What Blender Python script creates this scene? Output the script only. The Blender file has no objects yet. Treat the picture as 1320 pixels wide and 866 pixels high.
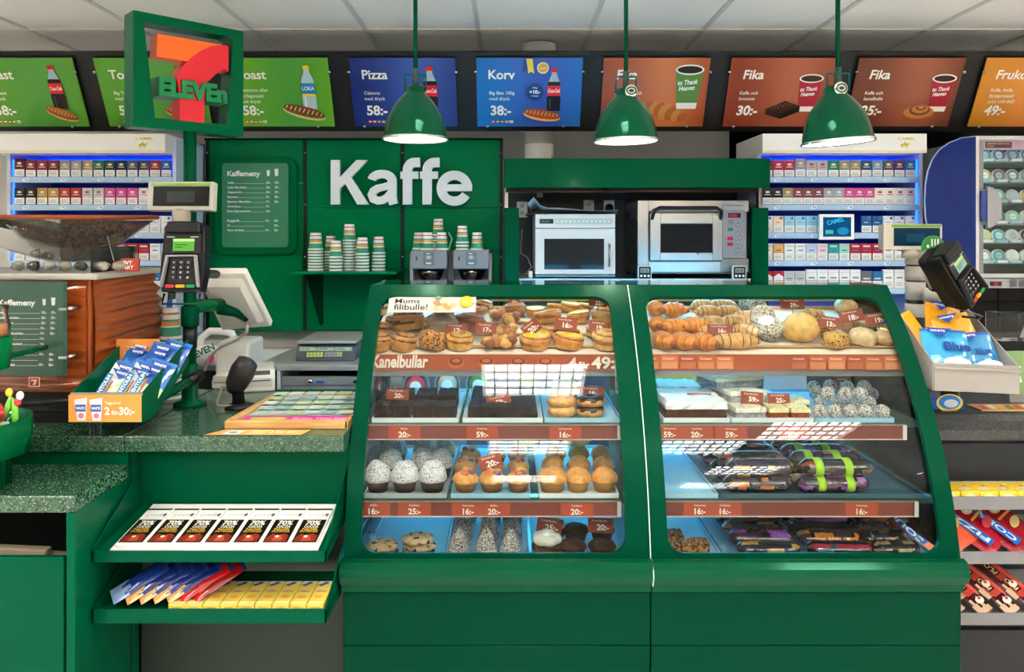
import bpy, bmesh, math, random, os
from mathutils import Vector, Matrix, Euler, noise
from math import pi, sin, cos, radians as R
random.seed(7)
C = bpy.context.scene.collection
SC = bpy.context.scene

# ---------------------------------------------------------------- camera, world, exposure
cam = bpy.data.objects.new('camera', bpy.data.cameras.new('camera')); C.objects.link(cam)
cam.location = (0, 0, 1.5); cam.rotation_euler = (pi/2, 0, 0)
cam.data.sensor_width = 36; cam.data.lens = 36*1000/1320
cam.data.shift_x = 4/1320; cam.data.shift_y = -133/1320
cam.data.clip_start = 0.05
SC.camera = cam
SC.view_settings.view_transform = 'Standard'; SC.view_settings.look = 'None'
SC.view_settings.gamma = 1; SC.view_settings.use_curve_mapping = False
SC.view_settings.exposure = 1.3
SC.cycles.transparent_max_bounces = 40; SC.cycles.diffuse_bounces = 6; SC.cycles.max_bounces = 14
w = bpy.data.worlds.new('world'); SC.world = w; w.use_nodes = True
w.node_tree.nodes['Background'].inputs[0].default_value = (0.93, 0.96, 1, 1)
w.node_tree.nodes['Background'].inputs[1].default_value = 0.5
LAMP_STRENGTH = 20.0      # the fluorescent tubes in the ceiling fixtures
LED_STRENGTH = 16.0        # cyan strips inside the display cases
BLUE_STRENGTH = 3.0       # blue strips inside the tobacco racks

# the photograph's own perspective: 1000 px focal length, horizon at y = 300, vanishing point x = 656
def PX(px, Y): return (px-656)*Y/1000
def PZ(py, Y): return 1.5-(py-300)*Y/1000
def PP(px, py, Y): return Vector((PX(px, Y), Y, PZ(py, Y)))

# ---------------------------------------------------------------- materials
def L(h):
    if not isinstance(h, str): return tuple(h)+(1,) if len(h) == 3 else tuple(h)
    r = []
    for i in (0, 2, 4):
        c = int(h[i:i+2], 16)/255
        r.append(c/12.92 if c <= .04045 else ((c+.055)/1.055)**2.4)
    return (*r, 1)
MATS = {}
def mat(name, rough=.5, metal=0, spec=.5, coat=0, noise_amt=0, scale=40, bump=0, bscale=60, trans=0, color=None, rvar=0, dist=.002, sss=0, stint=None):
    if name in MATS: return MATS[name]
    m = bpy.data.materials.new(name); m.use_nodes = True; MATS[name] = m
    n = m.node_tree.nodes; l = m.node_tree.links; b = n['Principled BSDF']
    b.inputs['Roughness'].default_value = rough; b.inputs['Metallic'].default_value = metal
    b.inputs['Specular IOR Level'].default_value = spec; b.inputs['Coat Weight'].default_value = coat
    b.inputs['Coat Roughness'].default_value = .08
    if stint: b.inputs['Specular Tint'].default_value = L(stint)
    if color: 
        src = n.new('ShaderNodeRGB'); src.outputs[0].default_value = L(color); out = src.outputs[0]
    else:
        src = n.new('ShaderNodeAttribute'); src.attribute_name = 'Col'; out = src.outputs['Color']
    tc = n.new('ShaderNodeTexCoord')
    if noise_amt:
        nz = n.new('ShaderNodeTexNoise'); nz.inputs['Scale'].default_value = scale; nz.inputs['Detail'].default_value = 5
        l.new(tc.outputs['Object'], nz.inputs['Vector'])
        mr = n.new('ShaderNodeMapRange'); mr.inputs[1].default_value = .3; mr.inputs[2].default_value = .7
        mr.inputs[3].default_value = 1-noise_amt; mr.inputs[4].default_value = 1+noise_amt
        l.new(nz.outputs[0], mr.inputs[0])
        mx = n.new('ShaderNodeVectorMath'); mx.operation = 'SCALE'
        l.new(out, mx.inputs[0]); l.new(mr.outputs[0], mx.inputs['Scale']); out = mx.outputs[0]
    l.new(out, b.inputs['Base Color'])
    if sss:
        b.inputs['Subsurface Weight'].default_value = sss; b.inputs['Subsurface Scale'].default_value = .01
    if rvar:
        nz = n.new('ShaderNodeTexNoise'); nz.inputs['Scale'].default_value = 9; nz.inputs['Detail'].default_value = 4
        l.new(tc.outputs['Object'], nz.inputs['Vector'])
        mr = n.new('ShaderNodeMapRange'); mr.inputs[3].default_value = max(0, rough-rvar); mr.inputs[4].default_value = rough+rvar
        l.new(nz.outputs[0], mr.inputs[0]); l.new(mr.outputs[0], b.inputs['Roughness'])
    if bump:
        nz = n.new('ShaderNodeTexNoise'); nz.inputs['Scale'].default_value = bscale; nz.inputs['Detail'].default_value = 4
        l.new(tc.outputs['Object'], nz.inputs['Vector'])
        bp = n.new('ShaderNodeBump'); bp.inputs['Strength'].default_value = bump; bp.inputs['Distance'].default_value = dist
        l.new(nz.outputs[0], bp.inputs['Height']); l.new(bp.outputs[0], b.inputs['Normal'])
    return m
paint = mat('painted_metal', .25, spec=.14, coat=.01, stint='80e0b8', rvar=.04, noise_amt=.03, scale=3)
satin = mat('satin_paint', .45, spec=.3, rvar=.06)
matte = mat('matte', .8, bump=.1, bscale=200)
plastic = mat('plastic', .32, spec=.3, rvar=.05)
paper = mat('paper', .7)
printed = mat('printed_sheet', .32, spec=.25, coat=.03)
steel = mat('brushed_steel', .3, metal=1, noise_amt=.08, scale=6, rvar=.08)
chrome = mat('chrome', .12, metal=1)
baked = mat('baked_dough', .5, noise_amt=.28, scale=45, bump=.9, bscale=90, coat=.12, dist=.003)
crumbly = mat('crumbly_cake', .8, spec=.15, noise_amt=.4, scale=80, bump=1, bscale=120, dist=.004)
cream = mat('cream', .4, bump=.5, bscale=40, noise_amt=.06)
foil = mat('plastic_film', .18, coat=.6, bump=.6, bscale=26, noise_amt=.08, scale=12, dist=.006)
plaster = mat('plaster', .85, noise_amt=.05, scale=2, bump=.1, bscale=150)
ceilmat = mat('mineral_fibre', .9, noise_amt=.05, scale=120, bump=.25, bscale=260)

def newmat(name):
    m = bpy.data.materials.new(name); m.use_nodes = True; MATS[name] = m
    return m, m.node_tree.nodes, m.node_tree.links, m.node_tree.nodes['Principled BSDF']
def ramp(n, stops, interp='LINEAR'):
    r = n.new('ShaderNodeValToRGB'); r.color_ramp.interpolation = interp
    e = r.color_ramp.elements
    while len(e) < len(stops): e.new(.5)
    for i, (p, c) in enumerate(stops): e[i].position = p; e[i].color = L(c)
    return r
def terrazzo(name, base, mid, chip, rough=.25):
    m, n, l, b = newmat(name); tc = n.new('ShaderNodeTexCoord')
    nz = n.new('ShaderNodeTexNoise'); nz.inputs['Scale'].default_value = 55; nz.inputs['Detail'].default_value = 6
    l.new(tc.outputs['Object'], nz.inputs['Vector'])
    r1 = ramp(n, [(.35, base), (.5, mid), (.62, base)]); l.new(nz.outputs[0], r1.inputs[0])
    vo = n.new('ShaderNodeTexVoronoi'); vo.inputs['Scale'].default_value = 300; l.new(tc.outputs['Object'], vo.inputs['Vector'])
    sp = n.new('ShaderNodeSeparateColor'); l.new(vo.outputs['Color'], sp.inputs[0])
    gt = n.new('ShaderNodeMath'); gt.operation = 'GREATER_THAN'; gt.inputs[1].default_value = .84; l.new(sp.outputs[0], gt.inputs[0])
    lt = n.new('ShaderNodeMath'); lt.operation = 'LESS_THAN'; lt.inputs[1].default_value = .42; l.new(vo.outputs['Distance'], lt.inputs[0])
    mu = n.new('ShaderNodeMath'); mu.operation = 'MULTIPLY'; l.new(gt.outputs[0], mu.inputs[0]); l.new(lt.outputs[0], mu.inputs[1])
    mx = n.new('ShaderNodeMix'); mx.data_type = 'RGBA'; mx.inputs['B'].default_value = L(chip)
    l.new(mu.outputs[0], mx.inputs['Factor']); l.new(r1.outputs[0], mx.inputs['A']); l.new(mx.outputs['Result'], b.inputs['Base Color'])
    b.inputs['Roughness'].default_value = rough; b.inputs['Coat Weight'].default_value = .3
    return m
granite = terrazzo('green_terrazzo', '143828', '325c44', '86a48c')
blackstone = terrazzo('black_stone', '101316', '23282c', '565c60', .3)
def speckle(name, c1, c2, scale, thr):
    m, n, l, b = newmat(name); tc = n.new('ShaderNodeTexCoord')
    vo = n.new('ShaderNodeTexVoronoi'); vo.inputs['Scale'].default_value = scale; l.new(tc.outputs['Object'], vo.inputs['Vector'])
    sp = n.new('ShaderNodeSeparateColor'); l.new(vo.outputs['Color'], sp.inputs[0])
    r = ramp(n, [(thr-.06, c1), (thr+.06, c2)]); l.new(sp.outputs[0], r.inputs[0]); l.new(r.outputs[0], b.inputs['Base Color'])
    bp = n.new('ShaderNodeBump'); bp.inputs['Strength'].default_value = .9; bp.inputs['Distance'].default_value = .003
    l.new(vo.outputs['Distance'], bp.inputs['Height']); l.new(bp.outputs[0], b.inputs['Normal']); b.inputs['Roughness'].default_value = .7
    return m
coconut = speckle('coconut_flakes', '5a3a2c', 'f3ede6', 420, .34)
powdered = speckle('powdered_sugar', '4a3430', 'f8f6f6', 420, .16)
sesame = speckle('sesame_crust', '55514a', 'c9c3ae', 300, .42)
seeded = speckle('seeded_crust', '5a3c18', 'd2a055', 170, .25)
beans = speckle('coffee_beans', '140b07', '3f2617', 130, .45)
nutty = speckle('nut_topping', '5c3115', 'c98a45', 200, .35)
chips = speckle('chip_cookie', '3c2012', 'd9b98a', 90, .13)
def glassmat(name, tint='ffffff', ior=1.45, rough=0.0, op=0.0, opc='ffffff'):
    m = bpy.data.materials.new(name); m.use_nodes = True; n = m.node_tree.nodes; l = m.node_tree.links; n.clear()
    o = n.new('ShaderNodeOutputMaterial'); t = n.new('ShaderNodeBsdfTransparent'); t.inputs[0].default_value = L(tint)
    g = n.new('ShaderNodeBsdfGlossy'); g.inputs['Roughness'].default_value = rough
    fr = n.new('ShaderNodeFresnel'); fr.inputs[0].default_value = ior
    mx = n.new('ShaderNodeMixShader'); l.new(fr.outputs[0], mx.inputs[0]); l.new(t.outputs[0], mx.inputs[1]); l.new(g.outputs[0], mx.inputs[2])
    last = mx
    if op:
        d = n.new('ShaderNodeBsdfDiffuse'); d.inputs[0].default_value = L(opc)
        m2 = n.new('ShaderNodeMixShader'); m2.inputs[0].default_value = op
        l.new(mx.outputs[0], m2.inputs[1]); l.new(d.outputs[0], m2.inputs[2]); last = m2
    l.new(last.outputs[0], o.inputs[0]); return m
glass = glassmat('case_glass', 'fbfefd', 1.34)
acrylic = glassmat('clear_acrylic', 'fcfefd', 1.3, .0, .01)
frosted = glassmat('tinted_acrylic', 'c8d6d2', 1.4, .05, .35, '8aa09a')
blueacrylic = glassmat('blue_acrylic', '2a50c8', 1.4, .08, .45, '123a98')
def emit(name, col, s):
    m = bpy.data.materials.new(name); m.use_nodes = True; n = m.node_tree.nodes; n.clear()
    e = n.new('ShaderNodeEmission'); e.inputs[0].default_value = L(col); e.inputs[1].default_value = s
    o = n.new('ShaderNodeOutputMaterial'); m.node_tree.links.new(e.outputs[0], o.inputs[0]); return m
def emit_attr(name, s):
    m = emit(name, 'ffffff', s); n = m.node_tree.nodes; a = n.new('ShaderNodeAttribute'); a.attribute_name = 'Col'
    m.node_tree.links.new(a.outputs[0], n['Emission'].inputs[0]); return m
tube_light = emit('fluorescent_tube', 'fffaf0', LAMP_STRENGTH)
led_cyan = emit('cyan_led', '48c4ff', LED_STRENGTH)
led_blue = emit('blue_led', '1450ff', BLUE_STRENGTH)
bulb_light = emit('lamp_bulb', 'fff3dc', 6)
screenmat = emit_attr('lit_screen', .8)
def woodmat(name, c1, c2, c3):
    m, n, l, b = newmat(name); tc = n.new('ShaderNodeTexCoord'); mp = n.new('ShaderNodeMapping')
    mp.inputs['Scale'].default_value = (3, 30, 30); l.new(tc.outputs['Object'], mp.inputs['Vector'])
    nz = n.new('ShaderNodeTexNoise'); nz.inputs['Scale'].default_value = 3; nz.inputs['Detail'].default_value = 6; l.new(mp.outputs[0], nz.inputs['Vector'])
    r = ramp(n, [(.3, c1), (.5, c2), (.7, c3)]); l.new(nz.outputs[0], r.inputs[0]); l.new(r.outputs[0], b.inputs['Base Color'])
    b.inputs['Roughness'].default_value = .4; b.inputs['Coat Weight'].default_value = .2
    return m
wood = woodmat('beech_wood', 'b98650', 'cf9d63', 'dcb27c')
lacquer = mat('brown_lacquer', .09, spec=.7, coat=.3, noise_amt=.12, scale=7)
lightsteel = mat('worn_steel', .35, metal=.35, noise_amt=.06, scale=5)

GREEN = '003b28'; DGREEN = '003424'; KGREEN = '007c48'; BLACK = '0c0c0d'; WHITE = 'f2f2f0'; GREY = '9b9a98'
STEEL = 'b9b7b4'; LGREY = 'cfccc8'

# ---------------------------------------------------------------- mesh builder
FONT = {}
def font(kind):
    if kind in FONT: return FONT[kind]
    FONT[kind] = None
    return None
TXT = {}
def text_geo(s, bold=0.0, fkind='default', shear=0.0):
    k = (s, bold, fkind, shear)
    if k in TXT: return TXT[k]
    cu = bpy.data.curves.new('t', 'FONT'); cu.body = s; cu.size = 1; cu.resolution_u = 3; cu.offset = bold; cu.shear = shear
    f = font(fkind)
    if f: cu.font = f
    o = bpy.data.objects.new('t', cu); C.objects.link(o)
    bpy.context.view_layer.update()
    me = o.evaluated_get(bpy.context.evaluated_depsgraph_get()).to_mesh()
    vs = [(v.co.x, v.co.y) for v in me.vertices]; fs = [tuple(p.vertices) for p in me.polygons]
    o.to_mesh_clear() if False else None
    bpy.data.objects.remove(o); bpy.data.curves.remove(cu)
    if not vs: vs = [(0, 0)]; fs = []
    x0 = min(v[0] for v in vs); vs = [(a-x0, b) for a, b in vs]
    TXT[k] = (vs, fs, max(v[0] for v in vs)); return TXT[k]

class MB:
    def __init__(s): s.v = []; s.f = []; s.c = []; s.s = []
    def add(s, vs, fs, col, smooth=False):
        o = len(s.v); s.v += [tuple(v) for v in vs]
        if isinstance(col, list): s.c += [L(c) for c in col]
        else: s.c += [L(col)]*len(fs)
        s.f += [tuple(i+o for i in f) for f in fs]; s.s += [smooth]*len(fs); return s
    def box(s, x0, x1, y0, y1, z0, z1, col='808080', m=None):
        vs = [Vector(p) for p in ((x0,y0,z0),(x1,y0,z0),(x1,y1,z0),(x0,y1,z0),(x0,y0,z1),(x1,y0,z1),(x1,y1,z1),(x0,y1,z1))]
        if m: vs = [m @ v for v in vs]
        return s.add(vs, [(0,3,2,1),(4,5,6,7),(0,1,5,4),(1,2,6,5),(2,3,7,6),(3,0,4,7)], col)
    def prism(s, pts, axis, a, b, col, smooth=False):
        n = len(pts)
        f = {'x': lambda p, t: (t, p[0], p[1]), 'y': lambda p, t: (p[0], t, p[1]), 'z': lambda p, t: (p[0], p[1], t)}[axis]
        vs = [f(p, a) for p in pts]+[f(p, b) for p in pts]
        o = len(s.v); s.add(vs, [(i, (i+1) % n, n+(i+1) % n, n+i) for i in range(n)], col, smooth)
        s.add([], [], col); s.f += [tuple(o+i for i in range(n)), tuple(o+n+i for i in reversed(range(n)))]
        s.c += [L(col if not isinstance(col, list) else col[0])]*2; s.s += [False]*2; return s
    def lathe(s, prof, seg, col, c=(0,0,0), smooth=True, capb=True, capt=True, axis='z', fn=None):
        vs = []; n = len(prof)
        for (r, z) in prof:
            for k in range(seg):
                a = 2*pi*k/seg; rr = r*(fn(a, z) if fn else 1); x, y = rr*cos(a), rr*sin(a)
                p = {'z': (x, y, z), 'y': (x, z, y), 'x': (z, x, y)}[axis]
                vs.append((p[0]+c[0], p[1]+c[1], p[2]+c[2]))
        fs = []; cs = []
        for i in range(n-1):
            for k in range(seg):
                fs.append((i*seg+k, i*seg+(k+1) % seg, (i+1)*seg+(k+1) % seg, (i+1)*seg+k))
                cs.append(col[i] if isinstance(col, list) else col)
        if capb: fs.append(tuple(reversed(range(seg)))); cs.append(cs[0])
        if capt: fs.append(tuple((n-1)*seg+k for k in range(seg))); cs.append(cs[-1 if not capb else -2])
        return s.add(vs, fs, cs, smooth)
    def cyl(s, p, q, r, col, seg=12, smooth=True): return s.tube([p, q], r, seg, col, smooth=smooth)
    def tube(s, path, r, seg, col, closed=False, smooth=True, ring=None, flat=1.0, fn=None):
        P = [Vector(p) for p in path]; n = len(P); vs = []; up = None
        for i, p in enumerate(P):
            a = P[(i-1) % n] if (closed or i) else p; b = P[(i+1) % n] if (closed or i < n-1) else p
            t = (b-a).normalized()
            if up is None: up = Vector((0,0,1)) if abs(t.z) < .9 else Vector((0,1,0))
            x = t.cross(up).normalized(); y = x.cross(t).normalized(); up = y
            rr = r[i] if isinstance(r, (list, tuple)) else r
            for k in range(seg):
                an = 2*pi*k/seg; q = rr*(fn(i, an) if fn else 1)
                vs.append(p+x*(cos(an)*q)+y*(sin(an)*q*flat))
        fs = []; cs = []
        for i in range(n if closed else n-1):
            for k in range(seg):
                j = (i+1) % n
                fs.append((i*seg+k, i*seg+(k+1) % seg, j*seg+(k+1) % seg, j*seg+k)); cs.append(col[i] if isinstance(col, list) else col)
        if not closed: fs += [tuple(reversed(range(seg))), tuple((n-1)*seg+k for k in range(seg))]; cs += [cs[0], cs[-1]]
        return s.add(vs, fs, cs, smooth)
    def blob(s, c, r, col, nu=14, nv=9, amp=0, fr=3, flat=0, seed=0, top=None, box=1.0):
        vs = []; fs = []; cs = []
        sd = Vector((seed*7.3, seed*3.1, seed*1.7))
        for j in range(nv+1):
            th = pi*j/nv
            for i in range(nu):
                ph = 2*pi*i/nu; d = Vector((sin(th)*cos(ph), sin(th)*sin(ph), cos(th)))
                e = Vector([math.copysign(abs(q)**box, q) for q in d]) if box != 1 else d
                k = 1+amp*noise.noise(d*fr+sd); p = Vector((e.x*r[0], e.y*r[1], e.z*r[2]))*k
                if flat and p.z < -r[2]*flat: p.z = -r[2]*flat
                vs.append((p.x+c[0], p.y+c[1], p.z+c[2]))
        for j in range(nv):
            for i in range(nu):
                q = (j*nu+i, (j+1)*nu+i, (j+1)*nu+(i+1) % nu, j*nu+(i+1) % nu)
                if j == 0: q = q[:3]
                if j == nv-1: q = (q[0], q[1], q[3])
                fs.append(q); cs.append(top if (top and j < nv*.42) else col)
        return s.add(vs, fs, cs, True)
    def merge(s, o, m):
        k = len(s.v); s.v += [tuple(m @ Vector(v)) for v in o.v]; s.f += [tuple(i+k for i in f) for f in o.f]; s.c += o.c; s.s += o.s; return s
    def build(s, name, material, parent=None, loc=None, rot=None, bevel=0, seg=2, label=None, cat=None, group=None, kind=None, scale=None):
        me = bpy.data.meshes.new(name); bm = bmesh.new(); cl = bm.faces.layers.float_color.new('Col')
        bv = [bm.verts.new(v) for v in s.v]
        for f, c, sm in zip(s.f, s.c, s.s):
            if len(set(f)) < 3: continue
            try: fc = bm.faces.new([bv[i] for i in f])
            except ValueError: continue
            fc[cl] = c; fc.smooth = sm
        if bevel:
            bmesh.ops.recalc_face_normals(bm, faces=bm.faces)
            ed = [e for e in bm.edges if len(e.link_faces) == 2 and e.calc_face_angle(0) > R(35)]
            bmesh.ops.bevel(bm, geom=ed, offset=bevel, segments=seg, profile=.5, affect='EDGES', clamp_overlap=True)
        bmesh.ops.recalc_face_normals(bm, faces=bm.faces)
        bm.to_mesh(me); bm.free(); me.materials.append(material)
        o = bpy.data.objects.new(name, me); C.objects.link(o)
        if parent: o.parent = parent
        if loc: o.location = loc
        if rot: o.rotation_euler = rot
        if scale: o.scale = scale
        return props(o, label, cat, group, kind)
def props(o, label=None, cat=None, group=None, kind=None):
    for k, v in (('label', label), ('category', cat), ('group', group), ('kind', kind)):
        if v: o[k] = v
    return o
def thing(name, label, cat, loc=(0,0,0), rot=(0,0,0), group=None, kind=None):
    o = bpy.data.objects.new(name, None); o.empty_display_size = .05; C.objects.link(o); o.location = loc; o.rotation_euler = rot
    return props(o, label, cat, group, kind)
def clone(o, loc=None, rot=None, label=None, group=None, parent=None, scale=None):
    c = o.copy(); C.objects.link(c)
    if parent is not None: c.parent = parent
    for ch in o.children: clone(ch, parent=c)
    if loc is not None: c.location = loc
    if rot is not None: c.rotation_euler = rot
    if scale: c.scale = scale
    if label: c['label'] = label
    if group: c['group'] = group
    return c

class Print(MB):
    """flat printed matter in the local x-z plane, facing -y; each layer sits a hair proud of the one below"""
    def __init__(s, step=.0004): super().__init__(); s.k = 0; s.step = step
    def lay(s): s.k += 1; return -s.k*s.step
    def poly(s, pts, col):
        y = s.lay(); return s.add([(p[0], y, p[1]) for p in pts], [tuple(range(len(pts)))], col)
    def rect(s, x0, z0, x1, z1, col): return s.poly([(x0,z0),(x1,z0),(x1,z1),(x0,z1)], col)
    def ell(s, x, z, rx, rz, col, n=20, rot=0):
        return s.poly([(x+rx*cos(a)*cos(rot)-rz*sin(a)*sin(rot), z+rx*cos(a)*sin(rot)+rz*sin(a)*cos(rot)) for a in [2*pi*i/n for i in range(n)]], col)
    def text(s, t, x, z, h, col, bold=.02, shear=0, w=None, align='l', rot=0, fk='default'):
        vs, fs, W = text_geo(t, bold, fk, shear); k = h/.73; kx = k if w is None else w/max(W, .01)
        ox = {'l': 0, 'c': -W*kx/2, 'r': -W*kx}[align]; y = s.lay()
        P = [(a*kx+ox, b*k) for a, b in vs]
        return s.add([(x+a*cos(rot)-b*sin(rot), y, z+a*sin(rot)+b*cos(rot)) for a, b in P], fs, col)
    def rrect(s, x0, z0, x1, z1, r, col):
        return s.poly(rr2(x0, z0, x1, z1, r), col)
def rr2(x0, z0, x1, z1, r, n=6):
    pts = []
    for cx, cz, a0 in ((x1-r, z1-r, 0), (x0+r, z1-r, pi/2), (x0+r, z0+r, pi), (x1-r, z0+r, 3*pi/2)):
        for i in range(n+1): a = a0+pi/2*i/n; pts.append((cx+r*cos(a), cz+r*sin(a)))
    return pts
ORD = ['first','second','third','fourth','fifth','sixth','seventh','eighth','ninth','tenth','eleventh','twelfth','thirteenth','fourteenth','fifteenth','sixteenth','seventeenth']

# ================================================================ setting
MB().box(-4.5, 4.5, -3.2, 5.1, -.05, 0, 'eae6e0').build('floor', mat('floor_tile', .35, noise_amt=.06, scale=8), kind='structure')
wb = MB().box(-4.5, 1.42, 5.0, 5.1, 0, 3.0, 'dcd8d4').build('wall_back', plaster, kind='structure')
wt = MB().box(1.42, 4.5, 5.0, 5.1, 0, 3.0, '2a2a2c').build('wall_back_tiled', plaster, kind='structure')
tl = MB().box(0, .2425, -.008, 0, 0, .0955, '0b0b0e'); tile_me = None
tile_mat = mat('black_glazed_tile', .12, spec=.2)
for j in range(14):
    for i in range(8):
        if i > 0 and j < 0: continue
        x = 1.425+i*.2465; z = .86+j*.0995
        if tile_me is None: tile_me = tl.build('tile', tile_mat, wt, (x, 5.0, z), bevel=.0015, seg=1)
        else:
            c = clone(tile_me, (x, 5.0, z), parent=wt)
MB().box(-4.6, -4.5, -3.2, 5.1, 0, 3.0, 'efece6').build('wall_left', plaster, kind='structure')
MB().box(-4.5, 4.5, -3.3, -3.2, 0, 3.0, '7c7974').build('wall_front', plaster, kind='structure')
MB().box(4.5, 4.6, -3.2, 5.1, 0, 3.0, 'efece6').build('wall_right', plaster, kind='structure')
CZ = 2.59
ceil = MB().box(-4.5, 4.5, -3.2, 5.0, CZ+.12, CZ+.16, 'c8c6c3').build('ceiling', ceilmat, kind='structure')
GX = [.44+.605*k for k in range(-8, 7)]; GY = [4.16+.6*k for k in range(-12, 2)]
FIX = {}
for i, j in ((7, 7), (7, 4), (9, 4), (10, 5), (1, 8), (13, 8), (3, 6), (13, 5), (2, 4), (1, 2), (4, 2), (7, 1), (10, 2), (13, 2), (4, 0), (10, 0)):
    FIX[(i, j)] = 1
tile0 = None
for i in range(len(GX)-1):
    for j in range(len(GY)-1):
        if (i, j) in FIX: continue
        x = (GX[i]+GX[i+1])/2; y = (GY[j]+GY[j+1])/2
        if tile0 is None: tile0 = MB().box(-.293, .293, -.291, .291, .004, .018, 'fafaf8').build('ceiling_tile', ceilmat, ceil, (x, y, CZ))
        else: clone(tile0, (x, y, CZ), parent=ceil)
rl = None
for y in GY:
    b = MB().box(-4.25, 4.25, y-.012, y+.012, CZ-.004, CZ+.003, 'e4e2de').build('grid_rail', satin, ceil)
for x in GX:
    b = MB().box(x-.012, x+.012, -3.1, 4.98, CZ-.003, CZ+.004, 'd6d4d0').build('grid_rail', satin, ceil)
# recessed louvred light fittings: four tubes over black cross blades
def fixture():
    t = thing('ceiling_light', 'square louvred fluorescent ceiling light', 'light')
    h = .29
    MB().box(-h, h, -h, h, .085, .09, 'f4f4f2').box(-h, -h+.004, -h, h, 0, .085, 'f4f4f2').box(h-.004, h, -h, h, 0, .085, 'f4f4f2')\
        .box(-h, h, -h, -h+.004, 0, .085, 'f4f4f2').box(-h, h, h-.004, h, 0, .085, 'f4f4f2').build('housing', satin, t)
    for k in range(4):
        y = -.21+k*.14
        MB().box(-.27, .27, y-.045, y+.045, .03, .05).build('fluorescent_tube', tube_light, t)
    for k in range(1, 8):
        x = -h+2*h*k/8; MB().box(x-.003, x+.003, -h, h, 0, .024, '2a2a2a').build('louvre_blade', satin, t)
    for k in range(1, 4):
        y = -.28+.14*k; MB().box(-h, h, y-.005, y+.005, 0, .03, 'e4e4e0').build('reflector_rib', satin, t)
    return t
f0 = None
for n, (i, j) in enumerate(FIX):
    loc = ((GX[i]+GX[i+1])/2, (GY[j]+GY[j+1])/2, CZ)
    lb = f'square louvred ceiling light, {ORD[n]} of those out of frame overhead'
    if f0 is None: f0 = fixture(); f0.location = loc; f0['label'] = lb; f0['group'] = 'louvred ceiling lights'
    else: clone(f0, loc, label=lb)
# round duct behind the menu boards
d = thing('duct_pipe', 'white round duct between menu boards and green oven header', 'duct', (PX(695, 4.48), 4.48, 1.9))
MB().lathe([(.082, -.2), (.082, .685)], 28, 'c9c7c3').build('pipe', satin, d)
MB().lathe([(.083, 0), (.084, .115), (.081, .12)], 28, 'f1efec', (0, 0, -.01)).build('lower_sleeve', satin, d)
MB().lathe([(.079, .62), (.095, .63), (.095, .685)], 28, 'ffffff').build('ceiling_collar', satin, d)

# ================================================================ menu boards
ang = math.atan2(.2, .377)
mb_ = MB().box(-3.4, 3.4, 0, .02, -.01, .425, '17171a').build('menu_board_backing', satin, loc=(0, 4.208, 2.060), rot=(ang, 0, 0),
    label='long black tilted backing panel carrying all the menu boards', cat='panel')
BO = [('5aa02c', '3f8a26'), ('5aa02c', '3f8a26'), ('6bb02c', '3c8c28'), ('1d2f7a', '20489c'), ('1673c4', '1b45a8'), ('a04a28', 'b8642c'), ('8f3a20', '9c4a26'), ('6e3420', '8c4526'), ('d08a28', 'c8762a')]
def bottle(p, x, z, h, clear=False):
    w = h*.15
    body = '1c0d0c' if not clear else 'b9d3dd'
    p.poly([(x-w,z),(x+w,z),(x+w*1.05,z+h*.3),(x+w*.85,z+h*.38),(x+w*1.02,z+h*.55),(x+w*.9,z+h*.68),(x+w*.4,z+h*.86),(x+w*.4,z+h*.93),(x-w*.4,z+h*.93),(x-w*.4,z+h*.86),(x-w*.9,z+h*.68),(x-w*1.02,z+h*.55),(x-w*.85,z+h*.38),(x-w*1.05,z+h*.3)], body)
    if not clear: p.poly([(x-w*.85,z+h*.69),(x+w*.85,z+h*.69),(x+w*.4,z+h*.86),(x+w*.4,z+h*.93),(x-w*.4,z+h*.93),(x-w*.4,z+h*.86)], 'a9c0d0')
    p.rect(x-w*.45, z+h*.91, x+w*.45, z+h, 'e2161c' if not clear else 'f2d428')
    p.rect(x-w, z+h*.36, x+w, z+h*.6, 'e01822' if not clear else '2a86c4')
    p.text('Coca-Cola' if not clear else 'LOKA', x-w*.9, z+h*.44, h*.09, 'ffffff', .02, .4 if not clear else 0, w*1.8)
    if clear: p.rect(x-w, z+h*.3, x+w, z+h*.35, 'f0d030')
    p.rect(x-w*.7, z+h*.05, x-w*.45, z+h*.3, '4a3a3c' if not clear else 'e8f4f8')
def sandwich(p, x, z, w, h, rot, kind='panini'):
    c = {'panini': ('a8632a', 'd9a45c', '6d3516'), 'sub': ('8a4a1e', 'e0c08a', '4f7a28'), 'dog': ('b5541e', 'e0b878', 'c23a1c')}[kind]
    p.ell(x, z-h*.15, w, h*.62, c[1], 20, rot); p.ell(x, z, w*.98, h*.5, c[2], 20, rot); p.ell(x, z+h*.14, w*.95, h*.48, c[0], 20, rot)
    for k in range(9):
        t = -.8+k*.2; cx = x+w*t*cos(rot); cz = z+h*.16+w*t*sin(rot)
        p.ell(cx, cz, h*.06, h*.32*math.sqrt(1-t*t), c[1] if kind != 'sub' else 'f2dcc0', 8, rot-.3)
    if kind == 'sub':
        for k in range(6): t = -.75+k*.3; p.ell(x+w*t*cos(rot), z-h*.2+w*t*sin(rot), h*.16, h*.12, ['c8321e','5d9a2e'][k%2], 8)
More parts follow.
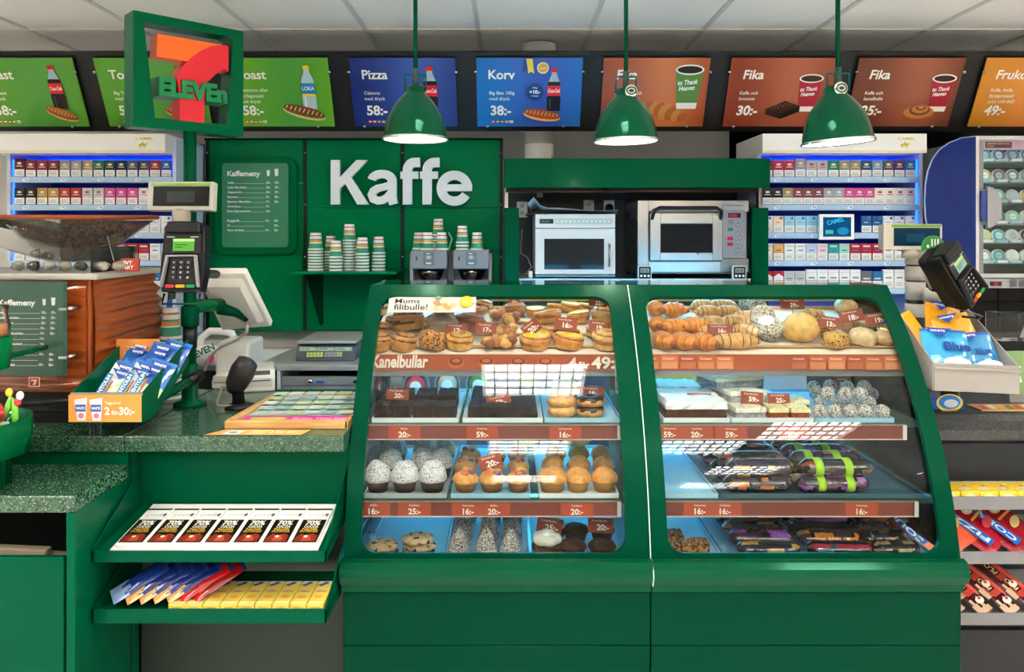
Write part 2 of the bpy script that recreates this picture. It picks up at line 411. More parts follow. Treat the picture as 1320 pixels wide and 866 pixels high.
def papercup(p, x, z, h, col):
    w = h*.3
    p.poly([(x-w*.72,z),(x+w*.72,z),(x+w*1.02,z+h*.9),(x-w*1.02,z+h*.9)], col)
    p.poly([(x-w*.72,z),(x+w*.72,z),(x+w*.78,z+h*.14),(x-w*.78,z+h*.14)], 'f2ece4')
    p.ell(x, z+h*.9, w*1.06, h*.12, 'f5f0ea'); p.ell(x, z+h*.9, w*.92, h*.085, '2c150a')
    p.text('to Thank', x-w*.8, z+h*.55, h*.11, 'ffffff', .02, .3, w*1.5, rot=.08); p.text('Heaven', x-w*.7, z+h*.42, h*.11, 'ffffff', .02, .3, w*1.2, rot=.08)
def logos(p, x, z):
    for k, c in enumerate(['e02a2a', 'd86a5a', '4a8a4a', 'e06a2a', 'f0eee8']):
        p.rect(x+k*.024, z, x+k*.024+.019, z+.014, c); p.rect(x+k*.024+.003, z+.004, x+k*.024+.015, z+.009, 'ffffff' if k < 4 else '888888')
INFO = [('Toast', ['Big Roast', '& dryck'], '58:-'), ('Toast', ['Big Toast', 'med dryck'], '58:-'), ('Toast', ['Autentico eller', 'vardagstoast', 'med dryck'], '58:-'),
        ('Pizza', ['Calzone', 'med dryck'], '58:-'), ('Korv', ['Big Bite 100g', 'med dryck'], '38:-'), ('Fika', ['Stor kaffe och', 'croissant'], '35:-'),
        ('Fika', ['Kaffe och', 'brownie'], '30:-'), ('Fika', ['Kaffe och', 'kanelbulle'], '25:-'), ('Frukost', ['Kaffe, fralla,', 'färskpressad', 'juice och SvD'], '49:-')]
MLAB = ['green menu board with cola bottle and grilled panini, at far left edge', 'green toast menu board seen behind the hanging sign frame', 'green toast menu board with clear water bottle and filled baguette',
        'dark blue pizza menu board with cola bottle behind the left pendant lamp', 'bright blue korv menu board with hot dog, bottle and plus ten badge', 'brown fika menu board with croissant and green paper cup',
        'red-brown fika menu board with brownie and red cup', 'brown fika menu board with cinnamon bun and red cup', 'orange-yellow frukost menu board cut by the right frame edge']
for i in range(9):
    x0 = PX(-42+164*i, 4.02); W = .551; H = .373
    base = Vector((x0, 4.1845, 2.0775)); nrm = Vector((0, -cos(ang), -sin(ang)))
    t = thing('menu_board', MLAB[i], 'menu board', base+nrm*.012, (ang, 0, 0), 'menu boards above the back counter')
    MB().box(0, W, 0, .008, 0, H, BO[i][0]).build('board_sheet', printed, t)
    p = Print(); a, b = L(BO[i][0]), L(BO[i][1])
    # printed background: soft two-tone blend of the sheet
    for k in range(36):
        q = k/35; f = math.exp(-((q-.62)/.3)**2); g = [a[m]*(1-f)+b[m]*f*1.25+(.03*f) for m in range(3)]
        y = -.0002; p.add([(W*k/36, y, 0), (W*(k+1)/36, y, 0), (W*(k+1)/36, y, H), (W*k/36, y, H)], [(0, 1, 2, 3)], tuple(g))
    p.k = 1
    ti, bo, pr = INFO[i]; u = .062; sh = .12 if i > 4 else 0
    p.text(ti, u+(.01 if i > 4 else 0), .262, .05, 'f6f4ee', .022, sh)
    for k, s_ in enumerate(bo): p.text(s_, u+.004, .178-.031*(k if len(bo) == 2 else k-.5), .0185, 'eeeee8', .012, sh)
    p.text(pr, u+.01-(.0 if i < 5 else .01), .066, .053, 'f8f6f0', .03, sh)
    if i < 5: logos(p, u+.014, .022)
    if i == 0: bottle(p, .43, .1, .235); sandwich(p, .43, .075, .085, .045, -.35)
    if i == 1: bottle(p, .43, .1, .235); sandwich(p, .40, .075, .085, .045, -.35)
    if i == 2: bottle(p, .435, .1, .235, True); sandwich(p, .40, .085, .115, .05, -.25, 'sub')
    if i == 3: bottle(p, .415, .08, .25)
    if i == 4:
        bottle(p, .405, .09, .23); sandwich(p, .345, .07, .1, .045, -.15, 'dog')
        p.ell(.305, .195, .046, .046, '16408e', 24); p.text('+10:-', .305, .187, .02, 'ffffff', .03, align='c'); p.text('tillägg', .305, .216, .008, 'dfe8ff', .01, align='c'); p.text('i morgon', .305, .172, .008, 'dfe8ff', .01, align='c')
        p.poly([(.245,.373),(.275,.373),(.285,.30),(.265,.31),(.24,.30)], '1c4a9c'); p.poly([(.258,.373),(.29,.373),(.30,.295),(.283,.305),(.27,.295)], 'e8d24a')
        p.ell(.345, .325, .031, .031, 'e8dca0', 20); p.ell(.345, .325, .024, .024, 'd0a648', 20); p.text('Vinnare', .345, .32, .008, 'ffffff', .01, align='c')
    if i == 5:
        papercup(p, .45, .1, .235, '5f8a3e')
        for k in range(7): t_ = -1+k/3; p.ell(.34+.1*t_*.9, .085-.03*t_, .032*(1-.35*abs(t_)), .05*(1-.4*abs(t_)), ['b8652e', 'd08a4a'][k % 2], 12, -.5)
    if i == 6:
        papercup(p, .43, .085, .2, 'b01832')
        p.poly([(.215,.1),(.30,.075),(.30,.045),(.215,.07)], '2a100c'); p.poly([(.30,.075),(.395,.115),(.395,.085),(.30,.045)], '1c0a08'); p.poly([(.215,.1),(.30,.075),(.395,.115),(.31,.145)], '3c1c14')
        for k in range(5): p.poly([(.25+.022*k,.10+.004*k),(.256+.022*k,.10+.004*k),(.275+.022*k,.125+.004*k),(.269+.022*k,.125+.004*k)], '7a4a34')
    if i == 7:
        papercup(p, .465, .085, .2, 'b01832'); p.ell(.37, .07, .088, .045, 'a0582c', 24); p.ell(.372, .082, .08, .036, 'c47c46', 24); p.ell(.375, .095, .056, .03, '7a4020', 24); p.ell(.376, .1, .046, .024, 'c48048', 20); p.ell(.378, .106, .026, .013, '7a4020', 16); p.ell(.379, .109, .016, .008, 'd09058', 12)
    p.build('print', printed, t)
    for cx, cz in ((-.004, .3), (W+.004, .3), (W*.84, .002), (W*.1, .002)):
        MB().lathe([(.008, -.008), (.009, 0), (.004, .006)], 12, 'b8b8b6', (0, 0, 0), axis='y').build('clip', chrome, t, (cx, -.004, cz))

# ================================================================ tobacco racks
PALT = [['6e1420 8a1c2c 8a1c2c 7c1a26 9c948a a09a92 a88e5a 1d6a3c 1e3c24 16283c 4a5662 4a4048 8c2a24 1c4c94'.split(),
         '1c1c1e 1c1c1e b48c46 b48c46 b4322c b4322c c8ccd0 c8ccd0 d24a94 d24a94 d24a94 ece8e6 ece8e6 ece8e6'.split(),
         'f2f2f2 ece6d8 f2f2f2 b8d8ec f2f2f2 f2f2f2 f2f2f2 e8f0f6 d8ecf4 f2f2f2 eef2f4 f2f2f2 dfeaf2 f2f2f2'.split(),
         'e8b060 e8b060 f0f0f0 d8ecd8 f0f0f0 d8e0f0 f0d8d8 40a0a0 a8d8c8 b01828 c01c30 b81c2c f0f4f8 dce8f4'.split(),
         'c82030 c82030 b8b8bc b8b8bc f2f2f2 f2f2f2 f2f2f2 f2f2f2 f0f0f0 606468 2468a8 f2f2f2 1c6cb4 f2f2f2'.split()],
        ['8a1c2c b8283c b8283c 9a989c b8b8ba b8b8bc 168264 9c9272 9c9272 284c74 7898b4 585058 5a2a5c 2e78b0'.split(),
         '1c1c1e 1c1c1e a08c5c 8c3444 7c4450 7c3444 a0a4ac a0a4ac d24a94 d24a94 d24a94 ece8e6 ece8e6 e6e4e4 e6e4e4'.split(),
         'f2f2f2 f4d8b4 9cd4e8 9cd4e8 9cd4e8 9cd4e8 f2f2f2 f2f2f2 f2f2f2 1c5c94 1c5c94 eaf4f8 eaf4f8 f2f2f2'.split(),
         'f2f2f2 f0b050 f2efe6 f2f0ea c8d4ec f2d4d4 20a0a0 a4dccc b01c38 b41c38 b41c38 f2f2f2 f2f2f2 f2f2f2'.split(),
         'c8203c c8203c c0c2c8 c0c2c8 f2f2f2 f2f2f2 f2f2f2 f2f2f2 f2f2f2 6c7074 1868a8 f2f2f2 f2f2f2 f2f2f2'.split()]]
CNAME = {'6e1420':'maroon','8a1c2c':'maroon','7c1a26':'maroon','1d6a3c':'green','1e3c24':'dark green','16283c':'navy','b48c46':'gold','1c1c1e':'black','168264':'green','d24a94':'pink'}
def cname(h):
    if h in CNAME: return CNAME[h]
    r, g, b = int(h[:2],16), int(h[2:4],16), int(h[4:],16); m = max(r,g,b); d = m-min(r,g,b)
    if d < 26: return 'white' if m > 225 else 'grey' if m > 90 else 'dark grey'
    if r == m: return 'red' if g < 90 else 'orange' if b < 120 else 'cream'
    if b == m: return 'light blue' if r > 110 else 'blue'
    return 'green' if r < 130 else 'pale green'
ROWN = ['top', 'second', 'third', 'fourth', 'bottom visible']
def pack(h, row, k):
    p = MB(); w, d_, H = .0265, .011, .088
    p.box(-w, w, -d_, d_, 0, H, h)
    q = Print(.0003); q.rect(-w+.001, .003, w-.001, .037, 'f0f0ee')
    for t in range(3): q.rect(-w+.007, .012+.007*t, w-.007-.006*(t % 2), .014+.007*t, '6a6a6c' if t < 2 else '9a9a9c')
    lit = sum(L(h)[:3])/3 > .4
    ic = {0: 'e8dcc0', 1: 'e6e2dc', 2: '2a78c0', 3: '3c6cb0', 4: 'b0b4b8'}[row]
    if lit and row < 2: ic = 'c83838'
    if row in (0, 1): q.ell(0, .066, .012, .006, ic, 10); q.rect(-.016, .051, .016, .0545, ic)
    if row == 2: q.ell(.013, .076, .007, .007, ic, 12); q.rect(-.014, .052, .008, .056, 'd08868' if lit else 'c8e0f0')
    if row == 3: q.rect(-.013, .05, .013, .055, ic); q.rect(-.018, .07, .018, .078, 'e8e8e8' if not lit else 'c8d4e0')
    if row == 4:
        if h.startswith('c82'): q.poly([(-w+.001,.04),(w-.001,.04),(w-.001,.058),(0,.076),(-w+.001,.058)], 'f2f2f2')
        q.rect(-.016, .046, .016, .053, '8a8c90' if lit else 'e8e8e8')
    q.rect(-w+.0005, .0735, w-.0005, .0742, '707070')
    p.merge(q, Matrix.Translation((0, -d_, 0))); return p
LZ = [1.79, 1.646, 1.5, 1.356, 1.212]
def rack(x0, x1, side, si, hx0, hx1):
    Yf = 4.05; t = thing('tobacco_rack', f'{side} tobacco rack with white header and blue-lit shelves', 'display rack', ((x0+x1)/2, Yf, 0), group='tobacco racks'); cx = (x0+x1)/2
    a, b = x0-cx, x1-cx
    MB().box(a, b, .34, .36, .9, 2.0, '2c5fd0').build('back_panel', plastic, t)
    for s_, e in ((a, a+.018), (b-.018, b)): MB().box(s_, e, -.02, .36, .9, 1.99, 'c6d0e6').build('side_panel', plastic, t)
    # header box, deeper towards the front
    h = MB().box(hx0-cx, hx1-cx, -.1, .36, PZ(197, 3.95), PZ(172, 3.95), 'f1f0ee').build('header', satin, t, bevel=.003)
    q = Print(); zt = PZ(172, 3.95); W = hx1-hx0; q.rect(0, .008, W, .011, 'd9c552'); q.text('CAMEL', W-.15, .066, .014, 'd8c43c', .02, w=.09)
    # small walking camel emblem
    u = W-.115; q.poly([(u-.022,.034),(u-.018,.046),(u-.008,.044),(u,.056),(u+.008,.046),(u+.016,.044),(u+.022,.052),(u+.026,.05),(u+.02,.038),(u+.012,.036),(u+.012,.024),(u+.008,.024),(u+.006,.036),(u-.008,.036),(u-.012,.024),(u-.016,.024),(u-.016,.036)], 'd8c020')
    q.build('lettering', printed, h, (hx0-cx, -.101, PZ(197, 3.95)))
    MB().box(a+.03, b-.03, .3, .315, 1.885, 1.9).build('light_strip', led_blue, t)
    for x in (a+.0185, b-.0215): MB().box(x, x+.003, .0, .012, 1.0, 1.88).build('light_strip', led_blue, t)
    for r, z in enumerate(LZ):
        s_ = MB().box(a+.018, b-.018, -.01, .34, z-.01, z, '5a8ee0').build('shelf', plastic, t)
        MB().box(a+.018, b-.018, -.024, -.012, z-.030, z+.001, 'a9c6e4').build('price_rail', plastic, t, bevel=.004)
        q = Print()
        for k in range(4):
            u = a+.1+k*(b-a-.1)/4; q.ell(u, z-.015, .018, .008, 'e6f0fa', 12, .3); q.ell(u+.003, z-.014, .010, .004, '8fb2d8', 10, .3)
        q.build('rail_print', printed, t, (0, -.0245, 0))
    n = len(PALT[si][0])
    for r in range(5):
        cols = PALT[si][r]; n = len(cols); cached = {}
        w0, w1 = a+.03, b-.03
        for k, h in enumerate(cols):
            X = w0+.0265+(w1-w0-.053)*k/(n-1)
            if si == 1 and r == 2 and 6 <= k <= 8: continue       # behind the little screen
            key = h
            lift = .012 if (r == 0 and k in ((0,) if si == 0 else (3,))) or (r == 4 and k == 4) else 0
            lb = f'{cname(h)} cigarette pack, {ORD[k]} from left on the {ROWN[r]} shelf of the {side} tobacco rack'
            loc = (cx+X, Yf+.006, LZ[r])
            if lift:
                loc = (loc[0], loc[1], LZ[r])
            if key in cached: clone(cached[key], loc, (0, 0, random.uniform(-.03, .03)), lb)
            else: cached[key] = pack(h, r, k).build('cigarette_pack', plastic, None, loc, label=lb, cat='cigarette pack', group=f'cigarette packs in the {side} tobacco rack', scale=(1, 1, 1+lift*8))
    return t
rack(PX(12, 4.05), PX(229, 4.05), 'left', 0, PX(-20, 3.95), PX(213, 3.95))
rack(PX(975, 4.05), PX(1187, 4.05), 'right', 1, PX(983, 3.95), PX(1195, 3.95))
# small advertising screen on the right rack
t = thing('shelf_screen', 'small white-framed blue screen clipped to the right tobacco rack', 'screen', PP(1079, 309, 3.99))
MB().box(-.09, .09, 0, .02, 0, .132, 'f4f4f4').build('bezel', plastic, t, bevel=.004)
q = Print(); q.rect(-.072, .016, .072, .116, '0b3c5c'); q.text('CAMEL', -.05, .075, .022, '2a8cb4', .03, rot=.25, w=.09)
q.ell(.03, .045, .03, .02, '1a6a90'); q.rect(-.06, .03, -.02, .05, '3c8a8a'); q.build('display', screenmat, t, (0, -.0005, 0))
MB().cyl((0, .02, .05), (0, .045, .05), .008, '999999').build('mount', plastic, t)

# ================================================================ snus fridge on the right
FY = 3.92
t = thing('snus_fridge', 'grey glass-door fridge full of round snus tins', 'fridge', (PX(1258, FY), FY, 0))
fz0, fz1 = PZ(372, FY), PZ(175, FY); FW = .62
MB().box(0, FW, .04, .55, fz0, fz0+.02, 'b4b4b8').box(0, FW, .04, .55, fz1-.02, fz1, 'b4b4b8').box(0, .02, .04, .55, fz0, fz1, 'b4b4b8').box(FW-.02, FW, .04, .55, fz0, fz1, 'b4b4b8').box(0, FW, .5, .55, fz0, fz1, '0c2c34').build('cabinet', plastic, t)
MB().box(0, .016, 0, .04, fz0, fz1, 'e4e4e6').box(.016, .04, .004, .04, fz0+.06, fz1-.015, '8c8c92').box(.016, FW, 0, .04, fz1-.02, fz1, 'c4c4c6').box(.016, FW, 0, .04, fz0+.055, fz0+.075, 'c4c4c6').box(FW-.03, FW, 0, .04, fz0, fz1, 'c4c4c6').build('door_frame', plastic, t)
MB().box(.04, FW-.03, .015, .019, fz0+.075, fz1-.02, 'ffffff').build('door_glass', glass, t)
q = MB().box(.06, FW-.03, .045, .055, PZ(190, FY)-.006, PZ(180, FY), 'e8b8dc'); q.build('sign_strip', plastic, t)
q = Print(); z = PZ(190, FY); q.rect(.075, z+.002, .21, z+.033, '5a2c34'); q.text('LIMITED EDITION', .082, z+.02, .008, 'f0d080', .01, w=.115); q.text('BY BEST', .082, z+.007, .008, 'f0d080', .01); q.build('sign_print', printed, t, (0, .044, 0))
g = MB().box(.02, FW, .0, .04, fz0+.004, fz0+.05, 'a0a0a4')
g.build('grille_panel', plastic, t)
q = Print(); q.rect(.07, .012, .13, .034, '1c1c20'); q.rect(.09, .016, .11, .03, 'd01c40')
for k in range(5):
    for m in range(2): q.rect(.17+m*.045, .008+k*.008, .205+m*.045, .012+k*.008, '303034')
q.build('grille_slots', plastic, t, (0, -.001, fz0+.002))
# half-round handle
hd = MB(); hd.prism([(0, 0)]+[(0, 0.0)]+[(.0+.072*sin(a), .105*(-cos(a))+.0) for a in [pi*k/14 for k in range(15)]][0:15], 'y', -.02, .0, 'a4a4aa')
hd.build('door_handle', plastic, t, (.045, -.004, PZ(266, FY)-.005))
MB().box(.02, .045, -.016, .0, PZ(285, FY), PZ(246, FY), '3c4c9c').build('handle_bracket', plastic, t)
tc_ = [['48a0b8','2c7cb4','2c7cb4','3a8ab0'],['c8b470','8a5c74','6c7c88','7c8ca0'],['8c7cc0','60c0a0','a8b8d0','b89c50'],['1c2430','1c5c74','7cc0b0','c8c8c8'],['e0cc60','2cb0c4','d8dce0','1c1c20'],['b0a488','4ca0a0','e8f0f0','d0e0e0']]
tn = ['teal','blue','cream','brown','purple','green','silver','black','yellow','white']
zs = [208, 234.6, 260.6, 287.6, 312, 338]
led_w = emit('fridge_led', 'c8f0ff', 5)
for r, py in enumerate(zs):
    z = PZ(py, 3.99); MB().box(.02, FW-.02, .05, .4, z-.008, z-.003, '5c98a4').build('shelf', plastic, t)
    MB().box(.02, FW-.03, .046, .05, z-.006, z+.022, 'cfe4e8').build('shelf_rail', acrylic, t)
    q = Print()
    for k in range(5): q.rect(.066+k*.072, z-.002, .118+k*.072, z+.012, ['e8ecf0', 'a8c8d8'][(k+r) % 2])
    q.build('price_label', printed, t, (0, .0455, 0))
    for k in range(4):
        c = tc_[r][k]; m = MB().lathe([(.033, -.009), (.0345, -.007), (.0345, .007), (.033, .009)], 24, 'e6e8ea', axis='y')
        qq = Print(.0003); qq.ell(0, 0, .031, .031, c, 24); qq.ell(0, 0, .018, .018, 'e8eef0' if (k+r) % 2 else 'a8c8c8', 20); qq.text('EXTRA', 0, -.004, .007, c, .02, align='c')
        qq.build('lid_print', printed, m.build('snus_tin', plastic, None, (PX(1258, FY)+.092+k*.072, 4.005, z-.003+.0345+.0005), (R(-12), 0, 0),
            label=f'round snus tin, {ORD[k]} from left on the {["top","second","third","fourth","fifth","lowest"][r]} fridge shelf', cat='snus tin', group='snus tins in the fridge'), (0, -.0092, 0))
MB().box(.045, .05, .05, .06, fz0+.08, fz1-.06).build('light_strip', led_w, t)
# blue rounded panel left of the fridge
pts = [(PX(1258, 3.9), PZ(372, 3.9)), (PX(1258, 3.9), PZ(176, 3.9))]
for px_, py_ in ((1240,178),(1225,184),(1212,193),(1203,205),(1197,220),(1194,238),(1193,258),(1194,280),(1198,300),(1204,320),(1212,340),(1221,358),(1230,372)): pts.append((PX(px_, 3.9), PZ(py_, 3.9)))
q = thing('curved_side_panel', 'blue translucent rounded panel standing left of the snus fridge', 'panel', (PX(1226, 3.9), 3.9, 1.2))
m = MB().prism([(a-PX(1226, 3.9), b-1.2) for a, b in pts], 'y', 0, .012, '2c50d8'); m.build('sheet', blueacrylic, q)
MB().tube([(a-PX(1226, 3.9), .006, b-1.2) for a, b in pts[1:]], .005, 6, 'b4c4e8').build('edge_trim', plastic, q)

# ================================================================ green coffee back panel
KY = 4.45
kx0, kx1 = PX(265, KY), PX(647, KY); kz0, kz1 = .94, PZ(178, KY)
t = thing('coffee_wall_panel', 'large green slotted wall panel behind the white Kaffe letters', 'wall panel', (0, KY, 0))
ups = [PX(267, KY), PX(393, KY), PX(519, KY), PX(646, KY)]
zr = [kz0, PZ(325, KY), PZ(236, KY) if 0 else PZ(262, KY), kz1]
for i in range(3):
    for (za, zb) in ([(kz0, PZ(322, KY)), (PZ(322, KY), PZ(236, KY)), (PZ(236, KY), kz1)] if i != 1 and i != 2 else [(kz0, PZ(325, KY)), (PZ(325, KY), PZ(268, KY)), (PZ(268, KY), kz1)]):
        MB().box(ups[i]+.012, ups[i+1]-.012, 0, .02, za+.0012, zb-.0012, KGREEN).build('panel', paint, t, bevel=.0015, seg=1)
for x in ups:
    m = MB().box(x-.011, x+.011, .004, .03, kz0, kz1, '04301c')
    m.build('slotted_upright', satin, t)
    q = MB(); z = kz0+.03; k = 0
    while z < kz1-.02:
        q.box(x-.003, x+.003, .001, .004, z, z+.018, '010503'); z += .032
    q.build('slots', matte, t, kind='stuff')
    for py in (197, 264, 331): MB().lathe([(.005, -.002), (.005, .002)], 10, 'e8e8e8', (x, .002, PZ(py, KY)), axis='y').build('screw', chrome, t)
MB().box(kx0-.006, kx1+.004, -.002, .03, kz1-.012, kz1, '06301e').build('top_cap', paint, t)
# Kaffe letters
t = thing('kaffe_lettering', 'big white raised letters reading Kaffe on the green panel', 'sign', (PX(427, 4.39), 4.39, PZ(263.5, 4.39)))
def extr_text(s_, h, w, d, fk='default', bold=.045, shear=0, pos=0):
    cu = bpy.data.curves.new('t', 'FONT'); cu.body = s_; cu.size = 1; cu.offset = bold; cu.resolution_u = 6; cu.shear = shear
    cu.extrude = d/2; o = bpy.data.objects.new('t', cu); C.objects.link(o); bpy.context.view_layer.update()
    me = o.evaluated_get(bpy.context.evaluated_depsgraph_get()).to_mesh()
    vs = [v.co.copy() for v in me.vertices]; fs = [tuple(p.vertices) for p in me.polygons]
    bpy.data.objects.remove(o); return vs, fs
def stroke2(pts, w, d0):
    """flat ribbon of width w along 2-D points, extruded"""
    m = MB(); n = len(pts); Lf, Rt = [], []
    for i in range(n):
        a = Vector(pts[max(0, i-1)]); b = Vector(pts[min(n-1, i+1)]); d = (b-a).normalized(); nn = Vector((-d.y, d.x)); p = Vector(pts[i]); ww = w[i] if isinstance(w, list) else w
        Lf.append(p+nn*ww/2); Rt.append(p-nn*ww/2)
    vs = [(p.x, -d0, p.y) for p in Lf]+[(p.x, -d0, p.y) for p in Rt]+[(p.x, .015, p.y) for p in Lf]+[(p.x, .015, p.y) for p in Rt]
    fs = []
    for i in range(n-1): fs += [(i, i+1, n+i+1, n+i), (2*n+i, 3*n+i, 3*n+i+1, 2*n+i+1), (i, 2*n+i, 2*n+i+1, i+1), (n+i, n+i+1, 3*n+i+1, 3*n+i)]
    fs += [(0, n, 3*n, 2*n), (n-1, 3*n-1, 4*n-1, 2*n-1)] if 0 else [(0, n, 3*n, 2*n), (n-1, 2*n+n-1, 3*n+n-1, n+n-1)]
    m.add(vs, fs, 'ffffff'); return m
def arc2(cx, cz, rx, rz, a0, a1, n=20): return [(cx+rx*cos(R(a0+(a1-a0)*i/n)), cz+rz*sin(R(a0+(a1-a0)*i/n))) for i in range(n+1)]
SC_ = 4.39/1000
def lett(parts):
    m = MB()
    for k, (pts, w) in enumerate(parts): m.merge(stroke2([(x*SC_, z*SC_) for x, z in pts], [q*SC_ for q in w] if isinstance(w, list) else w*SC_, .0150+.0002*k), Matrix())
    return m
# letter outlines in photograph pixels from the lower left of the word
wa = mat('white_acrylic', .35)
K = MB()
for poly in ([(0,0),(11.4,0),(11.4,57),(0,57)], [(11.4,20),(11.4,34.5),(33,57),(47,57),(26,34.5),(18.5,26.8)], [(18.5,26.8),(26.2,34.8),(48.5,0),(34,0)]): K.prism([(x*SC_, z*SC_) for x, z in poly], 'y', -.015, .015, 'ffffff')
K.build('letter', wa, t)
a_l = lett([(arc2(65.5, 30.5, 13.2, 8.6, 172, 0)+[(78.9, 24), (78.9, 10), (79.4, 5), (80.6, 0.2)], [10]+[10.6]*12+[11.4]*12), ([(76, 25), (68, 22.4), (60, 20.6), (54.8, 17), (52.8, 12.5), (54.6, 7.2), (60, 4.6), (67, 5.6), (73, 9.4), (76.5, 15)], [8.5, 9, 9.6, 10.6, 11.4, 11, 10, 10, 10, 9])])
a_l.build('letter', wa, t)
for ox in (0, 25.3):
    lett([([(98.5+ox, 0), (98.5+ox, 44)]+arc2(108+ox, 44, 9.5, 10, 180, 96, 10)+[(114.5+ox, 54.2)], 11.9), ([(89.5+ox, 37.6), (112.5+ox, 37.6)], 9.2)]).build('letter', wa, t)
lett([(arc2(159, 20.8, 17, 16.7, -30, -352, 34), 11.8), ([(147, 21.4), (181.6, 21.4)], 8.8)]).build('letter', wa, t)
for px in (440, 495, 530, 585): MB().cyl((PX(px, 4.39)-PX(427, 4.39), .01, .08), (PX(px, 4.39)-PX(427, 4.39), .06, .08), .006, '888888').build('standoff', chrome, t)
# coffee menu board
def kmenu(p, x, z, w, h, rows=True):
    """the printed coffee menu, origin lower-left"""
    p.text('Kaffemeny', x+w*.08, z+h*.845, h*.062, 'ffffff', .035, w=w*.50)
    for k, (cu, s_) in enumerate(((.70, .8), (.825, 1.0))):
        c = x+w*cu; hh = h*.085*s_; ww = w*.03*s_; zz = z+h*.845
        p.poly([(c-ww*.75,zz),(c+ww*.75,zz),(c+ww,zz+hh),(c-ww,zz+hh)], 'ffffff')
    L_ = [('Latte','22:-','27:-'),('Latte Macchiato','22:-','27:-'),('Cappuccino','22:-','27:-'),('Espresso','15:-','20:-'),('Espresso Macchiato','17:-','22:-'),('Americano','17:-',''),('Extra Espressoshot','+6:-',''),None,('Bryggkaffe','17:-','22:-'),('Te','','22:-'),('Varm choklad','17:-','22:-')]
    for k, e in enumerate(L_):
        if not e: continue
        zz = z+h*(.755-.0565*k); hh = h*.026
        p.text(e[0], x+w*.09, zz, hh, 'ffffff', .025)
        W_ = text_geo(e[0], .025)[2]*hh/.73
        if x+w*.09+W_ < x+w*.63: p.rect(x+w*.1+W_, zz, x+w*.65, zz+h*.004, 'd8e8e0')
        if e[1]: p.text(e[1], x+w*.67, zz, hh, 'ffffff', .025)
        if e[2]: p.text(e[2], x+w*.80, zz, hh, 'ffffff', .025)
Y = 4.42
t = thing('coffee_menu_sign', 'rounded green Kaffemeny price board on the coffee wall panel', 'menu board', (PX(278, Y), Y, PZ(328, Y)))
W, H = PX(383, Y)-PX(278, Y), PZ(203, Y)-PZ(328, Y)
MB().prism(rr2(0, 0, W, H, .06), 'y', -.012, .02, '006a39').build('backing', paint, t, bevel=.003)
x0, z0, w_, h_ = .042, .042, .376, .478
MB().prism(rr2(x0, z0, x0+w_, z0+h_, .022), 'y', -.0165, -.0125, '3f8f68').build('face', printed, t)
q = Print(); kmenu(q, x0, z0, w_, h_); q.build('lettering', printed, t, (0, -.0167, 0))

# cup shelf
t = thing('cup_shelf', 'green bracket shelf under the Kaffe letters holding cup stacks', 'shelf', (0, 4.05, 0))
zt = PZ(350, 4.05)
MB().box(PX(374, 4.05), PX(511, 4.05), 0, .39, zt-.014, zt, KGREEN).build('board', paint, t, bevel=.002)
for x in (PX(393, 4.05)-.0, PX(507, 4.05)):
    MB().prism([(.0, zt-.018), (.39, zt-.018), (.39, zt-.32), (.33, zt-.32), (.05, zt-.05)], 'x', x, x+.004, '04281a').build('bracket', paint, t)
# paper cups, nested upside down
def cup_bm(r, h):
    """upside-down paper cup: rim at z=0, base up"""
    m = MB(); s_ = .74
    z = [0, .05, .1, .38, .44, .58, .64, .8, .86, 1.0]
    cols = ['f4f2ee', 'f4f2ee', '3d9c76', 'dfe8e0', 'e8a050', 'dfe8e0', 'f2f0ec', 'd8503c', 'f6f4f0']
    pr = [(r*1.07, 0), (r*1.07, h*.085), (r, h*.095)]+[(r*(1-(1-s_)*q), h*q) for q in z[2:]]
    cc = ['f4f2ee', 'f4f2ee', '3d9c76', '3d9c76', 'f2f0ec', 'eaa050', '4fa07c', 'f2f0ec', 'dc5440', 'f8f6f2', 'f8f6f2']
    m.lathe(pr, 20, cc, capb=False); m.lathe([(r*s_*.86, h*.985), (r*s_*.86, h*1.0)], 20, 'f4f2ee'); return m
cup_proto = {}
def cup_stack(px, ytop, ybot, Y, r, where, upright=False, h=.092, pitch=.0165):
    z0 = PZ(ybot, Y); H = PZ(ytop, Y)-z0; n = max(1, round((H-h)/pitch)+1); pitch = (H-h)/max(1, n-1)
    key = (round(r, 4), h)
    for k in range(n):
        loc = (PX(px, Y), Y, z0+k*pitch); rot = (0, 0, random.uniform(-.5, .5))
        lb = f'{ORD[k]} striped cup from the bottom, in stack {where}'
        if key not in cup_proto: cup_proto[key] = cup_bm(r, h).build('paper_cup', paper, None, loc, rot, label=lb, cat='paper cup', group=f'cups nested in the stack {where}')
        else: clone(cup_proto[key], loc, rot, lb, f'cups nested in the stack {where}')
for px, yt, Y, r, wh in ((407, 300, 4.2, .0385, 'furthest left on cup shelf'), (426.5, 304, 4.3, .033, 'second from left on cup shelf'), (433, 310, 4.16, .034, 'third from left on cup shelf'),
                     (450.5, 289, 4.22, .035, 'tallest on cup shelf'), (467, 306, 4.16, .035, 'second from right on cup shelf'), (488, 305, 4.22, .0345, 'furthest right on cup shelf')):
    cup_stack(px, yt, 300+(1.5-zt)*1000/Y, Y, r, wh)
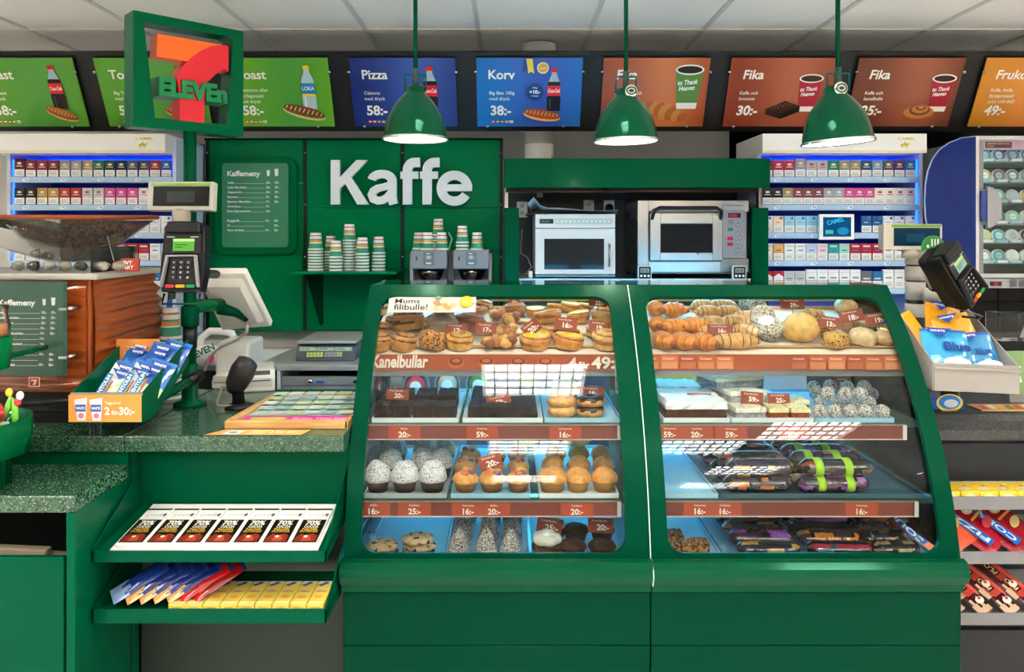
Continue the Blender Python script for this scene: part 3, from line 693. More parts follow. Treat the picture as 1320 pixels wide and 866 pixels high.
# twin grinder / brewer unit
GYY = 4.1
t = thing('coffee_grinder', 'twin-hopper coffee grinder with grey heads below the cup stacks', 'coffee grinder', (PX(581, GYY), GYY, .9))
gx = PX(581, GYY); zb = PZ(322, GYY)-.9
MB().box(PX(529, GYY)-gx, PX(634, GYY)-gx, .12, .3, 0, PZ(327, GYY)-.9, '8c6a5c').build('housing', plastic, t, bevel=.005)
MB().box(PX(529, GYY)-gx, PX(533, GYY)-gx, -.02, .12, 0, PZ(327, GYY)-.9, 'a09088').box(PX(578, GYY)-gx, PX(585, GYY)-gx, .02, .12, 0, PZ(327, GYY)-.9, '5c4640').box(PX(630, GYY)-gx, PX(634, GYY)-gx, -.02, .12, 0, PZ(327, GYY)-.9, 'a09088').build('upright', plastic, t)
for a, b in ((531, 577), (585, 631)):
    A, B = PX(a, GYY)-gx, PX(b, GYY)-gx; c = (A+B)/2; za, zc = PZ(346, GYY)-.9, zb
    h = MB().box(A, B, -.06, .2, za, zc, '8a8c92').build('grinder_head', satin, t, bevel=.008)
    q = Print(); q.rrect(-.028, .018, .03, .09, .008, '74767c'); q.ell(0, .06, .017, .012, '9c9ea4'); q.ell(0, .062, .006, .006, 'd0d0d0', 10); q.rect(-.014, .026, .014, .034, 'e0e0e0'); q.rect(-.012, .078, .006, .083, 'd8d8d8'); q.rect(-.067, .045, -.058, .064, '3c3c3e'); q.rect(-.064, .048, -.061, .054, 'd04020')
    q.build('control_print', printed, h, (c, -.0605, za))
    MB().lathe([(.032, -.1), (.036, -.085), (.062, -.045), (.076, 0)], 24, '4a3c34', (c, .03, za), fn=lambda a_, z: 1).build('hopper_cone', chrome, t)
    for k in range(4): MB().box(c-.008, c+.008, -.042+.011*k, -.036+.011*k, za-.018-.018*k, za-.011-.018*k, 'e8e4dc').build('chute_step', plastic, t)
for px, yt, wh in ((539.7, 298, 'at left end on coffee grinder'), (551, 301, 'second from left on coffee grinder'), (565, 282, 'rear tallest on coffee grinder'), (569.5, 298, 'before the tallest on coffee grinder'),
                   (596, 291, 'taller one on the right grinder head'), (615, 301.5, 'at right end on coffee grinder')):
    Y = 4.24 if 'rear' in wh or 'left end' in wh else 4.12
    cup_stack(px, yt, 300+(1.5-(.9+zb))*1000/Y, Y, .0325, wh)
MB().tube([(PX(578, 4.2), 4.22, PZ(322, 4.2)), (PX(582, 4.2), 4.24, PZ(308, 4.2)), (PX(577, 4.2), 4.28, PZ(300, 4.2))], .004, 6, 'd8d4cc').build('grinder_cable', plastic, label='pale cable arching between the two grinder heads', cat='cable')

# ================================================================ steel back counter
BY = 3.53
t = thing('back_counter', 'stainless steel back counter with drawers behind the till', 'counter', (0, 0, 0))
MB().box(-2.6, 1.45, BY, 4.1, .872, .9, STEEL).build('worktop', lightsteel, t, bevel=.004)
MB().box(-2.0, PX(648, 4.1), 4.08, 4.1, .9, .932, 'a8a4a0').build('upstand', lightsteel, t)
MB().box(-2.0, 1.45, 4.1, 4.4, .9, .94, '8c8a88').build('rear_ledge', lightsteel, t)
MB().box(-2.6, 1.45, BY+.45, 4.1, .02, .872, '3a3c40').build('carcass', satin, t)
def cabinet_front(pa, pb, col):
    MB().box(PX(pa, BY)+.001, PX(pb, BY)-.001, BY+.03, BY+.45, .02, .80, col).build('cabinet_body', satin, t, bevel=.002)
cabinet_front(360, 520, '5c5e60')
MB().box(PX(357, BY), PX(361, BY), BY, BY+.45, .02, .872, 'c8c6c2').box(PX(290, BY), PX(297, BY), BY, BY+.45, .02, .872, 'c8c6c2').build('side_panel', satin, t)
for za, zc in ((PZ(497, BY), PZ(486, BY)), (PZ(510, BY), PZ(498, BY)), (.4, PZ(512, BY))):
    d_ = MB().box(PX(362, BY), PX(519, BY), BY+.005, BY+.03, za, zc, '9c9a98').build('drawer', lightsteel, t, bevel=.002)
    MB().lathe([(.011, -.016), (.013, -.004), (.007, 0)], 14, 'c0c0c0', (PX(400, BY), BY+.004, (za+zc)/2 if zc-za < .1 else zc-.03), axis='y').build('knob', chrome, d_)
q = Print(); q.rect(0, 0, .035, .01, '2c54a8'); q.rect(.17, .0, .205, .012, '101012'); q.text('ooo', .06, .002, .006, 'd0d0d0'); q.build('badge', printed, t, (PX(407, BY), BY+.0045, PZ(494, BY)))
q = Print(); q.rect(0, 0, .024, .013, '2c54a8'); q.text('ISO', .003, .003, .007, 'ffffff'); q.build('badge', printed, t, (PX(348, BY), BY-.001, PZ(474, BY)))
# dark doors and posts of the back counter seen through the cases
for k, (a, b, c) in enumerate(((480, 545, '3c4146'), (545, 602, '6c747a'), (602, 668, '4a5258'), (668, 690, '8c7a32'), (690, 760, '2c343a'), (760, 850, '26303c'), (850, 925, '5c5c5a'), (925, 945, '22282e'), (945, 960, 'a08a38'), (960, 985, '282e36'), (985, 1042, 'a6a8ac'), (1042, 1120, '2c3238'), (1120, 1180, '525a60'))):
    MB().box(PX(a, BY)+.002, PX(b, BY)-.002, BY+.012, BY+.03, .05, .868, c).build('cupboard_door', satin, t, bevel=.002)
MB().box(PX(843, BY), PX(920, BY), BY-.006, BY+.012, PZ(494, BY), PZ(483, BY), 'b09a3c').build('yellow_rail', satin, t)
for k, (px, py, c) in enumerate(((537, 496, 'd03a50'), (577, 494, 'c8b098'), (617, 494, '4a8a4c'))):
    u = thing('cup_dispenser', ['round grey cup dispenser with a red cup, left of three', 'round grey cup dispenser with a beige cup, middle of three', 'round grey cup dispenser with a green cup, right of three'][k], 'cup dispenser', (PX(px, 3.45), 3.45, PZ(py, 3.45)), group='cup dispensers under the steel worktop')
    MB().lathe([(.062, .0), (.062, -.012), (.05, -.016), (.046, .06)], 28, '6c7478', axis='y', capt=False, capb=False).build('ring', plastic, u)
    MB().lathe([(.042, .0), (.042, -.02), (.026, -.045)], 24, [c, c], axis='y').build('cup', paper, u)
    MB().lathe([(.026, -.046), (.022, -.047)], 20, 'e8e4dc', axis='y').build('cup_base', paper, u)
# paper sheet, scale
MB().prism([(PX(288, 3.75), 3.62), (PX(350, 3.75), 3.58), (PX(362, 3.8), 4.0), (PX(305, 3.9), 3.98)], 'z', .9005, .902, 'f4f4f2').build('paper_sheet', paper, label='white paper sheet lying on the steel back counter', cat='paper')
Y = 3.62; t = thing('counter_scale', 'grey shop scale with green displays on the steel back counter', 'scale', (PX(421, Y), Y, .9))
cx = PX(421, Y); z2, z1_, = PZ(440, Y)-.9, PZ(463, Y)-.9
MB().prism([(0, .0), (0, .016), (.03, .074), (.34, .074), (.34, 0)], 'x', PX(381, Y)-cx, PX(457, Y)-cx, '5a5c62').build('body', plastic, t, bevel=.004)
MB().box(PX(384, Y)-cx, PX(460, Y)-cx, -.01, .34, .084, .097, 'c8c6c2').build('weighing_plate', lightsteel, t, bevel=.004)
for px_ in (392, 450): MB().cyl((PX(px_, Y)-cx, .18, .07), (PX(px_, Y)-cx, .18, .086), .012, '444444').build('plate_support', plastic, t)
q = Print(); 
q.rect(0, .055, .25, .085, 'a8b0a0')
for k in range(3): q.rect(.008+k*.082, .059, .078+k*.082, .081, 'c8d4a8'); q.text('0.000', .015+k*.082, .064, .012, '50604c', .01)
for k in range(5):
    for j in range(2): q.rect(.04+k*.016, .012+j*.017, .053+k*.016, .026+j*.017, 'c4d870')
for k in range(6):
    for j in range(2): q.rect(.125+k*.014, .012+j*.017, .137+k*.014, .026+j*.017, 'a0a4a4' if k < 4 else 'b8c880')
q.build('keypad_print', printed, t, (PX(384, Y)-cx, -.003, .012), (R(-28), 0, 0), scale=(1, 1, .7))

# ================================================================ oven housing
OY = 3.9
t = thing('oven_cabinet', 'green-framed oven alcove with a wide green header', 'cabinet', (0, OY, 0))
h0, h1 = PZ(242, 3.8), PZ(204, 3.8)
MB().box(PX(650, 3.8), PX(993, 3.8), -.1, -.08, h0, h1, '004c2c').build('header', paint, t, bevel=.003)
MB().box(PX(652, 3.8), PX(991, 3.8), -.08, .5, h0+.03, h0+.05, '5c5450').build('canopy', steel, t)
MB().box(PX(652, 3.9), PX(980, 3.9), .02, .06, h0-.015, h0+.02, '3c3634').build('canopy_rail', steel, t)
for a, b in ((650, 669), (968, 989)):
    MB().box(PX(a, 3.95), PX(b, 3.95), .03, .07, .95, PZ(268, 3.95), '00482c').build('post', paint, t, bevel=.002)
MB().box(PX(651, 3.95), PX(655, 3.95), .1, .14, PZ(268, 3.95), h0+.03, 'c4c0bc').build('bare_upright', steel, t)
MB().box(PX(982, 3.95), PX(986, 3.95), .1, .14, PZ(268, 3.95), h0+.03, '888480').build('bare_upright', steel, t)
MB().box(PX(652, 4.4), PX(985, 4.4), .5, .52, .95, h0+.05, '34302f').build('back_sheet', satin, t)
MB().box(PX(669, 3.9), PX(968, 3.9), 0, .5, PZ(364, 3.9), PZ(359, 3.9), 'c8c4c0').build('oven_shelf', steel, t, bevel=.002)
MB().box(PX(669, 3.9), PX(968, 3.9), .01, .5, 1.0, PZ(364.5, 3.9), '1c1a1a').build('lower_panel', satin, t)
SZ = PZ(359, 3.9)
for px_, w_ in ((673, .03), (759, .03), (785, .03)):
    u = thing('wall_socket', ['white double wall socket at the alcove left end','white double wall socket above the microwave','single dark round socket right of the microwave top'][[673,759,785].index(px_)], 'socket', (PX(px_, 4.39), 4.395, PZ(268 if px_ != 673 else 270, 4.39)))
    MB().box(-w_, w_, -.012, .02, -.045, .045, 'd8d4d0').build('plate', plastic, u, bevel=.003)
    if px_ == 785: MB().lathe([(.024, -.016), (.02, -.013)], 16, '222222', axis='y').build('outlet', plastic, u)
    else:
        q = Print()
        for zz in (.02, -.02): q.ell(0, zz, .014, .014, 'b4b0ac', 14); q.rect(-.006, zz-.003, -.003, zz+.003, '303030'); q.rect(.003, zz-.003, .006, zz+.003, '303030')
        q.build('outlet', printed, u, (0, -.0125, 0))
# microwave
Y = 3.93; x0 = PX(690, Y); W = PX(793, Y)-x0; H = PZ(276, Y)-SZ-.018
t = thing('microwave', 'white commercial microwave oven with black window', 'microwave', (x0, Y, SZ))
MB().box(0, W, .015, .42, .018, H+.018, 'd4d2ce').build('body', satin, t, bevel=.004)
MB().box(0, W, -.005, .014, H-.052, H+.018, 'dcdad6').build('control_panel', satin, t, bevel=.003)
q = Print(); q.rect(.022, .018, .092, .042, '2c2c2e'); q.text('88:88', .03, .023, .013, '606a60', .02); q.rrect(.098, .014, .392, .046, .004, 'c6cec8')
for k in range(13):
    q.rrect(.104+k*.0215, .02, .121+k*.0215, .038, .003, '98a8a0' if k < 12 else 'd89088'); q.rrect(.1055+k*.0215, .0215, .1195+k*.0215, .0365, .003, 'dfe4e0')
q.build('button_print', printed, t, (0, -.0055, H-.048))
dr = MB().box(0, W, -.005, .014, .02, H-.055, 'd6d4d0').build('door', satin, t, bevel=.003)
q = Print(); q.rect(.045, .045, .348, .2, '1c1e20'); q.rect(.047, .047, .346, .198, '26282a'); q.build('window_pane', mat('dark_glass', .1, spec=.2), dr, (0, -.0055, 0))
MB().tube([(.372, -.005, .06), (.372, -.03, .064), (.372, -.03, .17), (.372, -.005, .174)], .006, 8, 'b8b6b4').build('handle', chrome, dr)
for x in (.02, W-.03):
    MB().box(x, x+.02, .03, .08, 0, .018, '303030').build('foot', plastic, t); MB().box(x, x+.02, .35, .39, 0, .018, '303030').build('foot', plastic, t)
MB().box(.0, W, -.004, .01, .008, .016, '8c8a86').build('bottom_rail', steel, t)
m = MB(); nx, ny = 14, 6; vs = []; fs = []
for j in range(ny+1):
    for i in range(nx+1):
        u, v = i/nx, j/ny; vs.append((.0+.46*u-.03*(1-v), .0+.26*v, .004+.016*(1-v)**2*(1+.5*sin(u*6))+.06*math.exp(-((u-.06)/.07)**2)*(.3+.7*(1-v))))
for j in range(ny):
    for i in range(nx): a = j*(nx+1)+i; fs.append((a, a+1, a+nx+2, a+nx+1))
m.add(vs, fs, 'efede9', True)
m.build('curled_paper', paper, loc=(x0-.01, Y+.01, SZ+H+.024), label='curled white paper sheet lying on the microwave', cat='paper')
MB().box(-.045, W+.02, .03, .4, 0, .004, '1c1a1a').build('black_tray', satin, loc=(x0, Y, SZ+H+.0185), label='thin black tray on top of the microwave', cat='tray')
# high speed oven
Y = 3.93; x0 = PX(822, Y); W = PX(965, Y)-x0; H = PZ(258, Y)-SZ-.02
t = thing('toaster_oven', 'stainless steel counter oven with black door handle and red display', 'oven', (x0, Y, SZ))
MB().box(0, W, .02, .45, .02, H+.02, '8e8884').build('body', steel, t, bevel=.006)
MB().box(.0, .055, 0, .02, .03, H+.02, 'b0aca8').box(.055, W, 0, .02, H-.04, H+.02, 'a8a29c').box(.055, .42, 0, .02, .03, .085, 'c4c0bc').box(.42, W, 0, .02, .03, .1, '9a9692').build('front_frame', steel, t, bevel=.003)
dr = MB().box(.06, .112, -.02, .018, .09, H-.045, 'b8b4b0').box(.375, .425, -.02, .018, .09, H-.045, 'b8b4b0').box(.112, .375, -.02, .018, .09, .13, 'c4c0bc').box(.112, .375, -.02, .018, H-.1, H-.045, 'b8b4b0').build('door', steel, t, bevel=.003)
MB().box(.112, .375, -.012, .0, .13, H-.1, '1c1c1e').build('window_pane', MATS['dark_glass'], dr)
MB().tube([(.07, -.015, H-.075), (.075, -.05, H-.035), (.1, -.055, H-.02), (.385, -.055, H-.02), (.41, -.05, H-.035), (.415, -.015, H-.075)], .009, 8, '1a1a1c').build('handle', plastic, dr)
cp = MB().box(.43, .545, -.006, .0, .105, H+.012, 'a4a2a2').build('control_panel', satin, t, bevel=.002)
q = Print(); q.rect(.004, .0, .112, .235, '8c8c90'); q.rect(.006, .25, .108, .27, 'a8a8ac'); q.text('Powertoast', .012, .255, .011, '38383a', .01, w=.09)
q.rect(.026, .196, .09, .22, '4a1420'); q.text('0:00', .034, .2, .016, 'e02850', .02)
q.rect(.024, .13, .05, .145, '1c6a44'); q.rect(.022, .083, .05, .1, 'b81c3c'); q.rect(.022, .055, .05, .07, 'b81c3c')
for k in range(8): q.ell(.078+(.012 if k % 2 else 0)-.006, .03+k*.0215, .009, .009, '303034', 12); q.ell(.078+(.012 if k % 2 else 0)-.006, .03+k*.0215, .0068, .0068, 'a8a8aa', 12)
for k in range(3): q.rect(.026, .165+.008*k, .05, .168+.008*k, '505054'); 
q.build('keypad_print', printed, cp, (.43, -.0065, .11))
m = MB()
for k in range(9): m.box(-.002, .001, .05+k*.04, .075+k*.04, .3, .345, '2c2a28')
m.build('side_vents', matte, t, kind='stuff')
for x in (.03, W-.05):
    MB().box(x, x+.03, .05, .1, 0, .02, '222222').build('foot', plastic, t); MB().box(x, x+.03, .36, .4, 0, .02, '222222').build('foot', plastic, t)
for k, px_ in enumerate((831, 953)):
    u = thing('kitchen_timer', ['small black digital timer at the oven left foot', 'small black digital timer at the oven right foot'][k], 'timer', (PX(px_, 3.88), 3.885, SZ-.003), group='timers on the oven')
    MB().prism(rr2(-.034, 0, .034, .068, .008), 'y', -.01, .015, 'dcdcdc').build('case', plastic, u, bevel=.002)
    q = Print(); q.rrect(-.03, .004, .03, .064, .006, '18181a'); q.rect(-.022, .034, .022, .056, '8a9088'); q.text('00 00', -.018, .039, .011, '1c1c1c', .02)
    for b_ in (-.018, 0, .018): q.ell(b_, .018, .006, .006, 'e8e8e8', 12)
    q.build('face_print', printed, u, (0, -.0105, 0))
m = MB(); m.tube([(PX(673, 4.3), 4.3, SZ+.25), (PX(671, 4.2), 4.2, SZ+.12), (PX(680, 4.1), 4.12, SZ+.1), (PX(685, 4.05), 4.05, SZ+.05), (PX(676, 4.0), 4.02, SZ+.01), (PX(686, 4.0), 4.03, SZ+.012)], .004, 6, '9a9692')
m.build('power_cable', plastic, label='grey power cable looping down left of the microwave', cat='cable')
MB().box(-.01, .01, 0, .03, 0, .035, 'e6e2de').build('power_adapter', plastic, loc=(PX(684, 3.97), 3.97, SZ), bevel=.003, label='small white adapter standing left of the microwave', cat='adapter')

# ================================================================ pendant lamps
def pendant(px, py, Y, W, lab, tilt=0, face=0):
    z = PZ(py, Y); r = W*Y/2000; t = thing('pendant_lamp', lab, 'pendant lamp', (PX(px, Y), Y, z), group='green enamel pendant lamps')
    pv = thing('shade_mount', '', '', (0, 0, 0)); 
    for k_ in ('label', 'category'): 
        if k_ in pv: del pv[k_]
    bpy.data.objects.remove(pv)
    prof = [(r, 0), (r*.985, r*.1), (r*.93, r*.42), (r*.84, r*.72), (r*.7, r*.98), (r*.52, r*1.22), (r*.34, r*1.4), (r*.3, r*1.46), (r*.3, r*1.6), (r*.22, r*1.66)]
    sh = MB().lathe(prof, 40, '00422a', capb=False).build('shade', mat('green_enamel', .08, spec=.35, stint='8ce8c0'), t, rot=(0, tilt, 0))
    MB().lathe([(a*.97, b-.001) for a, b in prof[:7]], 40, 'f6f2e6', capb=False).build('inner_reflector', mat('white_enamel', .35), sh)
    MB().lathe([(r*1.0, -.002), (r*1.03, -.004), (r*1.03, .004), (r*1.0, .006)], 40, 'dfe4de', capb=False, capt=False).build('rim', chrome, sh)
    MB().blob((0, 0, r*.62), (r*.3, r*.3, r*.4), 'ffffff', 16, 10).build('bulb', bulb_light, sh)
    br = []
    for s_ in (-1, 1): br += [(s_*r*.3, 0, r*1.5), (s_*r*.3, 0, r*2.02)]
    MB().tube([(-r*.32, 0, r*1.5), (-r*.32, 0, r*2.02), (r*.32, 0, r*2.02), (r*.32, 0, r*1.5)], .004, 6, '0a5a5c' if face != 1 else '00422a').build('bracket', paint, t)
    MB().lathe([(.011, r*1.6), (.011, r*2.2)], 12, '2c4a40').build('stem', plastic, t)
    if face: MB().lathe([(.021, -.003), (.022, 0), (.021, .003)], 20, ['d8d8d4', 'd8d8d4'], (0, 0, 0), axis='y').build('maker_badge', chrome, t, (-.006 if face == 2 and px > 900 else .012, -r*.34, r*1.52))
    if face:
        q = Print(); q.ell(0, 0, .018, .015, '22382f', 20); q.ell(0, 0, .013, .010, 'b8bcb6', 20); q.ell(0, 0, .009, .006, '22382f', 20); q.build('badge_print', printed, t, (-.006 if face == 2 and px > 900 else .012, -r*.34-.005, r*1.52))
    MB().lathe([(.0075, r*2.05), (.0075, CZ-z)], 12, '00422a').build('rod', paint, t)
    MB().lathe([(.05, CZ-z-.03), (.055, CZ-z)], 20, '00422a').build('ceiling_rose', paint, t)
    la = bpy.data.lights.new('pendant_light', 'POINT'); la.energy = 1.5; la.color = (1, .93, .82); la.shadow_soft_size = .03
    lo = bpy.data.objects.new('pendant_light', la); C.objects.link(lo); lo.parent = t; lo.location = (0, 0, -.01)
pendant(535.5, 179.5, 2.7, 83, 'green enamel pendant lamp hanging left, before the dark blue pizza board', 0, 0)
pendant(807, 182, 2.72, 82, 'green enamel pendant lamp in the middle, before the croissant board', R(-1), 2)
pendant(1080, 183.5, 2.52, 88, 'green enamel pendant lamp hanging right, tilted slightly, over the white tobacco header', R(-4), 2)

# ================================================================ hanging shop sign on its green pole
S0 = Vector((-1.24, 2.56, 1.851)); SD = Vector((.705, .709, 0))
t = thing('pole_sign', 'green framed seven eleven sign on a tall green pole', 'sign', S0, (0, 0, math.atan2(.709, .705)))
A = .385; Dp = .084
# ring frame: outer square, inner tapering opening; front at local y=0
def ring(outer, inner, y0, y1, col):
    m = MB(); n = len(outer); vs = [(p[0], y0, p[1]) for p in outer]+[(p[0], y0, p[1]) for p in inner]+[(p[0], y1, p[1]) for p in outer]+[(p[0], y1, p[1]) for p in inner]
    fs = []
    for i in range(n):
        j = (i+1) % n; fs += [(i, j, n+j, n+i), (2*n+i, 3*n+i, 3*n+j, 2*n+j), (i, 2*n+i, 2*n+j, j), (n+i, n+j, 3*n+j, 3*n+i)]
    m.add(vs, fs, col); return m
out = []; inn = []
io = [(.09, .914), (.83, .926), (.885, .90), (.895, .85), (.845, .097), (.185, .092)]
oo = [(0, 1), (.8, 1), (1, 1), (1, .8), (1, 0), (0, 0)]
ring([(a*A, b*A) for a, b in oo], [(a*A, b*A) for a, b in io], 0, Dp, '005634').build('frame', paint, t, bevel=.003)
MB().prism([(a*A, b*A) for a, b in ((.217,.842),(.82,.842),(.68,.78),(.50,.636),(.205,.638))], 'y', .012, Dp-.012, 'f26a1c').build('seven_bar', plastic, t)
arc = [(.82,.842),(.86,.838),(.86,.60),(.82,.618),(.74,.56),(.66,.475),(.63,.309),(.63,.06),(.407,.06),(.405,.29),(.38,.47),(.43,.58),(.50,.66),(.60,.75),(.70,.81)]
MB().prism([(a*A, b*A) for a, b in arc], 'y', .008, Dp-.010, 'd81f30').build('seven_stem', plastic, t)
m = MB(); vs, fs = extr_text('ELEVEn', 1, 1, Dp*1.0, bold=.06)
x0 = min(v.x for v in vs); x1 = max(v.x for v in vs); zt_ = max(v.y for v in vs); zb_ = min(v.y for v in vs)
kx = .62*A/(x1-x0); kz = .17*A/(zt_-zb_); sx = 1
m.add([((v.x-x0)*kx+.215*A, -v.z*(1.0)+Dp/2-.004, (v.y-zb_)*kz+.29*A) for v in vs], fs, '007a45')
m.build('eleven_letters', plastic, t)
t2 = thing('sign_pole', 'tall green round pole rising from the counter to the sign', 'pole', (-1.11, 2.7, .9))
MB().lathe([(.0, 0), (.0215, 0), (.0215, .951)], 24, '00482c', capb=False).build('tube', paint, t2)
MB().lathe([(.055, 0), (.055, .012), (.028, .02), (.026, .14), (.0215, .145)], 24, '004a2e').build('base_flange', paint, t2)
MB().lathe([(.0235, .20), (.0235, .272)], 20, '101214').build('black_clamp', plastic, t2)
MB().lathe([(.028, .275), (.03, .28), (.03, .34), (.028, .345)], 20, '003d26').build('collar', paint, t2)

# customer display on the pole
Y = 2.68; t = thing('customer_display', 'grey customer display on a short neck beside the sign pole', 'display', (PX(241, Y), Y, PZ(273, Y)))
W = 83*Y/1000; H = 37*Y/1000
MB().box(-W/2, W/2, -.03, .01, 0, H, 'b4b0aa').build('housing', plastic, t, (0, -.03, 0), (R(-6), 0, 0), bevel=.004)
q = Print(); q.rect(-W/2+.02, .018, W/2-.012, H-.014, '16181a'); q.rect(-W/2+.012, H-.013, W/2-.01, H-.003, '7fa04a'); q.rect(-.045, .03, .05, H-.03, '34383a'); q.rect(-.01, .005, .012, .008, '8c8884')
q.build('screen_print', MATS['dark_glass'], t, (0, -.061, 0), (R(-6), 0, 0))
MB().lathe([(.028, -.07), (.03, -.02), (.03, .005)], 20, 'a89e90', (.0, 0, 0)).build('neck', plastic, t, (0, -.045, 0))

# card terminal 1
def terminal(t, scr='5a9a3c', wing='8c8c90'):
    """upright card terminal, local origin bottom centre, face towards -y, .11 wide .185 high"""
    pts = [(-.05, 0), (.05, 0), (.056, .06), (.052, .19), (.046, .2), (-.046, .2), (-.052, .19), (-.056, .06)]
    MB().prism(pts, 'y', 0, .045, '0a0a0b').build('body', plastic, t, bevel=.004)
    MB().prism([(-.04, .205), (.04, .205), (.044, .172), (-.044, .172)], 'y', -.014, .03, '0a0a0b').build('top_cap', plastic, t, bevel=.004)
    MB().prism([(-.047, .11), (.047, .11), (.045, .168), (-.045, .168)], 'y', -.006, 0, '141415').build('screen_surround', plastic, t, bevel=.002)
    q = Print(); q.rect(-.024, .118, .03, .155, scr); q.rect(-.024, .146, .03, .153, 'a8c87c'); 
    for k in range(2): q.rect(-.018, .135-.007*k, .012-.01*k, .1375-.007*k, '2c5a20')
    q.rect(-.04, .158, -.02, .160, 'c8c8c8'); q.rect(.02, .158, .04, .160, 'c8c8c8'); q.build('screen', emit_attr('terminal_screen', .7) if 'terminal_screen' not in MATS and not MATS.setdefault('terminal_screen', 0) else printed, t, (0, -.0065, 0))
    # privacy shield arms and keypad
    for s_ in (-1, 1): MB().prism([(s_*.044, .012), (s_*.049, .014), (s_*.038, .105), (s_*.032, .105)], 'y', -.016, -.002, wing).build('shield_wing', plastic, t, bevel=.001)
    MB().box(-.038, .038, -.016, -.002, .101, .106, wing).build('shield_bridge', plastic, t, bevel=.001)
    MB().prism([(-.034, .026), (.034, .026), (.03, .1), (-.03, .1)], 'y', -.003, 0, '1e1e20').build('keypad_plate', plastic, t)
    for r_ in range(4):
        for c_ in range(3):
            k_ = MB().prism(rr2(-.006, -.004, .006, .004, .002), 'y', -.006, 0, '38383b').build('key', plastic, t, (-.018+c_*.018, -.003, .085-r_*.0145))
            q = Print(); q.text('123456789*0#'[r_*3+c_], 0, -.0028, .0055, 'e8e8e8', .02, align='c'); q.build('digit', printed, k_, (0, -.0062, 0))
    for c_, col in ((-.026, 'c02a2c'), (0, 'dca020'), (.026, '1c8a4c')):
        k_ = MB().prism(rr2(-.011, -.0045, .011, .0045, .003), 'y', -.007, 0, col).build('key', plastic, t, (c_, -.002, .016))
Y = 2.45; t = thing('card_terminal', 'black card terminal with green screen mounted before the sign pole', 'card terminal', (PX(233, Y), Y, PZ(376, Y)), (R(-8), 0, 0), group='card terminals')
t.scale = (1.26, 1.15, 1.09)
terminal(t)
MB().tube([(-.03, .02, -.02), (-.03, .02, .005)], .01, 8, '0a3020').build('clamp_stub', plastic, t)
MB().tube([(-.045, .01, -.005), (-.045, .0, -.035), (.045, .0, -.035), (.045, .01, -.005)], .003, 6, '2c4a44').build('wire_guard', chrome, t)
MB().cyl((.012, .04, .06), (.012, .21, .07), .014, '083a24').build('mounting_arm', plastic, t)

# till monitor seen from behind
P4 = [PP(252, 352, 2.80), PP(316, 352, 2.80), PP(350, 421, 2.98), PP(286, 426, 3.0)]
t = thing('till_monitor', 'white flat till monitor seen from behind, tilted, on a green arm', 'monitor', P4[0])
nv = (P4[1]-P4[0]).cross(P4[3]-P4[0]).normalized()
if nv.y > 0: nv = -nv
o4 = [p-P4[0] for p in P4]; cen = sum(o4, Vector())/4
m = MB(); f_ = [p for p in o4]; b_ = [p-nv*.03 for p in o4]
m.add(f_+b_, [(0,1,2,3), (7,6,5,4), (0,4,5,1), (1,5,6,2), (2,6,7,3), (3,7,4,0)], 'e2dfda'); m.build('casing', plastic, t, bevel=.006)
i4 = [cen+(p-cen)*.82 for p in o4]; j4 = [cen+(p-cen)*.66+nv*.022 for p in o4]
m = MB(); m.add(i4+j4, [(4,5,6,7), (0,1,5,4), (1,2,6,5), (2,3,7,6), (3,0,4,7)], 'cfccc6'); m.build('rear_hump', plastic, t, bevel=.002)
i4 = [cen+(p-cen)*.97-nv*.031 for p in o4]
m = MB(); m.add(i4, [(0,3,2,1)], '1a1c20'); m.build('screen', MATS['dark_glass'], t)
a_ = PP(246, 395, 2.7); b_ = PP(285, 392, 2.86)
MB().tube([a_-P4[0], (a_+b_)/2-P4[0], b_-P4[0]], [.026, .024, .022], 10, '00552f').build('support_arm', paint, t)
MB().tube([PP(282, 397, 2.86)-P4[0], PP(305, 402, 2.9)-P4[0], PP(318, 412, 2.93)-P4[0]], [.024, .02, .012], 8, '003d24').build('tilt_bracket', paint, t)
MB().tube([PP(319, 420, 2.93), PP(318, 428, 2.95), PP(306, 438, 3.0), PP(285, 447, 3.05), PP(270, 460, 3.1), PP(263, 478, 3.1)], .006, 8, 'c4bcb0').build('monitor_cable', plastic, label='beige cable curving down from the till monitor', cat='cable')

# carrier bags behind the pole
t = thing('carrier_bag', 'white carrier bag with handle hole and red green lettering behind the pole', 'bag', (PX(285, 3.55), 3.55, .9))
m = MB(); m.tube([(-.1, 0, .0), (-.1, 0, .06), (-.09, 0, .12), (-.05, 0, .15), (.0, 0, .148), (.05, 0, .14), (.07, 0, .08), (.07, 0, .0)], .018, 8, 'f2f2f0'); m.build('handle_loop', foil, t)
m = MB().blob((-.02, -.05, .045), (.13, .05, .05), 'f4f2f0', 18, 10, .35, 4, seed=3, flat=.9); m.build('crumpled_body', foil, t)
q = Print(); q.text('SEVEN', 0, 0, .03, '2c7a58', .03, rot=.45); q.poly([(-.02,-.03),(.02,-.035),(.0,.0),(-.02,.0)], 'd8344c'); q.poly([(.05,-.02),(.09,-.01),(.1,.02),(.07,.01)], 'd8344c'); q.build('lettering', printed, t, (-.09, -.105, .035))
m = MB().blob((.06, -.02, .08), (.06, .03, .03), 'f0a888', 14, 8, .3, 4, seed=5); m.build('orange_flap', foil, t)

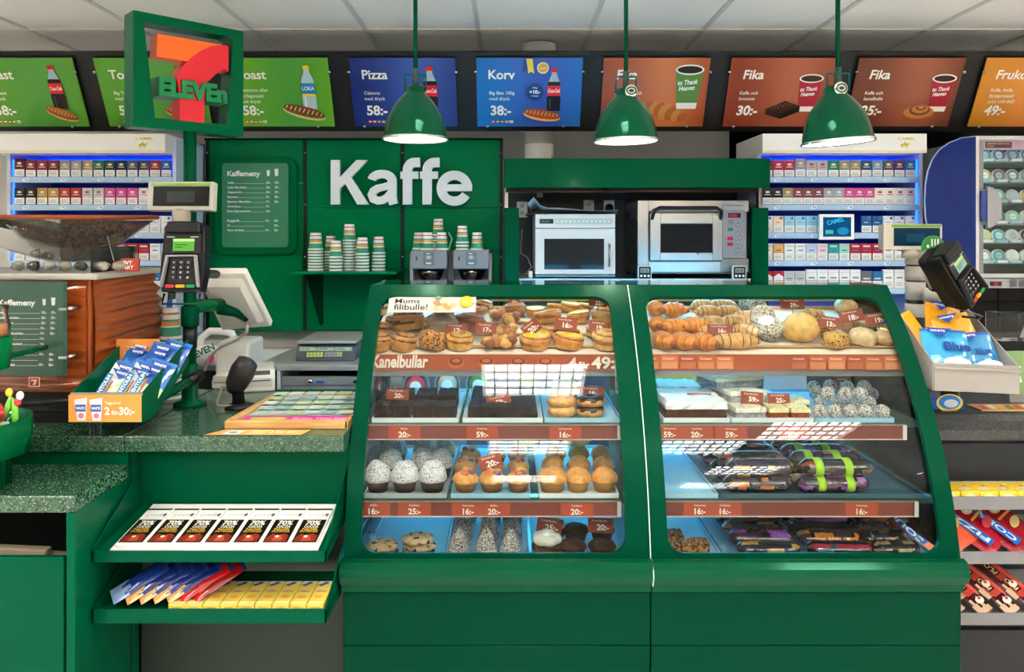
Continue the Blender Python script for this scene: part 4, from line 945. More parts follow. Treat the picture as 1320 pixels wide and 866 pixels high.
# receipt printers behind scanner
for k, (pa, pb, pt, pbm, Y) in enumerate(((312, 354, 476, 528, 2.92), (272, 300, 484, 528, 2.98), (282, 320, 474, 528, 3.02))):
    zt_ = PZ(pt, Y)-.9; w = (pb-pa)*Y/1000
    if k == 2: continue
    t = thing('receipt_printer', ['grey-white receipt printer right behind the barcode scanner', 'low white receipt printer beside the pole base'][k], 'printer', (PX((pa+pb)/2, Y), Y, .9), (0, 0, R(18 if k == 0 else 0)), group='receipt printers')
    MB().prism([(0, 0), (0, zt_*.6), (.02, zt_*.93), (.06, zt_), (.18, zt_), (.19, 0)], 'x', -w/2, w/2, 'dad7d2').build('body', plastic, t, bevel=.008)
    MB().prism([(-.003, zt_*.5), (.018, zt_*.9), (.016, zt_*.9), (-.004, zt_*.48)], 'x', -w*.35, w*.35, '3a3a3c').build('paper_slot', plastic, t)
    MB().box(-w*.4, w*.4, -.002, .002, .02, .05, 'c4c0ba').build('front_cover', plastic, t)
t = thing('cash_till', 'white rounded cash till housing behind the scanner', 'till', (PX(300, 3.05), 3.05, .9))
MB().prism([(0, 0), (0, .13), (.03, .165), (.06, .17), (.2, .17), (.2, 0)], 'x', -.07, .06, 'dedbd5').build('housing', plastic, t, bevel=.012)

# barcode scanner
t = thing('barcode_scanner', 'black handheld barcode scanner standing in its cradle on the counter', 'scanner', (PX(306, 2.66), 2.66, .9))
MB().lathe([(.05, 0), (.048, .012), (.03, .018), (.0, .02)], 20, '1c1c1e', (.008, 0, 0)).build('cradle_base', plastic, t)
MB().tube([(.005, 0, .015), (.002, 0, .06), (-.002, 0, .085)], [.022, .019, .024], 12, '161618').build('cradle_stem', plastic, t)
MB().tube([(-.012, -.005, .055), (.0, -.01, .085), (.025, -.02, .13), (.045, -.025, .163), (.05, -.026, .172)], [.024, .038, .043, .036, .016], 16, '2a2a2c', flat=.75).build('head', plastic, t)
MB().blob((.022, -.043, .115), (.012, .006, .01), '1a1a1b', 12, 8).build('trigger_button', plastic, t)
MB().tube([(-.03, 0, .065), (-.05, -.01, .075), (-.055, -.01, .05), (-.065, -.015, .022), (-.055, -.03, .013), (-.01, -.03, .013)], .004, 6, '8c8880').build('cord', plastic, t)

# ================================================================ coffee machine
MY = 2.42; zt = PZ(352, MY); zb = 1.0
t = thing('coffee_machine', 'brown ribbed coffee machine with bean hopper and acrylic menu', 'coffee machine', (-1.303, MY, .9))
MB().box(-.75, 0, .0, .42, zb-.9, zt-.9-.02, 'a04a1c').build('front_body', lacquer, t, bevel=.01)
m = MB()
# right flank: wavy horizontal ribs, bulging outward
n, k_ = 46, 14; vs = []; fs = []
for i in range(n+1):
    z = (zb-.9)+.0+(zt-zb-.02)*i/n
    for j in range(k_+1):
        y = .42*j/k_; bul = .03*sin(pi*i/n)*(.3+.7*j/k_)
        rib = .010*sin(i/n*2*pi*8.5+.5*sin(j*.5))*min(1, j/3)
        vs.append((.004+bul+rib, y, z))
for i in range(n):
    for j in range(k_): a = i*(k_+1)+j; fs.append((a, a+1, a+k_+2, a+k_+1))
m.add(vs, fs, 'a04a1c', True); m.build('ribbed_side', lacquer, t)
vs = []; fs = []; m = MB(); k_ = 20
for i in range(n+1):
    z = (zb-.9)+.02+(zt-zb-.06)*i/n
    for j in range(k_+1):
        x = -.7+.69*j/k_; vs.append((x, -.012-.006*sin(i/n*2*pi*8.5+.6*sin(j*.45))*min(1, (k_-j)/2), z))
for i in range(n):
    for j in range(k_): a = i*(k_+1)+j; fs.append((a, a+1, a+k_+2, a+k_+1))
m.add(vs, fs, 'a04a1c', True); m.build('ribbed_front', lacquer, t)
MB().box(-.78, .035, -.03, .44, zt-.9-.02, zt-.9, 'b0aca4').build('top_rim', satin, t, bevel=.006)
MB().box(-.75, -.0, .02, .4, .035, zb-.9, '141212').build('base', satin, t, bevel=.005)
MB().box(-.7, -.06, .03, .38, 0, .035, '0c0c0c').build('drip_tray', satin, t)
MB().tube([(-.2, -.03, .075), (-.05, -.04, .085), (.06, -.02, .082)], .01, 8, '101010').build('front_arm', plastic, t)
# acrylic menu sign in front
ac = MB().box(-.7, -.045, -.075, -.07, PZ(502, MY-.07)-.9, PZ(360, MY-.07)-.9, 'ffffff').build('acrylic_sign', acrylic, t, bevel=.001)
for py in (398, 460): MB().lathe([(.006, -.07), (.006, -.01)], 10, 'c8c8c8', axis='y').build('fixing', chrome, t, (-.03, .0, PZ(py, MY-.07)-.9)); 
for py in (398, 460): MB().box(-.055, -.03, -.082, -.068, PZ(py, MY-.07)-.904, PZ(py, MY-.07)-.896, 'd0d0d0').build('fixing', chrome, t)
q = Print(); YY = MY-.06; xa, xb = PX(-8, YY)+1.303, PX(87, YY)+1.303; za, zc = PZ(484, YY)-.9, PZ(363, YY)-.9
q.rect(xa, za, xb, zc, '2c5c4c'); kmenu(q, xa-.002, za-.02, xb-xa+.0, (zc-za)*.97); q.build('menu_insert', printed, t, (0, -.062, 0))
q = Print(); q.rect(0, 0, .034, .03, 'c8a08c'); q.rect(.003, .003, .031, .027, '7c3418'); q.poly([(.008,.023),(.027,.023),(.02,.006),(.013,.006),(.018,.018),(.008,.018)], 'c8a08c'); q.build('seven_emblem', printed, t, (PX(36, MY-.08)+1.303, -.0765, PZ(499, MY-.08)-.9))
# bean hopper: inverted pyramid with brown rim
def hop(pxs, name, lab=None):
    pass
top = [Vector((PX(78, 2.40)+1.303, -.02, .645)), Vector((PX(203, 2.62)+1.303, .20, .648)), Vector((-.18, .42, .648)), Vector((-.72, .42, .648)), Vector((-.72, .12, .648))]
bot = [Vector((PX(70, 2.45)+1.303, .06, .505)), Vector((PX(118, 2.5)+1.303, .12, .505)), Vector((-.1, .2, .505)), Vector((-.2, .2, .505)), Vector((-.2, .12, .505))]
n = 5; m = MB(); m.add(top+bot, [(i, (i+1) % n, n+(i+1) % n, n+i) for i in range(n)]+[tuple(range(n, 2*n))], 'ffffff'); m.build('hopper', acrylic, t)
c_ = sum(top, Vector())/5; m = MB(); ti = [c_+(p-c_)*.97-Vector((0,0,.006)) for p in top]; cb = sum(bot, Vector())/5; bi = [cb+(p-cb)*.9+Vector((0,0,.004)) for p in bot]
m.add(ti+bi, [(i, (i+1) % n, n+(i+1) % n, n+i) for i in range(n)]+[tuple(range(n)), tuple(range(n, 2*n))], '2c1a10'); m.build('coffee_beans', beans, t, kind='stuff')
MB().tube([p+Vector((0,0,.004)) for p in top], .007, 8, '8a4424', closed=True).build('hopper_rim', satin, t)
# acrylic cases with bean bags on top
YT = zt-.9
MB().box(-.16, .0, -.005, -.002, YT, YT+.08, 'ffffff').box(-.002, .001, 0, .3, YT, YT+.08, 'ffffff').box(-.4, -.17, -.005, -.002, YT, YT+.075).build('bean_box', acrylic, t)
for k in range(7):
    MB().blob((-.26+.05*k+(.02 if k > 4 else 0), .05, YT+.02), (.02, .02, .015), ['8c8070', '3a2c26', '9c9890'][k % 3], 10, 7, .4, 5, seed=k).build('bean_sachet', foil, t)
q = MB().box(0, .055, 0, .02, 0, .042, 'b8402c').build('svt_card', plastic, t, (PX(157, 2.55)+1.303, .12, YT), (R(-8), 0, R(12)))
qq = Print(); qq.text('SVT', .008, .022, .012, 'ffffff', .03); qq.text('ART', .008, .006, .012, 'ffffff', .03); qq.build('card_print', printed, q, (0, -.0005, 0))
MB().box(0, .05, 0, .004, 0, .12, 'ffffff').build('acrylic_flap', acrylic, t, (PX(146, 2.5)+1.303, .1, YT), (0, R(-15), 0))
# striped cup stack and silver dispenser between machine and pole
Y = 2.82
cup_stack(220, 397, 300+.6*1000/Y, Y, .036, 'on the counter beside sign pole', h=.11, pitch=.02)
t = thing('cup_tube', 'silver curved cup dispenser tube left of the striped cup stack', 'dispenser', (PX(202, 2.9), 2.9, .9))
MB().tube([(0, 0, 0), (0, 0, .25), (.003, 0, .33), (.02, 0, .38)], [.03, .03, .03, .024], 16, 'c4c8d0').build('tube', satin, t)
q = Print(); q.ell(0, 0, .012, .02, '4a90c0', 14); q.ell(0, 0, .006, .012, 'e8f4f8', 12); q.build('round_print', printed, t, (0, -.031, .22))

# ================================================================ gum tray "2 for 30"
t = thing('gum_tray', 'green sloping tray holding chewing gum bags, orange price sign in front', 'tray', (-1.268, 2.25, .95))
W = .208
MB().prism([(0, 0), (.0, .088), (.32, .2), (.32, .12), (.06, 0)], 'x', W-.004, W, '004c2e').build('right_side', paint, t)
MB().prism([(0, 0), (.0, .088), (.32, .2), (.32, .12), (.06, 0)], 'x', 0, .004, '00593a').build('left_side', paint, t)
MB().prism([(0, 0), (.32, .12), (.32, .125), (0, .006)], 'x', .004, W-.004, '004a30').build('bottom', paint, t)
MB().box(0, W, -.004, 0, 0, .088, '00593a').box(0, W, -.008, -.004, .08, .088, '8c9088').build('front_lip', paint, t)
q = Print(); q.rect(-.004, 0, W-.001, .078, 'f0984a')
for x, c in ((.03, 'd8dce8'), (.075, 'e4e4f0')):
    q.poly([(x-.018,.064),(x+.02,.07),(x+.016,.004),(x-.008,.004)], c); q.rect(x-.014, .03, x+.016, .05, '3c5cb0'); q.text('WHITE', x-.012, .036, .008, 'ffffff', .02, w=.026); q.ell(x+.003, .018, .008, .008, 'd87888', 10)
q.text('Tuggummi', .102, .052, .008, 'fff4e0', .01); q.text('2', .102, .022, .022, 'fff8ee', .03); q.text('för', .122, .022, .012, 'fff8ee', .02); q.text('30:-', .144, .022, .022, 'fff8ee', .03)
q.build('price_sign', printed, t, (0, -.009, .004))
MB().tube([(.16, .06, .02), (.205, .40, .06)], .016, 10, '00482c').build('support_arm', paint, t)
MB().tube([(.195, .34, .052), (.207, .42, .062)], .02, 10, '101010').build('arm_end_cap', plastic, t)
t2 = thing('tray_sign', 'small orange price sign at the back of the gum tray', 'price sign', (PX(150, 2.52), 2.52, 1.065))
MB().box(0, .14, 0, .003, 0, .09, 'ef9a4c').build('card', printed, t2)
q = Print(); q.text('2 för', .028, .025, .024, 'fff8ee', .03); q.text('Tuggummi', .03, .06, .009, 'fff4e0', .01); q.build('lettering', printed, t2, (0, -.0005, 0))
for dx in (.055, .075): MB().box(-1.268+dx, -1.268+dx+.003, 2.244, 2.27, .9, .95, 'ffffff').build('acrylic_stand', acrylic, None, label='clear acrylic foot under the gum tray', cat='stand', group='clear feet under the gum tray')
def gumbag(w, h, d, c1, c2, c3, txt, tc='ffffff', frac=.5):
    """pillow bag standing, local origin bottom centre, face -y"""
    m = MB(); nu, nv = 12, 14; vs = []; fs = []; cs = []
    for s_ in (-1, 1):
        for j in range(nv+1):
            for i in range(nu+1):
                u, v = i/nu, j/nv; b = (sin(pi*u)**.6)*(sin(pi*min(1, max(0, v)))**.5)
                vs.append((w*(u-.5)*(1-.04*b), s_*d*b*(.8+.3*noise.noise(Vector((u*5, v*5, w*90+s_)))), h*v))
    for s_ in (0, 1):
        o = s_*(nv+1)*(nu+1)
        for j in range(nv):
            for i in range(nu):
                a = o+j*(nu+1)+i; fs.append((a, a+1, a+nu+2, a+nu+1)); v = (j+.5)/nv
                wv = frac+.08*sin(i*1.1); cs.append(c2 if v < wv else (c3 if v > .93 else c1))
    m.add(vs, fs, cs, True); return m
for k, (px_, pyb, Y, rz, ry, c1, c2, lab, z0) in enumerate(((133, 505, 2.30, .0, 24, 'e8eef0', 'b8dca0', 'white and pale green chewing gum bag at the left of the tray', .98), (160, 505, 2.31, 0, 26, 'cfdcf0', 'c0e0a4', 'blue-topped green chewing gum bag in the tray middle', .98), (178, 505, 2.32, .05, 26, '2c70c8', 'a8d890', 'blue chewing gum bag at the right of the tray', .985),
        (186, 486, 2.42, 0, 20, '2460b8', '3c8ad0', 'blue chewing gum bag at the back of the tray, middle', 1.02), (203, 482, 2.45, 0, 22, '1c58b4', '2c8adc', 'dark blue chewing gum bag at the back right of the tray', 1.025), (160, 490, 2.45, 0, 14, '2c68c0', '4c90d4', 'blue chewing gum bag at the back left of the tray', 1.02))):
    g = gumbag(.085, .155, .014, c1, c2, '3c78cc', '').build('gum_bag', foil, None, (PX(px_, Y), Y, z0), (R(-38), R(ry*.7), 0), label=lab, cat='gum bag', group='chewing gum bags in the green tray')
    q = Print(); 
    q.poly([(-.034,.14),(.034,.14),(.0,.112)], '2450a0'); q.text('WHITE', 0, .127, .009, 'ffffff', .03, align='c'); q.poly([(-.034,.12),(.034,.12),(.0,.092)], '2450a0'); q.text('WHITE', 0, .107, .008, 'ffffff', .03, align='c')
    if k < 3: q.rect(-.038, .01, -.02, .1, '2c7ab8'); q.text('MENTOLIN', -.024, .014, .011, 'ffffff', .03, rot=pi/2, w=.08); q.ell(.012, .04, .02, .028, 'd8eec8'); q.rect(-.014, .01, -.009, .08, 'c84848')
    q.build('print', printed, g, (0, -.0155, 0))

# ================================================================ speckled counters, left side
t = thing('front_counter', 'green counter with speckled terrazzo slab top left of the cases', 'counter', (0, 0, 0))
for xa, xb in ((-2.6, PX(159.5, 2.29)), (PX(160, 2.29)+.0005, -.488)): MB().box(xa, xb, 2.29, 2.98, .852, .9, '2a4a38').build('slab', granite, t, bevel=.004)
MB().box(-2.6, -1.135, 2.31, 2.33, .0, .852, '005034').build('front_panel', paint, t)
MB().box(PX(174, 2.36), -.488, 2.38, 2.40, .62, .852, '005034').build('front_panel', paint, t)
MB().box(PX(174, 2.36), -.488, 2.40, 2.42, .0, .618, '2f3a33').build('lower_panel', satin, t)
MB().box(-2.6, -.49, 2.5, 2.96, 0, .85, '1c2420').build('carcass', satin, t)
u = MB().box(PX(160, 2.34), PX(173, 2.34), 2.34, 2.37, 0, .85, '00543a').build('slotted_upright', paint, t)
m = MB(); z = .03
while z < .83: m.box(PX(162, 2.34), PX(165.5, 2.34), 2.338, 2.341, z, z+.03, '021a12').box(PX(168, 2.34), PX(171.5, 2.34), 2.338, 2.341, z, z+.03, '021a12'); z += .045
m.build('slots', matte, t, kind='stuff')
# low counter far left
t = thing('low_counter', 'low green counter at far left with speckled top and open slot', 'counter', (-1.13, 2.02, 0))
MB().box(-1.6, 0, 0, .28, .77, .815, '2a4a38').build('slab', granite, t, bevel=.004)
MB().box(-.022, -.002, .01, .29, 0, .77, '005034').build('side_panel', paint, t)
MB().box(-.022, .0, .0, .012, 0, .77, '005438').build('corner_post', paint, t)
MB().box(-1.6, -.03, .0, .016, 0, PZ(718, 2.02), '004c34').build('door_panel', paint, t, bevel=.002)
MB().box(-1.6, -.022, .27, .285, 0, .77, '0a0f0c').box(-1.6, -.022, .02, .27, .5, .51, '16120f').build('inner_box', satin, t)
for k, (xa, xb, za) in enumerate(((-.5, -.12, .63), (-.3, -.03, .6))):
    MB().prism([(xa, za-.04), (xb, za-.06), (xb+.01, za+.02), (xa+.05, za+.035), (xa, za+.03)], 'y', .06+.03*k, .09+.03*k, '8c7c68').build('paper_bag', paper, None, (-1.13, 2.02, 0), bevel=.006, label=['folded brown paper bag lying at the left in the counter slot', 'folded brown paper bag at the right in the counter slot'][k], cat='paper bag', group='paper bags in the counter slot')
# round candy bucket
t = thing('candy_bucket', 'round green bucket on the low counter at far left', 'bucket', (-1.462, 2.1, .815))
MB().lathe([(.1, 0), (.1, .085), (.15, .087), (.15, .18), (.146, .18), (.146, .1)], 40, '005430', capt=False).build('bucket', paint, t)
MB().lathe([(.0, .12), (.145, .12)], 24, 'b08a6c', capb=False, capt=False).build('lining', paper, t)
q = bpy.data.objects['candy_bucket']
cc = ['e8e4dc', 'd8383c', 'f0c020', '5cb02c', 'f2f0ea', 'c82c34']
for k in range(22):
    a = 2*pi*k/22*2.7; r_ = .02+.115*((k*7) % 22)/22; X_, Y_ = -1.462+r_*cos(a), 2.1+r_*sin(a)
    if X_ < -1.5: continue
    zz = .945+.02*((k*5) % 3)+(.035 if r_ < .08 else 0)
    g = MB().blob((0, 0, 0), (.024, .014, .016), cc[k % 6], 10, 7, .35, 6, seed=k); g.add([(-.034, -.012, .0), (-.02, 0, 0), (-.034, .012, .006)], [(0, 1, 2)], 'ffffff'); g.add([(.034, -.012, .0), (.02, 0, 0), (.034, .012, .006)], [(0, 1, 2)], 'ffffff')
    nm = {'e8e4dc':'white','d8383c':'red','f0c020':'yellow','5cb02c':'green','f2f0ea':'white','c82c34':'red'}[cc[k % 6]]
    g.build('wrapped_candy', foil, None, (X_, Y_, zz), (random.uniform(-1, 1), random.uniform(-1, 1), a), label=f'{nm} wrapped candy piled in the green bucket', cat='candy', group=f'{nm} wrapped candies in the green bucket')
# tulip-like green and red wrapped sweets sticking up
for k, (px_, py_) in enumerate(((8, 523), (19, 535), (22, 527))):
    m = MB().tube([(0, 0, 0), (.006*(1-k), 0, .03), (.012*(1-k), 0, .06)], [.004, .009, .002], 8, '6cc030'); m.blob((.008, 0, .065), (.01, .008, .012), ['f0b820', 'd83038', 'f4f4f0'][k], 10, 7)
    m.build('sweet_stick', foil, None, PP(px_, py_+14, 2.08), label=['yellow-tipped green sweet stick, leftmost in the bucket', 'red-tipped green sweet stick in the bucket middle', 'white-tipped green sweet stick, rightmost in the bucket'][k], cat='candy', group='green sweet sticks')
t = thing('hanging_jar', 'green cup with a clear jar above it, cut by the left frame edge', 'jar', (PX(-14, 2.1), 2.1, PZ(475, 2.1)))
MB().lathe([(.048, 0), (.055, .08), (.055, .085)], 28, '006a3a').build('cup', paint, t)
MB().lathe([(.05, .086), (.05, .12), (.042, .15), (.046, .17)], 28, 'ffffff', capb=False).build('jar', acrylic, t)
MB().lathe([(.042, .088), (.042, .12)], 20, 'c07a40').build('contents', baked, t)
MB().cyl((0, .05, .02), (0, .3, .02), .008, '004a30').build('wall_bracket', paint, t)

# wooden framed mat on the counter, flyer
t = thing('ticket_display', 'wood-framed lottery ticket mat lying on the counter', 'display mat', (0, 0, 0))
fr = [(PX(289, 2.37), 2.37), (-.492, 2.37), (-.492, 2.8), (PX(355, 2.8), 2.8)]
MB().prism([(fr[0][0], fr[0][1]), (fr[1][0], fr[1][1]), (fr[1][0], fr[1][1]+.02), (fr[0][0]+.014, fr[0][1]+.02)], 'z', .9, .926, 'c89a60').build('frame_rail', wood, t, bevel=.003)
MB().prism([(fr[3][0], fr[3][1]), (fr[2][0], fr[2][1]), (fr[2][0], fr[2][1]-.015), (fr[3][0]+.01, fr[3][1]-.015)], 'z', .9, .926, 'c89a60').build('frame_rail', wood, t, bevel=.003)
MB().prism([(fr[0][0], fr[0][1]+.02), (fr[0][0]+.03, fr[0][1]+.02), (fr[3][0]+.028, fr[3][1]-.015), (fr[3][0], fr[3][1]-.015)], 'z', .9, .926, 'c89a60').build('frame_rail', wood, t, bevel=.003)
m = MB().prism([(fr[0][0]+.03, 2.39), (-.493, 2.39), (-.493, 2.785), (fr[3][0]+.028, 2.785)], 'z', .9, .918, 'a8c4b4').build('mat', printed, t)
q = Print(.0003)  # drawn flat then laid down: local x right, z away
q.poly([(.0,.0),(.345,.0),(.345,.075),(.008,.075)], 'd83494'); q.rect(.03, .02, .14, .05, 'b8d040'); q.text('Skrapa Tipsa Spela', .16, .022, .03, 'f6c4e4', .02, w=.18)
cols = ['b4ccc4', 'd0dcc8', 'c0d4d8', 'c8d0bc', 'd8dedc', '8cacbc', 'b8cc9c']
for j in range(5):
    for i in range(6):
        q.rect(.012+i*.056, .085+j*.058, .058+i*.056, .135+j*.058, cols[(i*3+j*2) % 7]); q.rect(.02+i*.056, .1+j*.058, .045+i*.056, .112+j*.058, cols[(i+j*5+3) % 7])
q.build('ticket_print', printed, m, (fr[0][0]+.032, 2.393, .9185), (R(-90), 0, 0))
MB().box(-.5, -.492, 2.37, 2.8, .9, .926).build('frame_rail', wood, t)
t = thing('flyer', 'orange price flyer lying on the counter edge before the ticket mat', 'flyer', (PX(262, 2.3), 2.296, .9004))
q = Print(.0002); q.poly([(0,0),(.29,0),(.305,.06),(.045,.066)], 'f0a860'); q.poly([(.05,.008),(.1,.008),(.11,.05),(.065,.052)], 'cfe0ee'); q.ell(.08, .03, .014, .01, '3c8cc0'); q.poly([(.12,.006),(.17,.006),(.19,.056),(.14,.056)], 'f6c890'); q.text('3 för 25:-', .19, .02, .026, 'fff4d8', .02, w=.085)
q.k = 0; q.build('sheet', printed, t, (0, 0, .0012), (R(-90), 0, 0))

# ================================================================ shelves of the middle bay
def bay_shelf(name, lab, z, yf, zlip, zb):
    t = thing(name, lab, 'shelf', (-1.125, yf, z)); W = .63
    m = MB().prism([(0, 0), (.27, zb), (.27, zb+.004), (0, .004)], 'x', 0, W, '004c30'); m.build('tray', paint, t)
    MB().box(0, W, -.004, 0, -.018, zlip, '004c34').build('front_lip', paint, t)
    for x in (0, W-.003): MB().prism([(-.004, -.018), (-.004, .02), (.27, zb+.12), (.27, zb-.03)], 'x', x, x+.003, '004830').build('side_wing', paint, t)
    return t
bay_shelf('upper_bay_shelf', 'green sloping shelf with the row of dark chocolate bars', .628, 2.1, .012, .035)
bay_shelf('lower_bay_shelf', 'green lower shelf with blue bags and yellow boxes', .463, 2.1, .02, .0)
sl = math.atan2(.035, .27)
w0 = MB().box(-.004, .562, -.0, .26, 0, .004, 'f0f0ee').build('liner_card', paper, None, (-1.082, 2.112, .6345), (sl, 0, 0), label='white display card under the chocolate bars', cat='card')
for k in range(7):
    x = -1.078+.0795*k+.038
    b = MB().box(-.037, .037, 0, .205, 0, .009, 'f4f4f2').build('chocolate_bar', printed, None, (x, 2.118, .6398), (sl, 0, 0), bevel=.001, seg=1, label=f'white and black 70% cocoa chocolate bar, {ORD[k]} from left on the upper shelf', cat='chocolate bar', group='chocolate bars on the upper shelf')
    q = Print(.0002); q.rect(-.034, .012, .034, .138, '15100e'); q.rect(-.0365, .195, .0365, .2045, '2a1c16')
    q.text('Lindt', 0, .157, .02, 'b8b8bc', .0, .4, align='c', w=.05); q.text('EXCELLENCE', 0, .14, .006, 'c4c4c6', 0, align='c'); q.ell(.029, .165, .005, .01, '6c6c70', 10)
    q.text('70%', 0, .106, .025, 'f4f0e4', .03, align='c', w=.042); q.text('COCOA', 0, .09, .012, 'f4f0e4', .02, align='c', w=.04)
    q.text('NOIR', 0, .076, .011, 'd8b040', .02, align='c', w=.044); q.text('INTENSE', 0, .064, .01, 'c8a040', .02, align='c', w=.05)
    q.poly([(-.03,.014),(.03,.014),(.03,.045),(.012,.058),(-.002,.046),(-.018,.056),(-.03,.035)], '7c2c1c'); q.poly([(-.012,.016),(.018,.018),(.008,.048),(-.006,.046)], 'b0482e'); q.ell(-.002, .04, .006, .006, 'e8dccc', 8)
    q.build('wrapper_print', printed, b, (0, 0, .0095), (R(-90), 0, 0))
# blue and red snack bags leaning left
for k in range(7):
    red = k > 4; x = -1.10+k*.036; hh = .155 if not red else .15
    g = gumbag(.056, hh, .013, ['16307c', '10246c', '142c74', '10287c', '0e2468', 'b01418', '901014'][k], 'e0a868' if not red and k > 0 else ('c82024' if red else '8098c8'), '2c3c7c', '', frac=.3 if not red else .2)
    g.build('snack_bag', foil, None, (x+.012, 2.125+.003*k, .497 if k else .5), (R(-62), R(20), R(-52)), label=['dark blue snack bag with pale tip, first from left on the lower shelf', 'dark blue snack bag, second from left on the lower shelf', 'dark blue snack bag, third from left on the lower shelf', 'dark blue snack bag, fourth from left on the lower shelf', 'dark blue snack bag next to the red ones on the lower shelf', 'glossy red snack bag next to the blue bags', 'dark red snack bag next to the yellow boxes'][k], cat='snack bag', group='snack bags on the lower shelf')
def ybox(): 
    m = MB().box(-.021, .021, 0, .05, 0, .028, 'f0c83c'); q = Print(.0002)
    return m
for k in range(9):
    low = k < 2; x = -.905+.0472*k
    b = MB().box(-.0225, .0225, 0, .14 if not low else .09, 0, .022, 'f2d25a').build('candy_box', printed, None, (x, 2.112, .4675), bevel=.001, seg=1, label=f'small yellow candy box, {ORD[k]} from left on the lower green shelf', cat='candy box', group='yellow candy boxes on the lower shelf')
    q = Print(.0002); D = .14 if not low else .09; q.rect(-.021, .003, .021, D-.003, 'f3d560'); q.rect(-.021, D-.02, .021, D-.004, 'f4f0e0'); q.poly([(-.02,D-.03),(0,D-.006),(.012,D-.012),(-.008,D-.034)], '3c50a8'); q.text('LÄKEROL', 0, D*.5, .01, '8c7cb8', .02, align='c', w=.03); q.ell(.0, D*.3, .012, .01, 'f0b030', 12); q.rect(-.02, .004, .02, .012, 'f8ecc0')
    q.build('box_print', printed, b, (0, 0, .0222), (R(-90), 0, 0))
    q = Print(.0002); q.rect(-.02, .003, .02, .02, 'f4d860'); q.text('LÄKEROL', 0, .008, .006, '6c6cb0', .02, align='c', w=.03); q.build('front_print', printed, b, (0, 0, 0))

# ================================================================ pastry display cases
PROF = [(2.717, 1.318), (2.66, 1.26), (2.597, 1.188), (2.5, 1.075), (2.433, .977), (2.387, .879), (2.347, .796), (2.320, .711), (2.294, .628), (2.273, .534)]
import numpy as np
_pf = np.polyfit([p[1] for p in PROF], [p[0] for p in PROF], 3)
PROF = [(float(np.polyval(_pf, z_)), z_) for z_ in [1.318-(1.318-.534)*i_/30 for i_ in range(31)]]
cum = [0]
for a, b in zip(PROF, PROF[1:]): cum.append(cum[-1]+math.dist(a, b))
TL = cum[-1]
def prof(t):
    t = max(0, min(TL, t))
    for i in range(len(cum)-1):
        if t <= cum[i+1]+1e-9:
            q = (t-cum[i])/(cum[i+1]-cum[i])
            # Catmull-Rom for a smooth bend
            P = [PROF[max(0, i-1)], PROF[i], PROF[i+1], PROF[min(len(PROF)-1, i+2)]]
            return tuple(.5*(2*P[1][k]+(P[2][k]-P[0][k])*q+(2*P[0][k]-5*P[1][k]+4*P[2][k]-P[3][k])*q*q+(3*P[1][k]-P[0][k]-3*P[2][k]+P[3][k])*q**3) for k in (0, 1))
def pn(t):
    a = prof(t-.01); b = prof(t+.01); d = Vector((b[0]-a[0], b[1]-a[1])).normalized(); return (d[1], -d[0]) if d[1] < 0 else (-d[1], d[0])
def surf(X, t, off):
    y, z = prof(t); n = pn(t); return (X, y-n[0]*off if n[0] < 0 else y+n[0]*off*-1, z-n[1]*off)
def t_of_py(py):
    lo, hi = 0, TL
    for _ in range(40):
        m = (lo+hi)/2; y, z = prof(m)
        if 300+(1.5-z)*1000/y < py: lo = m
        else: hi = m
    return lo
BACK = 3.02
